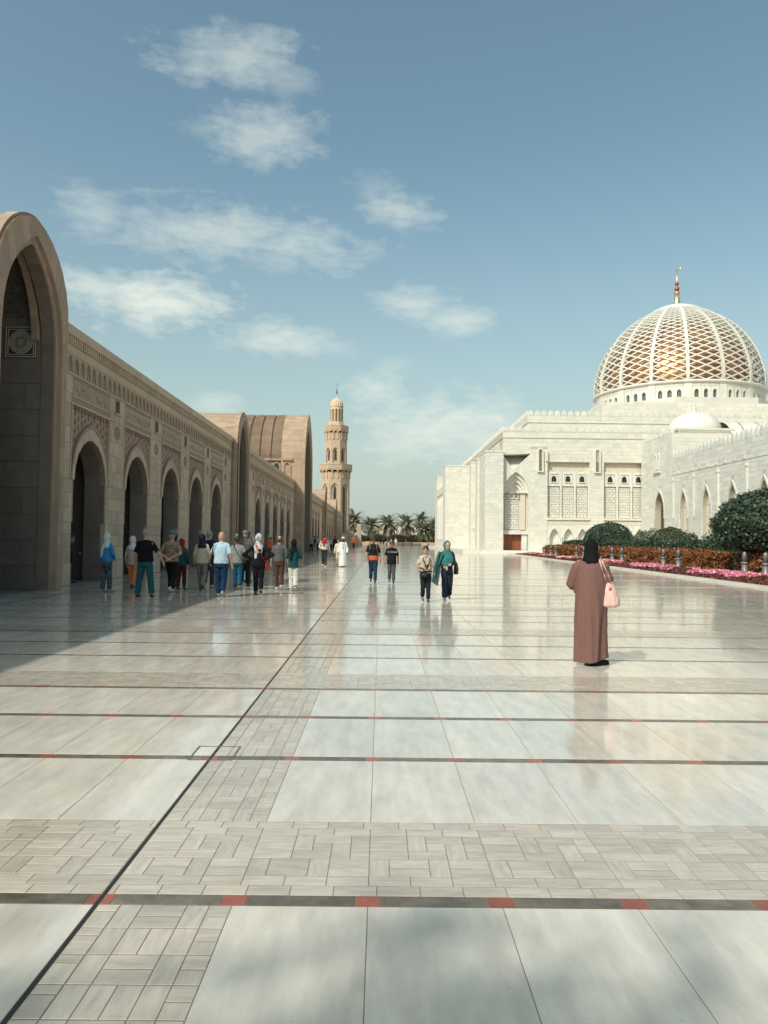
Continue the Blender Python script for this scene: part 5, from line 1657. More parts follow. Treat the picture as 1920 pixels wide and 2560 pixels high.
# flower bed: low red foliage and blossom
n = 30000
yy = 20+76*rng.random(n)**1.25; off = .28+2.9*rng.random(n)
xx = 13.14+.0365*yy+off
hh = .09+.09*np.sin(np.clip((off-.2)/3.0, 0, 1)*math.pi*.75)+.05*np.sin(yy*2.1+off*3)
pos = np.stack([xx, yy, hh*rng.uniform(.6, 1.1, n)], 1)
me = leaf_mesh('flower_bed_foliage', pos, np.tile([-.4, -.3, 1.0], (n, 1)), .075, M['leafred'])
tag(obj('flower_bed_foliage', me, None), 'low red-leaved bedding plants edging the plaza', 'bedding plants', kind='stuff')
n = 17000
yy = 20+75*rng.random(n)**1.2; off = .75+2.0*rng.random(n)
pat = np.sin(yy*.55+1.0)+.6*np.sin(yy*1.7)+.5*np.sin(off*4+yy)
keep = (pat > np.where(yy < 57, -.05, .45)) & (off > .95+.25*np.sin(yy*1.3))
yy, off, pat = yy[keep], off[keep], pat[keep]; n = len(yy)
pos = np.stack([13.14+.0365*yy+off, yy, .14+.13*np.sin(np.clip((off-.2)/3.0, 0, 1)*math.pi*.75)+.07*rng.random(n)], 1)
r = rng.random(n)
ci = np.where(yy < 55, np.where(r < .86, 0, np.where(r < .95, 2, 1)), np.where(yy < 66, np.where(r < .35, 0, np.where(r < .65, 2, 1)), np.where(r < .78, 1, 2)))
white = (np.abs(yy-60.5) < 2.6) | (np.abs(yy-72) < 1.5)
ci = np.where(white & (r < .6), 2, ci)
for k_, (nm, lb) in enumerate((('pink_blossom', 'pink petunia blossom massed in the flower bed beside the hedge'), ('red_blossom', 'red blossom in the far stretch of the flower bed'), ('white_blossom', 'white blossom flecks among the pink and red flowers'))):
    s_ = ci == k_
    me = leaf_mesh(nm, pos[s_], np.tile([-.5, -.6, .8], (s_.sum(), 1)), .062, M[('petalpink', 'petalred', 'petalwhite')[k_]], asp=.9)
    tag(obj(nm, me, None), lb, 'flowers', kind='stuff')

def core_box(x0, x1, y0, y1, z1, r=.3):
    mb = MB()
    rings = []
    for z, d in ((.05, .12), (.3, .02), (z1-.35, 0), (z1-.12, .12), (z1, .35)):
        rings.append([(x0+d+r*.3, y0+d), (x1-d-r*.3, y0+d), (x1-d, y0+d+r), (x1-d, y1-d-r), (x1-d-r*.3, y1-d), (x0+d+r*.3, y1-d), (x0+d, y1-d-r), (x0+d, y0+d+r)])
        for p in rings[-1]: pass
    vs = []
    for (z, d), rg_ in zip(((.05, .12), (.3, .02), (z1-.35, 0), (z1-.12, .12), (z1, .35)), rings): vs += [(a, b, z) for a, b in rg_]
    fs = [(j*8+i, j*8+(i+1) % 8, (j+1)*8+(i+1) % 8, (j+1)*8+i) for j in range(4) for i in range(8)]+[tuple(32+i for i in range(8))]
    return mb.add(vs, fs)
def hedge(x0, x1, y0, y1, z1, leaf, core, n, size, label, group):
    t = thing('clipped_hedge', label, 'hedge', ((x0+x1)/2, (y0+y1)/2, .06), 0, group)
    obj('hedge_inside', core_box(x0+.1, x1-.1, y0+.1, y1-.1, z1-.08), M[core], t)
    # leaves over the front (-X), near end (-Y), top
    fx, fe, ft = (y1-y0)*z1, (x1-x0)*z1, (x1-x0)*(y1-y0)
    tot_ = fx+fe+ft; P, N = [], []
    k = int(n*fx/tot_); u, v = rng.random(k), rng.random(k)
    yy = y0+(y1-y0)*u; zz = .06+(z1-.06)*v
    rd = np.clip((zz-(z1-.3))/.3, 0, 1)
    P.append(np.stack([x0+.25*rd**2+.05*np.sin(yy*3.1)+.04*np.sin(zz*9+yy*2), yy, zz], 1)); N.append(np.tile([-1, -.1, .25], (k, 1)))
    k = int(n*fe/tot_); u, v = rng.random(k), rng.random(k)
    xx = x0+(x1-x0)*u; zz = .06+(z1-.06)*v; rd = np.clip((zz-(z1-.3))/.3, 0, 1)
    P.append(np.stack([xx, y0+.3*rd**2+.05*np.sin(xx*4)+.25*(np.abs(u-.5)*2)**3, zz], 1)); N.append(np.tile([0, -1, .25], (k, 1)))
    k = int(n*ft/tot_); u, v = rng.random(k), rng.random(k)
    xx, yy = x0+(x1-x0)*u, y0+(y1-y0)*v
    P.append(np.stack([xx, yy, z1+.05*np.sin(yy*1.7)+.03*np.sin(xx*5+yy*4)-.22*(np.abs(u-.5)*2)**4-.2*(np.abs(v-.5)*2)**8], 1)); N.append(np.tile([0, 0, 1], (k, 1)))
    P, N = np.concatenate(P), np.concatenate(N); P = P+rng.normal(0, .035, P.shape)
    tag(adopt_o(obj('foliage', leaf_mesh('foliage', P, N, size, M[leaf]), None), t), kind='stuff')
    return t
def adopt_o(o, t):
    adopt(o, t); return o
G1, G2 = 'copper-leaved hedges along the flower bed', 'dark green hedges behind the copper hedge'
hedge(18.55, 20.05, 43.1, 53.9, 1.2, 'leaforange', 'corebrown', 11000, .085, 'copper-leaved clipped hedge beside the big round tree, two bollards before it', G1)
hedge(18.55, 20.05, 54.3, 69.5, 1.22, 'leaforange', 'corebrown', 9000, .09, 'copper-leaved clipped hedge right of the woman in the long robe, before the dome bush', G1)
hedge(18.55, 20.05, 70.2, 86.7, 1.25, 'leaforange', 'corebrown', 8000, .095, 'copper-leaved clipped hedge farthest off, beside the blind arches of the mosque', G1)
hedge(18.55, 20.05, 27.7, 39.6, 1.2, 'leaforange', 'corebrown', 10000, .08, 'copper-leaved clipped hedge at the right edge under the big round tree', G1)
hedge(21.3, 22.5, 58.5, 73.0, 1.78, 'leafdark', 'leafcore', 7000, .09, 'dark green clipped hedge between the two dome bushes', G2)
hedge(21.3, 22.5, 46.6, 56.5, 1.78, 'leafdark', 'leafcore', 7000, .09, 'dark green clipped hedge between the smaller dome bush and the big round tree', G2)
hedge(21.3, 22.5, 78.7, 89.0, 1.78, 'leafdark', 'leafcore', 4500, .1, 'short dark green clipped hedge by the blind arches, left of the larger dome bush', G2)
def bush(name, c, rx, ry, rz, leaf, core, n, size, label, cat, rough=.06, low=-.25, trunk=None, group=None, loose=0.0):
    t = thing(name, label, cat, (c[0], c[1], .06), 0, group)
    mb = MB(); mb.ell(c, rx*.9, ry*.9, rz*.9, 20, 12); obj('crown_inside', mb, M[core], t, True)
    d = rng.normal(0, 1, (n*2, 3)); d /= np.linalg.norm(d, axis=1)[:, None]
    d = d[d[:, 2] > low][:n]; k = len(d)
    w = 1+rough*(np.sin(d[:, 0]*9+c[0])*np.sin(d[:, 1]*8+c[1])+.6*np.sin(d[:, 2]*13+d[:, 0]*7))+rng.normal(0, .022+loose, k)
    P = np.array(c)+d*np.array([rx, ry, rz])*w[:, None]
    P[:, 2] = np.maximum(P[:, 2], .1)
    tag(adopt_o(obj('foliage', leaf_mesh('foliage', P, d/np.array([rx, ry, rz])*rx, size, M[leaf]), None), t), kind='stuff')
    if trunk:
        for (dx, dy, r0, lean) in trunk:
            mb = MB(); mb.tube([(c[0]+dx, c[1]+dy, .0), (c[0]+dx+lean*.3, c[1]+dy, .5), (c[0]+dx*.6+lean, c[1]+dy*.6, c[2]-rz*.3)], [r0*1.2, r0, r0*.75], 8); obj('trunk', mb, M['bark'], t, True)
    return t
bush('dome_bush', (24.0, 80, 1.35), 2.65, 2.65, 2.35, 'leafdark', 'leafcore', 7000, .10, 'large dome-clipped green bush above the hooded woman', 'bush', .03)
bush('dome_bush', (22.9, 60.2, 1.2), 1.5, 1.5, 1.65, 'leafmid', 'leafcore', 5000, .08, 'smaller dome-clipped olive-green bush standing before the wing wall', 'bush', .03)
bush('loose_shrub', (25.5, 72.5, 1.25), 1.5, 1.4, 1.45, 'leafpale', 'leafmid', 3000, .10, 'loose pale-leaved shrub between the two dome bushes', 'shrub', .15, -.4, None, None, .06)
bush('loose_shrub', (24.6, 61.5, 1.05), 1.2, 1.2, 1.25, 'leafmid', 'leafcore', 2200, .10, 'loose green shrub just right of the smaller dome bush', 'shrub', .15, -.4, None, None, .06)
bush('loose_shrub', (24.3, 53.8, 1.2), 1.3, 1.3, 1.4, 'leafdark', 'leafcore', 2600, .10, 'loose dark green shrub peeking out left of the big round tree', 'shrub', .15, -.4, None, None, .06)
big = bush('clipped_tree', (20.9, 38.8, 2.5), 3.45, 3.5, 2.0, 'leafdark', 'leafcore', 17000, .095, 'big round clipped dark tree at the right edge of the plaza', 'tree', .05, -.55, [(-.9, -.8, .13, -.1), (-.3, -1.0, .15, .15), (.5, -.5, .14, .1), (-1.4, .2, .12, 0)], None, .015)
# stray shoots on the big tree
d = rng.normal(0, 1, (260, 3)); d[:, 2] = np.abs(d[:, 2])*.8; d /= np.linalg.norm(d, axis=1)[:, None]
P = np.concatenate([np.array([20.9, 38.8, 2.5])+d*np.array([3.45, 3.5, 2.0])*(1.03+.09*f*rng.random((260, 1))) for f in (.4, .8, 1.2)])
tag(adopt_o(obj('shoots', leaf_mesh('shoots', P, np.tile([0, 0, 1.], (len(P), 1)), .09, M['leafmid']), None), big), kind='stuff')

# bollards
def make_bollard(x, y, label):
    t = thing('bollard', label, 'bollard', (x, y, .06), 0, 'grey bollards in pairs along the flower bed')
    for nm, prof in (('post', [(.17, 0), (.17, .06), (.15, .1), (.135, .6)]), ('collar', [(.15, .6), (.175, .63), (.175, .68), (.145, .71), (.12, .72)]),
                     ('cap', [(.118, .72), (.105, 1.08), (.10, 1.10), (.085, 1.16), (.05, 1.2), (.01, 1.215)])):
        if nm not in BOL:
            mb = MB(); mb.lathe(prof, 20); BOL[nm] = mb.mesh(nm, M['steel'], True)
        o = link(nm, BOL[nm]); o.parent = t
BOL = {}
for x, y, lb in ((17.6, 47.31, 'left bollard of the pair before the copper hedge beside the big round tree'), (17.6, 44.93, 'right bollard of the pair before the copper hedge beside the big round tree'),
                 (17.6, 57.77, 'left bollard of the pair just right of the hooded woman'), (17.6, 55.49, 'right bollard of the pair just right of the hooded woman'),
                 (17.6, 68.33, 'bollard just left of the hooded woman, before the brown hedge'), (17.6, 65.95, 'bollard partly behind the hooded woman on her left'),
                 (17.6, 78.68, 'farthest bollard at the left end of the brown hedge'), (17.6, 76.40, 'second farthest bollard at the left end of the brown hedge'),
                 (17.6, 36.75, 'nearest whole bollard under the big round tree'), (17.6, 34.73, 'bollard cut by the right edge of the picture')):
    make_bollard(x, y, lb)

# ------------------------------------------------------------------ far end: rail, terrace, palms
rail = thing('stone_rail', 'low stone rail on dark posts across the far end of the plaza', 'rail', (5, 238, 0))
mb = MB(); mb.box(-6.5, 20.5, 237.6, 238.4, .86, 1.12); obj('rail_top', mb, M['benchstone'], rail)
x = -6.0
while x < 20.4:
    mb = MB(); mb.lathe([(.42, 0), (.36, .12), (.26, .5), (.24, .86)], 4, (x, 238, 0), math.pi/4); obj('post', mb, M['postdark'], rail)
    x += 2.6
mb = MB(); mb.add([(-60, 241, 0), (60, 241, 0), (60, 241, 1.0), (-60, 241, 1.0), (-60, 330, 1.3), (60, 330, 1.3)], [(0, 1, 2, 3), (3, 2, 5, 4)])
tag(obj('terrace_ground', mb, M['benchstone']), kind='structure')

def frond_mesh(name, m, L=3.6, droop=1.0, seed=1):
    rn = random.Random(seed); mb = MB(); pts = []
    for i in range(9):
        s = i/8; pts.append(Vector((L*s*(1-.12*s*droop), 0, -L*.42*droop*s*s)))
    mb.tube(pts, [.045*(1-.8*i/8) for i in range(9)], 4)
    for i in range(1, 27):
        s = .14+.86*i/26
        j = min(int(s*8), 7); p = pts[j].lerp(pts[j+1], s*8-j); t = (pts[j+1]-pts[j]).normalized()
        ll = .62*math.sin(math.pi*min(.97, .16+.82*s))**.6+.1
        for sd in (-1, 1):
            d = (t*.75+Vector((0, sd, 0))*.75+Vector((0, 0, .32-.5*s))).normalized()
            q = p+d*ll*rn.uniform(.85, 1.1)+Vector((0, 0, -.06*ll)); w = t*.085
            mb.add([p-w, p+w, q+w*.25, q-w*.25], [(0, 1, 2, 3)])
    return mb.mesh(name, m)
FR = [frond_mesh('frond', M['frond'], 3.5, d, i) for i, d in enumerate((.75, 1.0, 1.25))]
FRO = [frond_mesh('frond', M['frondold'], 3.2, d, 9+i) for i, d in enumerate((1.0, 1.3))]
def palm(x, y, z0, zc, label, sc=1.0, seed=0, nf=84):
    rn = random.Random(seed)
    t = thing('date_palm', label, 'palm tree', (x, y, z0), 0, 'date palms beyond the plaza')
    mb = MB(); prof = []
    z = 0; H_ = zc-z0
    while z < H_:
        prof += [(.26+.03*rn.random(), z), (.33, z+.12)]; z += .16
    prof.append((.2, H_)); mb.lathe(prof, 10, (0, 0, 0)); obj('trunk', mb, M['bark'], t, local=True)
    for i in range(nf):
        e = R_(84-142*(i/nf)**.85)+rn.gauss(0, .06); a = i*2.39996+rn.gauss(0, .1)
        o = link('frond', rn.choice(FR) if e > R_(-18) else rn.choice(FR+FRO)); o.parent = t
        o.location = (.12*math.cos(a), .12*math.sin(a), H_-.05+.1*math.sin(e)); o.rotation_euler = (rn.gauss(0, .25), -e, a); s_ = 1.25*sc*rn.uniform(.8, 1.1); o.scale = (s_, s_, s_)
for i, (px, yy, zc, sc, lb) in enumerate(((884, 250, 8.1, 1.08, 'date palm farthest left, partly behind the minaret'), (928, 252, 6.7, .95, 'date palm second from the left, behind the father and boy in black shirts'),
                                          (971, 252, 7.0, 1.0, 'middle date palm, above the boy in the black printed shirt'), (1016, 252, 7.2, 1.0, 'date palm fourth from the left at the far end'),
                                          (1052, 258, 8.6, .85, 'tallest thin date palm rising behind another, near the mosque corner'), (1060, 248, 5.2, .9, 'low broad date palm near the mosque corner, a taller one behind it'),
                                          (1086, 252, 6.6, .9, 'date palm farthest right, half hidden by the mosque corner'))):
    palm((px-953)/1900*yy, yy, 1.0, zc, lb, sc, i)
for i, (x, y, rx, rz, lb) in enumerate(((-7.0, 256, 2.6, 1.3, 'dry scrub bush under the leftmost palm'), (-1.2, 259, 3.4, 1.8, 'dry scrub bush between the second and third palms from the left'), (5.6, 258, 3.4, 1.6, 'dry scrub bush between the third and fourth palms'),
                                        (11.4, 258, 3.0, 1.6, 'dry scrub bush between the fourth palm and the low broad palm'), (17.2, 258, 3.0, 1.8, 'dry scrub bush behind the rightmost palm'))):
    bush('scrub_bush', (x, y, 1.9), rx, 1.8, rz, 'scrub', 'scrub', 1500, .22, lb, 'shrub', .15, -.3, None, 'scrub under the palms', .05)
def far_house(x, y, w, h, label):
    t = thing('far_house', label, 'building', (x, y, 0), 0)
    mb = MB(); mb.box(-w/2, w/2, 0, 12, 0, h); mb.box(-w/2-.2, w/2+.2, -.2, 12.2, h, h+.5); obj('wall', mb, M['farwhite'], t, local=True)
    for i in range(int(w/3)):
        for z in (h-3.2, h-6.4):
            m2 = MB(); m2.box(-w/2+1.2+3*i, -w/2+2.3+3*i, -.06, 0.05, z, z+1.5); obj('window', m2, M['benchstone'], t, local=True)
far_house(3.0, 420, 16, 10.6, 'pale far building between the second and third palms')
far_house(26.5, 420, 16, 10.8, 'pale far building at the mosque corner behind the palms')
n = 9000
yy = 300+60*rng.random(n); xx = -90+190*rng.random(n)
hh = 1+4.2*rng.random(n)**1.6*(.7+.3*np.sin(xx*.21)+.2*np.sin(xx*.77))
me = leaf_mesh('far_trees', np.stack([xx, yy, hh], 1), np.tile([0, -1., .6], (n, 1)), .55, [M['scrub'], M['leafmid']], (rng.random(n) < .4).astype(int))
tag(obj('far_trees', me, None), 'far belt of scrubby trees beyond the palms', 'trees', kind='stuff')

# ------------------------------------------------------------------ shade tree behind the viewer, whose shadow falls on the near paving
tt = thing('shade_tree', 'tall leafy tree behind the viewer that dapples the near paving', 'tree', (-11.3, -12.0, 0))
TC = np.array([-11.1, -11.8, 17.2])
mb = MB(); mb.tube([(-11.3, -12.0, -.05), (-11.2, -11.9, 5), (-11.2, -11.9, 11), (-11.1, -11.8, 16.7)], [.32, .26, .2, .1], 10); TRK = obj('trunk', mb, M['bark'], tt, True)
P = []
for i in range(10):
    c = TC+np.array([rng.uniform(-2.0, 2.4), rng.normal(0, .45), rng.normal(0, .25)])
    mb = MB(); mb.tube([(-11.2, -11.9, 13.5+2.5*rng.random()), tuple(c*.5+np.array([-11.15, -11.85, 16.2])*.5), tuple(c)], [.09, .06, .03], 6); obj('limb', mb, M['bark'], tt, True)
    P.append(c+rng.normal(0, 1, (90, 3))*np.array([.36, .30, .25]))
P = np.concatenate(P)
tag(adopt_o(obj('crown', leaf_mesh('crown', P, np.tile([0, 0, 1.], (len(P), 1)), .15, M['leafmid']), None), tt), kind='stuff')
# ------------------------------------------------------------------ people
CL = {}
def cloth(c, c2=None, kind='plain'):
    key = (c, c2, kind)
    if key not in CL:
        nm = 'cloth_%d' % len(CL)
        if kind == 'plain': CL[key] = mat(nm, c, .85, c2 or tuple(x*.78 for x in c), 7, .7, bump=.35, bscale=26, coord='obj', spec=.2)
        elif kind == 'print': CL[key] = mat(nm, c, .85, c2, 11, 1.0, bump=.3, bscale=26, coord='obj', detail=2)
        elif kind == 'plaid': CL[key] = mat(nm, c, .85, c2, 9, 1.0, bump=.3, bscale=26, coord='obj', detail=2, stretch=(1, 1, 2.6))
        elif kind == 'shiny': CL[key] = mat(nm, c, .35, c2 or tuple(x*.8 for x in c), 7, .7, bump=.25, bscale=18, coord='obj')
    return CL[key]
SK = {'fair': mat('skin_fair', (.50, .29, .20), .5, (.44, .24, .16), 9, .5), 'tan': mat('skin_tan', (.36, .19, .12), .5, (.30, .155, .10), 9, .5), 'dark': mat('skin_dark', (.13, .068, .045), .5, (.10, .05, .034), 9, .5)}
HAIR = {'grey': mat('hair_grey', (.30, .28, .26), .6, (.14, .13, .12), 30, .9), 'black': mat('hair_black', (.018, .014, .012), .45, (.03, .024, .02), 30, .6), 'brown': mat('hair_brown', (.075, .045, .028), .5, (.04, .026, .018), 30, .7)}
EYE = mat('eye_dark', (.02, .015, .012), .3); LIP = mat('lip', (.28, .10, .08), .5)
BAKE = []
_tx = bpy.data.textures.new('fold_noise', 'CLOUDS'); _tx.noise_scale = .11; _tx.noise_depth = 2
def soft(o, vox, it=3, disp=0.0):
    m = o.modifiers.new('r', 'REMESH'); m.mode = 'VOXEL'; m.voxel_size = vox; m.use_smooth_shade = True
    if it:
        s = o.modifiers.new('s', 'SMOOTH'); s.iterations = it; s.factor = .5
    if disp:
        d = o.modifiers.new('d', 'DISPLACE'); d.texture = _tx; d.strength = disp; d.mid_level = .5; d.texture_coords = 'LOCAL'
    BAKE.append(o)
ARM = {'down': ((.245, -.02, 1.13), (.265, .07, .87)), 'swingf': ((.245, .06, 1.14), (.25, .24, .92)), 'swingb': ((.25, -.12, 1.14), (.275, -.19, .89)),
       'behind': ((.30, -.09, 1.13), (.02, -.18, .97)), 'hips': ((.43, -.10, 1.17), (.205, .0, 1.03)), 'bent': ((.25, .0, 1.13), (.11, .26, 1.10)),
       'photo': ((.27, .20, 1.26), (.09, .32, 1.54)), 'raise': ((.40, .10, 1.36), (.36, .16, 1.66)), 'fold': ((.27, .07, 1.15), (-.05, .2, 1.17)),
       'strap': ((.27, .05, 1.16), (.16, .20, 1.30)), 'out': ((.33, -.02, 1.15), (.40, .10, .93)), 'waist': ((.30, -.02, 1.14), (.14, .17, 1.02))}
def hand(mb, w, d, side):
    w, d = Vector(w), Vector(d).normalized()
    x = d.cross(Vector((0, 1, 0)) if abs(d.y) < .8 else Vector((1, 0, 0))).normalized(); y = d.cross(x)
    pc = w+d*.075
    mb.cap(w, pc, .030, .036, 8)
    for i, (o, l) in enumerate(((-.030, .070), (-.010, .082), (.010, .078), (.029, .060))):
        a = pc+y*o+d*.01; b = a+d*l*.55+x*.008; c = b+d*l*.4+x*.022*side
        mb.cap(a, b, .0105, .0095, 6); mb.cap(b, c, .0095, .008, 6)
    a = w+d*.03-y*.03; mb.cap(a, a+d*.035-y*.03, .0125, .011, 6); mb.cap(a+d*.035-y*.03, a+d*.07-y*.034, .011, .009, 6)
def person(px, fy, hy, face, label, arms=('down', 'down'), legs='stand', skin='tan', top=None, bottom=None, robe=None, head=('hair', 'black'),
           shoes=(.03, .03, .03), female=False, bulk=1.0, sleeve=1.0, hem=.90, flare=1.0, bow=0.0, look=0.0, face_on=False, group=None, H=None, at=None, topkind='plain', botkind='plain', top2=None, bot2=None, barefoot=False, stride=1.0, flip=False):
    g = ground_at(px, fy) if at is None else Vector(at)
    if H is None:
        d = pray(px, hy); H = CAMH+d.z*(g.y/d.y)
    k = H/1.755
    t = thing('person', label, 'person', (g.x, g.y, 0), R_(face), group)
    t.scale = (k, k, k)
    far = g.y > 60
    vx = .026 if far else .0145
    fs = .90 if female else 1.0
    # ---- joints
    sh = {}; el = {}; ha = {}
    for s, nm in ((-1, arms[0]), (1, arms[1])):
        e, h = ARM[nm]
        sh[s] = Vector((s*.176*fs, 0, 1.395)); el[s] = Vector((s*e[0]*fs*(bulk*.5+.5), e[1], e[2])); ha[s] = Vector((s*h[0]*fs*(bulk*.5+.5), h[1], h[2]))
    hip, kn, an = {}, {}, {}
    for s in (-1, 1):
        f = s if not flip else -s
        hip[s] = Vector((s*.088, 0, .92))
        if legs == 'walk':
            if f < 0: kn[s] = Vector((s*.085, .15*stride, .50)); an[s] = Vector((s*.08, .24*stride, .085))
            else: kn[s] = Vector((s*.085, .03*stride, .49)); an[s] = Vector((s*.085, -.25*stride, .15+.02*stride))
        elif legs == 'wide':
            kn[s] = Vector((s*.14, .02, .50)); an[s] = Vector((s*.185, 0, .085))
        else:
            kn[s] = Vector((s*.10, .015, .50)); an[s] = Vector((s*.105, (.03 if f > 0 else -.04), .085))
    hc = Vector((0, .015+bow*.12, 1.632-bow*.03))
    # ---- body
    b = MB()
    b.loft([(0, 0, .86, .15, .105), (0, 0, .95, .163*(1.04 if female else 1), .112), (0, 0, 1.08, .135, .098), (0, 0, 1.22, .15*fs, .105), (0, 0, 1.35, .168*fs, .108), (0, 0, 1.43, .13*fs, .08), (0, 0, 1.48, .062, .058), (hc.x, hc.y*.6, 1.54, .054, .057), (hc.x, hc.y, 1.60, .054, .06)], 16)
    lk = Matrix.Rotation(R_(look), 3, 'Z') @ Matrix.Rotation(-bow*.9, 3, 'X')
    def hp(x, y, z): return hc+lk @ (Vector((x, y, z))*1.1)
    hd = MB(); hd.ell((0, 0, .005), .076, .096, .118, 14, 10); hd.ell((0, .032, -.058), .056, .064, .062, 12, 8)
    hd.ell((0, .095, -.012), .013, .02, .02, 8, 6); hd.ell((0, .078, .028), .05, .022, .014, 8, 6)
    for s in (-1, 1): hd.ell((s*.078, -.005, -.005), .012, .02, .032, 8, 6)
    b.add([hp(*v) for v in hd.v], hd.f)
    for s in (-1, 1):
        b.cap(sh[s], el[s], .052*fs, .042, 9); b.cap(el[s], ha[s], .042, .029, 9)
        hand(b, ha[s], (ha[s]-el[s]).normalized()+Vector((0, .0, -.1)), -s)
        b.cap(hip[s], kn[s], .085, .058, 10); b.cap(kn[s], an[s], .056, .037, 9)
        b.cap(an[s]+Vector((0, -.02, -.03)), an[s]+Vector((0, .14, -.05)), .034, .028, 8)
    bo = obj('body', b, SK[skin], t, local=True); soft(bo, vx*.86, 2)
    # ---- clothes
    if bottom is not None:
        m = MB(); bw = .5+.5*bulk
        m.loft([(0, 0, .80, .17*bw, .125*bw), (0, 0, .90, .185*bw, .135*bw), (0, 0, 1.0, .172*bw, .128*bw), (0, 0, 1.05, .155*bw, .12*bw)], 16)
        for s in (-1, 1):
            m.cap(hip[s]+Vector((0, 0, -.03)), kn[s], .102*bw, .078*(.6+.4*flare), 10)
            dn = (an[s]-kn[s]).normalized()
            m.tube([kn[s], kn[s].lerp(an[s], .5), an[s]+dn*(-.015)], [.077*(.55+.45*flare), .071*(.3+.7*flare), .068*flare], 12)
            m.ell(kn[s], .077*(.6+.4*flare), .08*(.6+.4*flare), .09, 10, 6)
        o = obj('trousers', m, cloth(bottom, bot2, botkind), t, local=True); soft(o, vx, 1, .030)
    if top is not None:
        m = MB(); bw = bulk
        rings = [(0, 0, hem, .192*bw, .142*bw), (0, 0, hem+.06, .19*bw, .142*bw), (0, 0, 1.12, .172*bw*fs, .128*bw), (0, 0, 1.26, .18*bw*fs, .132*bw), (0, 0, 1.36, .183*fs*(bw*.5+.5), .126), (0, 0, 1.43, .138*fs, .092), (0, 0, 1.485, .074, .07)]
        if hem < .8: rings = [(0, 0, hem, .215*bw, .165*bw)]+[(0, 0, hem+.2, .205*bw, .155*bw)]+[r for r in rings if r[2] > hem+.25]
        m.loft(rings, 18)
        for s in (-1, 1):
            m.cap((s*.07, 0, 1.425), sh[s], .058, .060*fs, 10)
            if sleeve >= 1:
                m.cap(sh[s], el[s], .062*fs, .055, 10); m.cap(el[s], el[s].lerp(ha[s], .96), .058, .043, 10)
            elif sleeve > 0:
                e = sh[s].lerp(el[s], .80*sleeve/.5 if sleeve < .5 else .86)
                m.tube([sh[s]-(e-sh[s])*.02, sh[s].lerp(e, .45), e], [.052*fs, .064*fs, .067*fs], 12)
        o = obj('top', m, cloth(top, top2, topkind), t, local=True); soft(o, vx, 1, .032); t_top = o
    else: t_top = None
    if robe is not None:
        m = MB(); r_ = random.Random(int(px)); ph = r_.random()*6
        fold = lambda a, z: 1+(.055*math.sin(5*a+ph)+.035*math.sin(9*a+ph*2+z*2))*max(0, 1-z/1.25)
        m.loft([(0, .01, .055, .235*bulk, .20*bulk), (0, 0, .35, .215*bulk, .18*bulk), (0, 0, .7, .205*bulk, .165*bulk), (0, 0, .95, .20*bulk, .155*bulk), (0, 0, 1.2, .188*bulk*fs, .14*bulk), (0, 0, 1.36, .19*fs, .13), (0, 0, 1.435, .15*fs, .095), (0, 0, 1.49, .078, .07)], 44, fold=fold)
        for s in (-1, 1):
            m.cap((s*.08, 0, 1.42), sh[s], .07, .068*fs, 10); m.cap(sh[s], el[s], .07, .066, 10); m.cap(el[s], el[s].lerp(ha[s], .96), .066, .058, 10)
        o = obj('robe', m, cloth(robe, top2), t, local=True); soft(o, vx, 1, .014); t_top = o
    # ---- shoes
    if not barefoot:
        for s in (-1, 1):
            m = MB(); a = an[s]; up_ = (a.z-.085)
            m.cap(a+Vector((0, -.035, -.038)), a+Vector((0, .05, -.042)), .046, .043, 10); m.cap(a+Vector((0, .05, -.045)), a+Vector((0, .165, -.055-up_*.55)), .043, .032, 10)
            for i, v in enumerate(m.v): m.v[i] = (v[0], v[1], max(v[2], .004 if up_ < .02 else v[2]))
            obj('shoe', m, cloth(shoes, None, 'shiny'), t, True, local=True)
    # ---- head
    kind, hm = head[0], head[1]
    def hmesh(parts, name, m, it=2, vox=None, disp=0):
        mb = MB()
        for c, rx, ry, rz in parts:
            e = MB(); e.ell((0, 0, 0), rx, ry, rz, 14, 9); mb.add([hp(v[0]+c[0], v[1]+c[1], v[2]+c[2]) for v in e.v], e.f)
        o = obj(name, mb, m, t, local=True); soft(o, vox or vx*.8, it, disp); return o
    if kind in ('hair', 'balding', 'long'):
        parts = [((0, -.010, .036), .086, .102, .102)]
        if kind == 'balding': parts = [((0, -.03, -.005), .084, .085, .075), ((.05, -.01, .05), .035, .07, .05), ((-.05, -.01, .05), .035, .07, .05)]
        if kind == 'long': parts += [((0, -.06, -.12), .085, .055, .17)]
        hmesh(parts, 'hair', HAIR[hm], 1)
    elif kind == 'bald':
        pass
    elif kind in ('hijab', 'scarf'):
        mb = MB()
        m_ = cloth(hm, head[2] if len(head) > 2 else None, head[3] if len(head) > 3 else 'plain')
        e = MB(); e.ell((0, -.022, .012), .098, .108, .135, 16, 10); mb.add([hp(*v) for v in e.v], e.f)
        mb.loft([(0, -.01, 1.33, .17*fs, .135), (0, -.012, 1.41, .155, .12), (0, -.012, 1.48, .105, .098), (0, -.01, 1.56, .088, .092), (0, -.01+hc.y*.7, 1.62, .09, .09)], 16)
        if kind == 'scarf': mb.loft([(-.07, -.15, 1.05, .035, .02), (-.06, -.15, 1.2, .05, .03), (-.04, -.13, 1.36, .07, .04)], 10)
        if face_on:
            # leave the face clear: the cloth is trimmed where the face shows
            mb.v = [(v[0], min(v[1], hc.y+.066-(.0 if v[2] > hc.z-.1 else -.05)), v[2]) for v in mb.v]
        o = obj('headscarf', mb, m_, t, local=True); soft(o, vx*.85, 1, .016)
    elif kind in ('cap', 'kuma', 'hat'):
        if kind != 'kuma' or True: hmesh([((0, -.02, -.012), .081, .092, .085)], 'hair', HAIR[head[2] if len(head) > 2 else 'grey'], 1)
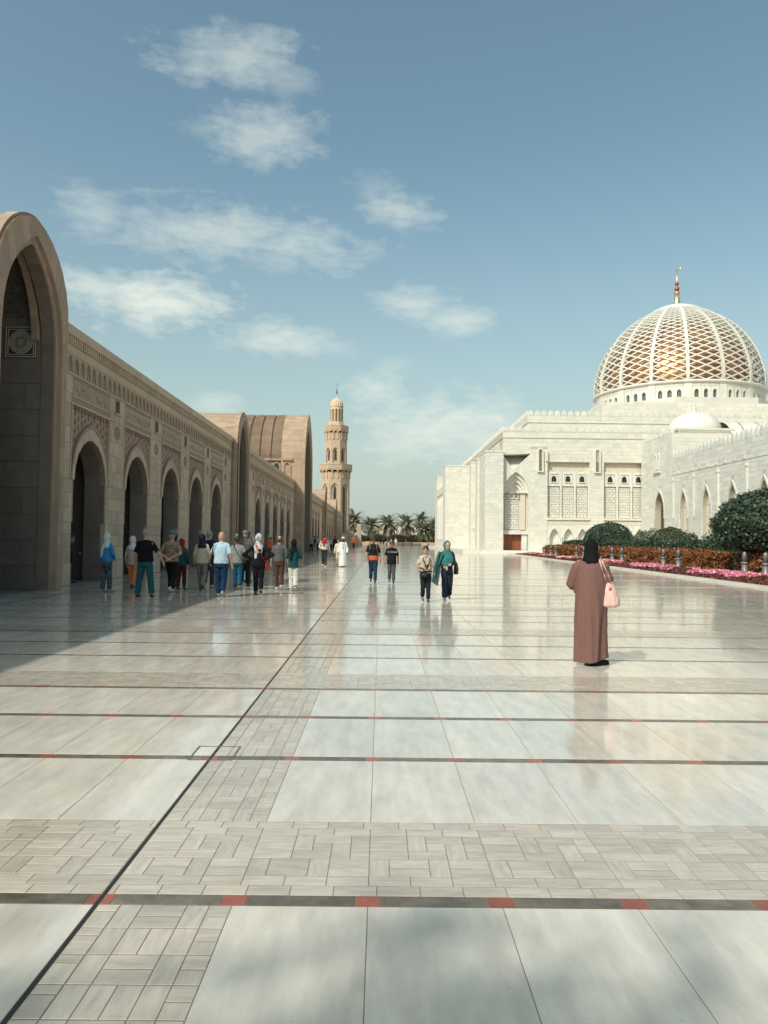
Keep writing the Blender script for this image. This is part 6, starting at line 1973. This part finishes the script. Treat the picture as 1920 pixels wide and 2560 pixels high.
        m_ = cloth(hm); mb = MB(); e = MB()
        e.lathe([(.092, .035), (.094, .075), (.086, .115), (.06, .14), (.02, .15)], 18)
        if kind == 'cap':
            e.add([(x_, y_, z_) for x_, y_, z_ in [(-.07, .07, .04), (.07, .07, .04), (.05, .165, .03), (-.05, .165, .03), (-.07, .07, .052), (.07, .07, .052), (.05, .165, .04), (-.05, .165, .04)]], [(0, 1, 2, 3), (7, 6, 5, 4), (0, 4, 5, 1), (1, 5, 6, 2), (2, 6, 7, 3), (3, 7, 4, 0)])
        if kind == 'hat': e.lathe([(.09, .05), (.15, .035), (.155, .043), (.09, .06)], 20)
        obj('headwear', MB().add([hp(v[0], v[1]*1.08-.01, v[2]) for v in e.v], e.f), m_, t, True, local=True)
    if face_on:
        for s in (-1, 1):
            e = MB(); e.ell((0, 0, 0), .016, .008, .009, 8, 6); obj('eye', MB().add([hp(v[0]+s*.032, v[1]+.089, v[2]+.006) for v in e.v], e.f), EYE, t, local=True)
            e = MB(); e.ell((0, 0, 0), .022, .007, .005, 8, 5); obj('eyebrow', MB().add([hp(v[0]+s*.033, v[1]+.092, v[2]+.03) for v in e.v], e.f), HAIR['black'], t, local=True)
        e = MB(); e.ell((0, 0, 0), .024, .008, .007, 8, 6); obj('mouth', MB().add([hp(v[0], v[1]+.092, v[2]-.062) for v in e.v], e.f), LIP, t, local=True)
    return t, t_top, hp
def extra(t, name, mb, m, wrap=None, off=.006, smooth=True):
    """a piece of clothing detail in the person's own coordinates"""
    o = obj(name, mb, m, t, smooth, local=True)
    if wrap is not None:
        w = o.modifiers.new('w', 'SHRINKWRAP'); w.target = wrap; w.offset = off; w.wrap_method = 'NEAREST_SURFACEPOINT'; w.wrap_mode = 'ABOVE_SURFACE'
        BAKE.append(o)
    return o
def held(t, name, label, cat, parts):
    """a bag or the like carried by person t: a thing of its own"""
    h = thing(name, label, cat, t.location, t.rotation_euler.z); h.scale = t.scale
    for nm, mb, m, sf in parts:
        o = obj(nm, mb, m, h, True, local=True)
        if sf: soft(o, sf, 2, .012)
    return h
def strap(mb, pts, w=.022, n=6): return mb.tube(pts, w, n, flat=(1, .25))
GL = 'visitors gathered along the arcade'
# ---- the group in the shade of the arcade
p, tp, _ = person(264.7, 1480.6, 1334, -25, 'woman in blue top with long white headscarf and dark patterned trousers before the first arch', ('down', 'waist'), 'stand', 'fair', top=(.045, .24, .50), bottom=(.018, .022, .045), bot2=(.10, .16, .18), botkind='print', head=('scarf', (.62, .66, .62), (.45, .52, .48)), female=True, hem=.92, flare=1.05, shoes=(.35, .26, .18), group=GL)
person(329.7, 1472, 1342, -5, 'person in white hijab, cream top and orange patterned trousers, half hidden by man in black', ('down', 'down'), 'walk', 'fair', top=(.52, .47, .40), top2=(.2, .15, .1), bottom=(.55, .13, .045), bot2=(.70, .28, .14), botkind='print', head=('hijab', (.66, .66, .63)), female=True, hem=.80, group=GL, stride=.6)
p, tp, _ = person(361, 1493, 1324, 0, 'grey-haired man in black t-shirt and teal jeans seen from behind', ('down', 'out'), 'wide', 'fair', top=(.006, .006, .008), bottom=(.016, .095, .105), sleeve=.5, head=('hair', 'grey'), bulk=1.12, hem=.92, flare=1.15, group=GL)
person(426.8, 1482, 1328, -8, 'man in brown checked shirt and cap with hands clasped behind his back', ('behind', 'behind'), 'walk', 'fair', top=(.30, .23, .18), top2=(.10, .065, .05), topkind='plaid', bottom=(.010, .010, .012), sleeve=.5, head=('cap', (.10, .14, .16)), bulk=1.08, hem=.88, flare=1.25, shoes=(.66, .66, .64), group=GL)
person(432, 1471, 1334, 10, 'person in black tunic and green wide trousers behind the man with checked shirt', ('down', 'down'), 'walk', 'tan', top=(.015, .014, .014), bottom=(.012, .22, .13), head=('hijab', (.012, .012, .013)), female=True, hem=.62, flare=1.5, group=GL, stride=1.1)
person(452.5, 1474, 1348, -12, 'woman in red hijab, dark teal top and maroon trousers beside the man with checked shirt', ('down', 'down'), 'stand', 'tan', top=(.022, .075, .085), bottom=(.075, .02, .018), head=('hijab', (.26, .022, .022)), female=True, hem=.84, group=GL)
person(186, 1466, 1338, -60, 'person in dark brown clothes standing inside the first arch', ('bent', 'bent'), 'stand', 'tan', top=(.05, .032, .024), bottom=(.035, .024, .02), head=('hair', 'brown'), group=GL, at=(-10.95, 26.9, 0), H=1.68)
person(503.5, 1477, 1336, 2, 'person in dark navy hijab, cream top and taupe trousers, leftmost behind man in blue polo', ('down', 'down'), 'walk', 'tan', top=(.46, .40, .32), bottom=(.20, .175, .145), head=('hijab', (.010, .016, .03)), female=True, hem=.86, group=GL, shoes=(.012, .012, .012))
person(521, 1470, 1328, 3, 'grey-haired man in navy t-shirt with hands clasped behind him, left of blue polo', ('behind', 'behind'), 'walk', 'fair', top=(.008, .018, .045), bottom=(.06, .085, .11), sleeve=.5, head=('hair', 'grey'), group=GL, stride=.7, flip=True, shoes=(.5, .5, .48))
p, tp, _ = person(551.4, 1492, 1330.5, -3, 'bald man in light blue polo shirt and dark blue jeans walking away', ('strap', 'down'), 'walk', 'fair', top=(.44, .60, .68), bottom=(.008, .032, .085), sleeve=.5, head=('bald', None), bulk=1.1, hem=.90, flare=1.15, group=GL, stride=.55, shoes=(.35, .33, .30))
held(p, 'shoulder_bag', 'small black bag strap over left shoulder of bald man in blue polo', 'bag', [('strap', strap(MB(), [(-.14, -.10, 1.46), (-.19, -.12, 1.40), (-.235, -.08, 1.2), (-.27, .02, 1.02)], .02), cloth((.012, .012, .014)), 0), ('pouch', MB().ell((-.28, .06, .97), .05, .10, .09), cloth((.012, .012, .014)), 0)])
person(551, 1474, 1345, 5, 'woman in dark patterned headscarf and red dress behind man in blue polo', ('down', 'down'), 'stand', 'tan', top=(.26, .016, .02), bottom=(.012, .012, .02), head=('hijab', (.05, .03, .03), (.28, .20, .14), 'print'), female=True, hem=.66, group=GL)
p, tp, _ = person(592, 1475.5, 1341, 2, 'man in grey polo and blue jeans with brown strap across his back', ('down', 'bent'), 'walk', 'dark', top=(.25, .26, .255), bottom=(.015, .105, .165), sleeve=.5, head=('hair', 'black'), bulk=1.08, hem=.88, group=GL, stride=.5, shoes=(.25, .18, .12))
held(p, 'crossbody_bag', 'brown cross-body bag on the hip of man in grey polo', 'bag', [('strap', strap(MB(), [(-.10, .02, 1.51), (-.10, -.12, 1.42), (-.02, -.165, 1.28), (.10, -.165, 1.10), (.2, -.09, .98)], .022), cloth((.03, .018, .014)), 0), ('pouch', MB().box(.19, .27, -.12, .1, .84, 1.0), cloth((.03, .018, .014)), 0)])
person(611, 1466, 1328.5, 4, 'man in olive cap and grey jacket behind man in grey polo', ('down', 'down'), 'walk', 'tan', top=(.12, .115, .10), bottom=(.012, .012, .016), head=('cap', (.22, .20, .16)), bulk=1.12, hem=.84, group=GL, stride=.5, flip=True)
p, tp, hp = person(618, 1454, 1329, 165, 'guide in white robe and sunglasses raising one arm, facing the visitors', ('down', 'raise'), 'stand', 'dark', robe=(.70, .70, .66), head=('hair', 'black'), shoes=(.10, .06, .04), group=GL, face_on=True)
e = MB(); e.box(-.062, .062, .088, .10, -.002, .028); extra(p, 'sunglasses', MB().add([hp(*v) for v in e.v], e.f), cloth((.01, .01, .01), None, 'shiny'), smooth=False)
person(630, 1465, 1345, 0, 'person in khaki-green trousers hidden behind woman with hands on hips', ('down', 'down'), 'stand', 'tan', top=(.30, .30, .27), bottom=(.16, .17, .09), head=('hijab', (.35, .33, .28)), female=True, group=GL)
p, tp, _ = person(645, 1488, 1336, 2, 'woman in black with white headscarf and red strap, hands on her hips', ('hips', 'hips'), 'walk', 'fair', top=(.008, .008, .009), bottom=(.008, .008, .010), head=('scarf', (.66, .66, .64), (.16, .16, .16), 'print'), female=True, bulk=1.12, hem=.86, flare=.95, group=GL, stride=.4, shoes=(.014, .014, .014))
sp_ = MB()
for i in range(11):
    a = R_(-50+28*i); c = Vector((.055, 0, 1.30))
    q0, q1 = c+Vector((math.cos(a), 0, math.sin(a)))*.055, c+Vector((math.cos(a), 0, math.sin(a)))*.105
    w_ = Vector((-math.sin(a), 0, math.cos(a)))*.009
    sp_.add([v+Vector((0, -.17, 0)) for v in (q0-w_, q0+w_, q1+w_*1.4, q1-w_*1.4)], [(0, 1, 2, 3)])
extra(p, 'sun_print', sp_, cloth((.72, .72, .70)), tp, .006, False)
held(p, 'red_crossbody_bag', 'red cross-body strap and pouch on the woman in black', 'bag', [('strap', strap(MB(), [(-.08, .0, 1.50), (-.06, -.15, 1.42), (.03, -.185, 1.27), (.12, -.19, 1.12), (.205, -.1, .98), (.235, 0, .92)], .024), cloth((.55, .015, .012)), 0), ('pouch', MB().box(.20, .25, -.06, .10, .74, .93), cloth((.50, .015, .012)), 0)])
p, tp, _ = person(697, 1474.5, 1340.5, 3, 'balding man in dark grey t-shirt and brown trousers walking away', ('down', 'down'), 'walk', 'fair', top=(.105, .11, .115), bottom=(.095, .052, .035), sleeve=.5, head=('balding', 'brown'), hem=.92, bulk=1.04, group=GL, stride=.35, shoes=(.55, .53, .5))
person(733, 1477.5, 1349.5, -4, 'woman in dark teal top, black headscarf and white trousers walking away', ('fold', 'fold'), 'walk', 'tan', top=(.008, .066, .068), bottom=(.66, .64, .58), head=('scarf', (.007, .007, .008)), female=True, hem=.80, flare=1.35, group=GL, stride=.45, shoes=(.55, .52, .46))
person(676, 1398.6, 1344, 30, 'person in orange shirt holding up a phone in front of the arcade', ('photo', 'photo'), 'stand', 'dark', top=(.80, .17, .03), bottom=(.06, .05, .045), head=('cap', (.09, .05, .12)), group=GL)
GF = 'distant visitors by the great gateway'
person(769.8, 1379.5, 1340, -70, 'far man in white robe and cap, leftmost of the distant cluster by the gateway', ('bent', 'down'), 'stand', 'dark', robe=(.66, .67, .68), head=('kuma', (.55, .50, .42), 'black'), group=GF)
person(778, 1380, 1342, 20, 'far person in grey top and black trousers beside the distant man in white robe', ('down', 'bent'), 'stand', 'tan', top=(.30, .28, .24), bottom=(.012, .013, .016), head=('hijab', (.40, .36, .30)), group=GF, female=True)
person(785.5, 1378, 1341, 150, 'far person in black hat and beige trousers in the distant cluster', ('strap', 'strap'), 'stand', 'fair', top=(.05, .05, .055), bottom=(.36, .31, .23), head=('hat', (.02, .02, .02), 'brown'), group=GF)
person(793.5, 1377, 1341, 80, 'far person in pale blue shirt and black trousers, rightmost of the left distant cluster', ('bent', 'bent'), 'stand', 'tan', top=(.30, .38, .46), bottom=(.012, .012, .016), head=('hair', 'black'), group=GF)
p, tp, _ = person(810.5, 1417, 1339, 178, 'man in red hat with red jumper knotted over white shirt, walking towards the viewer', ('swingb', 'waist'), 'walk', 'fair', top=(.62, .56, .50), bottom=(.035, .035, .037), head=('hat', (.22, .03, .025), 'brown'), shoes=(.70, .70, .68), hem=.97, group='people walking towards the viewer', face_on=True, stride=.6, flare=.95)
m = MB(); m.loft([(0, 0, 1.33, .215, .165), (0, 0, 1.40, .20, .145), (0, 0, 1.46, .14, .11), (0, 0, 1.51, .085, .085)], 18); m.tube([(.02, .15, 1.36), (.02, .175, 1.28), (.03, .17, 1.16)], [.05, .045, .03], 8); m.tube([(-.12, .1, 1.42), (.02, .165, 1.32), (.14, .08, 1.42)], [.05, .05, .05], 8)
soft(extra(p, 'knotted_jumper', m, cloth((.40, .018, .02))), .02, 1, .02)
person(826, 1380, 1343, 190, 'far woman in white top and black trousers behind man with red jumper', ('photo', 'bent'), 'stand', 'tan', top=(.60, .58, .56), bottom=(.014, .013, .014), head=('long', 'brown'), group=GF, female=True)
person(836, 1380, 1341, 10, 'far person in dark maroon shirt and trousers behind man in white robe', ('bent', 'down'), 'stand', 'tan', top=(.07, .016, .018), bottom=(.025, .016, .016), head=('hair', 'black'), group=GF, hem=.84)
person(847, 1381, 1350, 60, 'far person in black leaning beside the man in white robe', ('bent', 'bent'), 'stand', 'tan', top=(.014, .013, .015), bottom=(.014, .013, .015), head=('long', 'brown'), group=GF, female=True, bow=.5)
person(845.8, 1414, 1346, 175, 'person in cream clothes half hidden behind the walking man in white robe', ('down', 'down'), 'walk', 'fair', top=(.58, .54, .45), bottom=(.56, .52, .43), head=('hair', 'brown'), group='people walking towards the viewer', H=1.66, stride=.7)
p, tp, hp = person(857, 1417, 1343.5, 184, 'man in long white robe, white cap and blue sunglasses walking towards the viewer', ('down', 'down'), 'walk', 'dark', robe=(.74, .76, .75), head=('kuma', (.66, .68, .66), 'black'), shoes=(.13, .085, .06), group='people walking towards the viewer', face_on=True, stride=.35, bulk=1.04)
e = MB(); e.box(-.066, .066, .088, .102, -.006, .03); extra(p, 'sunglasses', MB().add([hp(*v) for v in e.v], e.f), cloth((.02, .10, .45), None, 'shiny'), smooth=False)
e = MB(); e.ell((0, .06, -.085), .055, .05, .05, 10, 7); extra(p, 'beard', MB().add([hp(*v) for v in e.v], e.f), HAIR['black'])
m = MB(); strap(m, [(-.07, .06, 1.49), (-.05, .14, 1.38), (0, .155, 1.16), (.05, .14, 1.38), (.07, .06, 1.49)], .012); m.box(-.03, .03, .15, .165, 1.08, 1.16); extra(p, 'lanyard', m, cloth((.10, .11, .14)), smooth=False)
person(884, 1372.5, 1343, 175, 'man in orange shirt with black trousers standing near the far rail', ('strap', 'down'), 'walk', 'fair', top=(.58, .06, .025), bottom=(.018, .018, .02), head=('bald', None), sleeve=.5, group=GF, stride=.5)
# ---- the four walking in the sun
GC = 'people walking towards the viewer'
p, tp, _ = person(932.4, 1457.5, 1342.5, 180, 'man in black t-shirt with orange lower band and blue jeans looking down', ('down', 'swingf'), 'walk', 'tan', top=(.012, .013, .015), bottom=(.016, .045, .075), sleeve=.5, head=('hair', 'black'), hem=.90, bow=.55, group=GC, face_on=True, stride=.3, shoes=(.05, .04, .035))
m = MB(); m.loft([(0, 0, .87, .208, .158), (0, 0, .95, .204, .156), (0, 0, 1.0, .196, .15)], 24); soft(extra(p, 'orange_hem', m, cloth((.85, .085, .012))), .016, 1, .02)
m = MB(); m.loft([(0, 0, 1.02, .192, .147), (0, 0, 1.035, .190, .146)], 24); extra(p, 'white_stripe', m, cloth((.60, .58, .55)))
m = MB(); strap(m, [(-.12, .15, 1.305), (0, .165, 1.30), (.12, .15, 1.305)], .014); extra(p, 'chest_stripe', m, cloth((.42, .10, .08)))
held(p, 'backpack', 'grey backpack straps on man with the orange band shirt', 'backpack', [('strap', strap(MB(), [(-.13, -.10, 1.44), (-.13, .06, 1.475), (-.135, .14, 1.36), (-.16, .14, 1.15), (-.20, .02, 1.02)], .025), cloth((.15, .13, .11)), 0), ('strap', strap(MB(), [(.13, -.10, 1.44), (.13, .06, 1.475), (.135, .14, 1.36), (.16, .14, 1.15), (.20, .02, 1.02)], .025), cloth((.15, .13, .11)), 0), ('pack', MB().ell((0, -.22, 1.22), .15, .09, .22), cloth((.06, .06, .06)), 0)])
p, tp, _ = person(978.6, 1457.5, 1353, 182, 'boy in black printed t-shirt and grey trousers walking beside the man looking down', ('swingb', 'down'), 'walk', 'tan', top=(.010, .011, .013), bottom=(.085, .085, .09), sleeve=.6, head=('hair', 'brown'), hem=.80, bulk=1.1, bow=.35, group=GC, face_on=True, stride=.25, flare=1.05, shoes=(.03, .03, .03))
fc = bpy.data.curves.new('lettering', 'FONT'); fc.body = 'YY YONEX'; fc.size = .085; fc.align_x = 'CENTER'; fc.extrude = .002; fc.resolution_u = 3; fc.shear = .25; fc.space_character = 1.0
fc.materials.append(cloth((.62, .62, .60)))
LET = link('lettering', fc); LET.parent = p; LET.location = (0, .172, 1.27); LET.rotation_euler = (R_(90), 0, R_(180))
p, tp, _ = person(1063.5, 1504.5, 1366, 184, 'boy in pale printed shirt holding a camera, black trousers and sandals', ('bent', 'bent'), 'walk', 'fair', top=(.58, .52, .44), top2=(.22, .11, .08), topkind='print', bottom=(.016, .017, .020), sleeve=.55, head=('hair', 'black'), hem=.90, look=-14, group=GC, face_on=True, stride=.25, shoes=(.06, .05, .045), bulk=1.06)
held(p, 'waist_bag', 'black waist bag worn by the boy in pale printed shirt', 'bag', [('pouch', MB().box(-.02, .20, .15, .25, .80, .97), cloth((.012, .012, .013), None, 'shiny'), .02), ('belt', MB().loft([(0, 0, .95, .215, .165), (0, 0, .98, .212, .163)], 24), cloth((.012, .012, .013)), 0), ('buckle', MB().box(.05, .13, .25, .257, .86, .885), M['steel'], 0)])
held(p, 'camera', 'small black camera on a strap held by the boy in pale shirt', 'camera', [('camera_body', MB().box(-.065, .065, .25, .31, 1.09, 1.18), cloth((.012, .012, .012), None, 'shiny'), 0), ('lens', MB().lathe([(.035, 0), (.035, .06), (.028, .065)], 14, (0, .28, 1.04)), cloth((.010, .010, .010), None, 'shiny'), 0), ('strap', strap(MB(), [(.05, .28, 1.18), (.12, .15, 1.36), (.06, .0, 1.50), (-.08, -.02, 1.49), (-.13, .14, 1.34), (-.05, .28, 1.18)], .014), cloth((.012, .012, .012)), 0)])
p, tp, _ = person(1117, 1501, 1354, 180, 'woman in flowing teal headscarf and wide navy trousers beside the boy with a camera', ('bent', 'waist'), 'walk', 'fair', top=(.015, .022, .034), bottom=(.012, .022, .042), head=('hijab', (.030, .135, .130), (.05, .20, .19)), female=True, hem=.80, flare=1.3, look=25, bow=.12, group=GC, face_on=True, stride=.8, flip=True, shoes=(.20, .15, .11))
m = MB(); m.loft([(0, 0, 1.02, .205, .19), (0, .01, 1.15, .21, .18), (0, 0, 1.30, .205, .155), (0, 0, 1.42, .16, .115), (0, 0, 1.52, .09, .09)], 24, fold=lambda a, z: 1+.06*math.sin(6*a+z*5)); soft(extra(p, 'shawl', m, cloth((.030, .135, .130), (.05, .20, .19))), .016, 1, .03)
def sheet_cloth(t, name, fn, nu, nv, m_):
    mb = MB(); vs = [fn(i/nu, j/nv) for j in range(nv+1) for i in range(nu+1)]
    fs = [(j*(nu+1)+i, j*(nu+1)+i+1, (j+1)*(nu+1)+i+1, (j+1)*(nu+1)+i) for j in range(nv) for i in range(nu)]
    mb.add(vs, fs); o = extra(t, name, mb, m_); s = o.modifiers.new('t', 'SOLIDIFY'); s.thickness = .006; BAKE.append(o); return o
sheet_cloth(p, 'scarf_end', lambda u, v: (.10+.34*v-.14*v*v+u*.16*(1-.2*v), .16-.10*v+.03*math.sin(u*9+v*5), 1.38-.42*v-.25*v*v+u*.20*(1-v)-.1*u), 10, 14, cloth((.030, .135, .130), (.05, .20, .19)))
sheet_cloth(p, 'scarf_tail', lambda u, v: (.17+.11*v+u*.20*(.5+.7*v), .05+.03*math.sin(u*8+v*3), 1.05-.62*v*(1-.25*u)), 8, 12, cloth((.16, .24, .25), (.22, .30, .30)))
m = MB(); m.box(-.0, .07, .17, .178, .90, 1.02); extra(p, 'badge', m, cloth((.55, .52, .48)), smooth=False)
held(p, 'black_handbag', 'black handbag on the arm of the woman in teal headscarf', 'bag', [('pouch', MB().loft([(-.27, -.02, .78, .07, .13), (-.275, -.02, .95, .075, .14), (-.26, -.02, 1.12, .05, .11), (-.25, -.02, 1.16, .03, .09)], 16), cloth((.010, .011, .016), None, 'shiny'), .016), ('strap', strap(MB(), [(-.25, -.06, 1.12), (-.22, -.06, 1.36), (-.16, 0, 1.47), (-.21, .06, 1.36), (-.25, .03, 1.12)], .014), cloth((.010, .011, .016)), 0)])
# ---- far end
person(952, 1364, 1347, 160, 'far dark-clothed person walking by the rail behind the father', ('bent', 'down'), 'walk', 'tan', top=(.02, .02, .022), bottom=(.02, .02, .022), head=('hair', 'black'), group='visitors at the far rail')
person(958.5, 1364.5, 1346, 200, 'far person in black with pale headgear by the rail', ('down', 'bent'), 'walk', 'tan', top=(.05, .05, .05), bottom=(.015, .015, .016), head=('kuma', (.5, .48, .44), 'black'), group='visitors at the far rail')
person(989.4, 1367, 1345, 170, 'far person in white shirt and pale trousers behind the boy in black', ('down', 'bent'), 'walk', 'tan', top=(.60, .58, .54), bottom=(.40, .36, .30), head=('kuma', (.6, .58, .54), 'black'), group='visitors at the far rail')
person(978, 1364, 1347, 185, 'far person in cream shirt by the rail, above the head of the boy in black', ('down', 'down'), 'stand', 'tan', top=(.50, .48, .44), bottom=(.30, .27, .22), head=('kuma', (.45, .43, .40), 'black'), group='visitors at the far rail')
person(1082.5, 1364, 1346, 180, 'far person in white top and black trousers by the mosque corner', ('down', 'down'), 'stand', 'tan', top=(.62, .62, .60), bottom=(.012, .012, .014), head=('hair', 'black'), group='visitors at the far rail')
# ---- the woman in the long robe
g = ground_at(1478, 1662)
W_T = thing('person', 'woman in long mauve robe and black hijab seen from behind with a pink bag', 'person', (g.x, g.y, 0), R_(-14))
k = 1.665/1.755; W_T.scale = (k, k, k)
b = MB()
b.loft([(0, 0, .86, .15, .105), (0, 0, .95, .168, .115), (0, 0, 1.08, .138, .1), (0, 0, 1.22, .145, .105), (0, 0, 1.35, .155, .105), (0, 0, 1.43, .12, .08), (0, 0, 1.48, .06, .058), (0, .01, 1.6, .054, .06)], 16)
b.ell((0, .02, 1.65), .076, .096, .118, 14, 10); b.ell((0, .055, 1.59), .056, .064, .062, 12, 8); b.ell((0, .115, 1.635), .013, .02, .02, 8, 6)
for s, e_, h_ in ((-1, (-.26, .04, 1.14), (-.14, .26, 1.17)), (1, (.25, .02, 1.14), (.24, .2, .98))):
    b.cap((s*.16, 0, 1.42), e_, .05, .042, 9); b.cap(e_, h_, .042, .028, 9); hand(b, h_, Vector(h_)-Vector(e_), -s)
    b.cap((s*.088, 0, .92), (s*.09, .01, .5), .085, .058, 10); b.cap((s*.09, .01, .5), (s*.09, 0, .085), .056, .037, 9)
soft(obj('body', b, SK['tan'], W_T, local=True), .012, 2)
m = MB()
def fold_w(a, z):
    lo = max(0, 1-z/1.45)
    def ridge(x): return (1-abs(math.sin(x)))**1.3
    a0 = 5.05+.6*z
    cr = .15*max(0, min(1, (a-a0)/.10))*max(0, min(1, (6.15-a)/.3))*max(0, min(1, (1.0-z)/.25))
    return 1-cr+lo*(.17*ridge(2.5*a+.5+.22*z+.12*math.sin(3*z))-.055+.11*ridge(4.5*a+2.1-.35*z)-.03+.03*math.sin(11*a+z*3))+.016*math.sin(9*a+z*7)*(1 if z > .6 else .4)
m.loft([(-.015, .0, .045, .222, .19), (-.014, 0, .18, .222, .185), (-.010, 0, .40, .224, .178), (-.006, 0, .62, .226, .172), (0, 0, .82, .224, .166), (0, 0, 1.0, .218, .16), (0, 0, 1.16, .212, .152), (0, 0, 1.28, .205, .142), (0, 0, 1.365, .190, .128), (0, 0, 1.42, .150, .105), (0, -.005, 1.465, .10, .085), (0, 0, 1.49, .07, .065)], 96, fold=fold_w)
m.tube([(-.10, 0, 1.415), (-.18, 0, 1.365), (-.225, .02, 1.23), (-.265, .05, 1.11), (-.25, .10, 1.07)], [.07, .084, .090, .084, .05], 14)
m.tube([(-.19, 0, 1.30), (-.205, .03, 1.15), (-.19, .03, 1.0)], [.06, .065, .05], 12)
m.tube([(-.25, .07, 1.11), (-.19, .20, 1.13), (-.13, .26, 1.15)], [.075, .06, .05], 12)
m.tube([(.10, 0, 1.415), (.178, 0, 1.365), (.215, .0, 1.23), (.235, .02, 1.09)], [.07, .080, .082, .075], 14); m.tube([(.235, .03, 1.11), (.235, .12, 1.04), (.225, .2, .99)], [.072, .06, .05], 12)
# the right side of the skirt swings out a little and lifts
m.v = [(v[0]+.05*max(0, .5-v[2])*max(0, v[0])*6 if v[2] < .5 else v[0], v[1], v[2]+(.075*max(0, (v[0]-.02)/.2) if v[2] < .1 else 0)) for v in m.v]
soft(obj('robe', m, mat('mauve_cloth', (.175, .094, .080), .85, (.145, .076, .066), 5, .5, bump=.08, bscale=30, spec=.2, coord='obj', stretch=(1, 1, .25)), W_T, local=True), .009, 1, .008)
m = MB(); m.ell((0, .0, 1.655), .092, .108, .118, 20, 12); m.loft([(0, -.01, 1.40, .115, .100), (0, -.005, 1.455, .122, .108), (0, 0, 1.50, .112, .104), (0, 0, 1.56, .100, .102), (0, 0, 1.66, .092, .10)], 30, fold=lambda a, z: 1+.035*math.sin(6*a+z*14)*max(0, (1.66-z)*5))
soft(obj('headscarf', m, cloth((.006, .006, .0075)), W_T, local=True), .012, 2, .012)
for s, ang, yy in ((1, -38, -.02), (-.2, -20, -.05)):
    m = MB(); e = MB(); e.cap((0, -.09, .045), (0, 0, .05), .045, .044, 12); e.cap((0, 0, .048), (0, .13, .036), .044, .034, 12); e.box(-.042, .042, -.12, .15, .004, .022)
    R3 = Matrix.Rotation(R_(ang-14), 3, 'Z'); m.add([Vector((.09*s+.02, yy, 0))+R3 @ Vector(v) for v in e.v], e.f)
    so = obj('shoe', m, cloth((.012, .012, .013)), W_T, True, local=True); soft(so, .009, 1)
bag_m = mat('pink_satin', (.70, .45, .41), .5, (.58, .34, .31), 6, .8, bump=.6, bscale=11, coord='obj')
m = MB()
m.loft([(.315, -.03, .76, .10, .075), (.32, -.03, .79, .142, .10), (.318, -.03, .88, .135, .092), (.305, -.03, .99, .112, .075), (.29, -.03, 1.07, .09, .05), (.285, -.03, 1.12, .080, .035)], 40,
       fold=lambda a, z: 1+.05*math.sin(6*a+z*9)*max(0, (z-.7)*2)+.03*math.sin(11*a+2))
st1 = strap(MB(), [(.255, -.075, 1.105), (.232, -.115, 1.22), (.205, -.125, 1.30), (.17, -.085, 1.425), (.175, .0, 1.465), (.215, .07, 1.40), (.25, .06, 1.2), (.262, .02, 1.11)], .016)
st2 = strap(MB(), [(.325, -.075, 1.105), (.288, -.11, 1.22), (.256, -.115, 1.30), (.205, -.065, 1.415), (.205, .0, 1.45), (.24, .06, 1.38), (.275, .055, 1.2), (.29, .02, 1.11)], .016)
BG = held(W_T, 'tote_bag', 'pale pink satin tote bag hanging from shoulder of woman in mauve robe', 'bag', [('pouch', m, bag_m, .011), ('strap', st1, bag_m, 0), ('strap', st2, bag_m, 0), ('tag', MB().box(.30, .335, -.108, -.098, 1.01, 1.045), cloth((.55, .10, .09)), 0), ('rim', MB().loft([(.285, -.03, 1.105, .084, .040), (.285, -.03, 1.124, .086, .042)], 24), bag_m, 0)])

for o_ in BG.children: o_.location = (-.045, 0, .075); o_.scale = (.93, .93, .97)
# ------------------------------------------------------------------ bake modifiers to plain meshes
bpy.context.view_layer.update()
dg = bpy.context.evaluated_depsgraph_get()
done = []
for o in dict.fromkeys(BAKE):
    me = bpy.data.meshes.new_from_object(o.evaluated_get(dg), preserve_all_data_layers=False, depsgraph=dg)
    done.append((o, me))
lm = bpy.data.meshes.new_from_object(LET.evaluated_get(dg), depsgraph=dg)
for o, me in done:
    mats_ = [s.material for s in o.material_slots]
    o.modifiers.clear(); o.data = me
    if not me.materials:
        for m_ in mats_: me.materials.append(m_)
    me.polygons.foreach_set('use_smooth', [True]*len(me.polygons))
par, mw_ = LET.parent, LET.matrix_basis.copy()
bpy.data.objects.remove(LET)
LE = bpy.data.objects.new('printed_lettering', lm); COL.objects.link(LE); LE.parent = par; LE.matrix_basis = mw_
if not lm.materials: lm.materials.append(cloth((.62, .62, .60)))
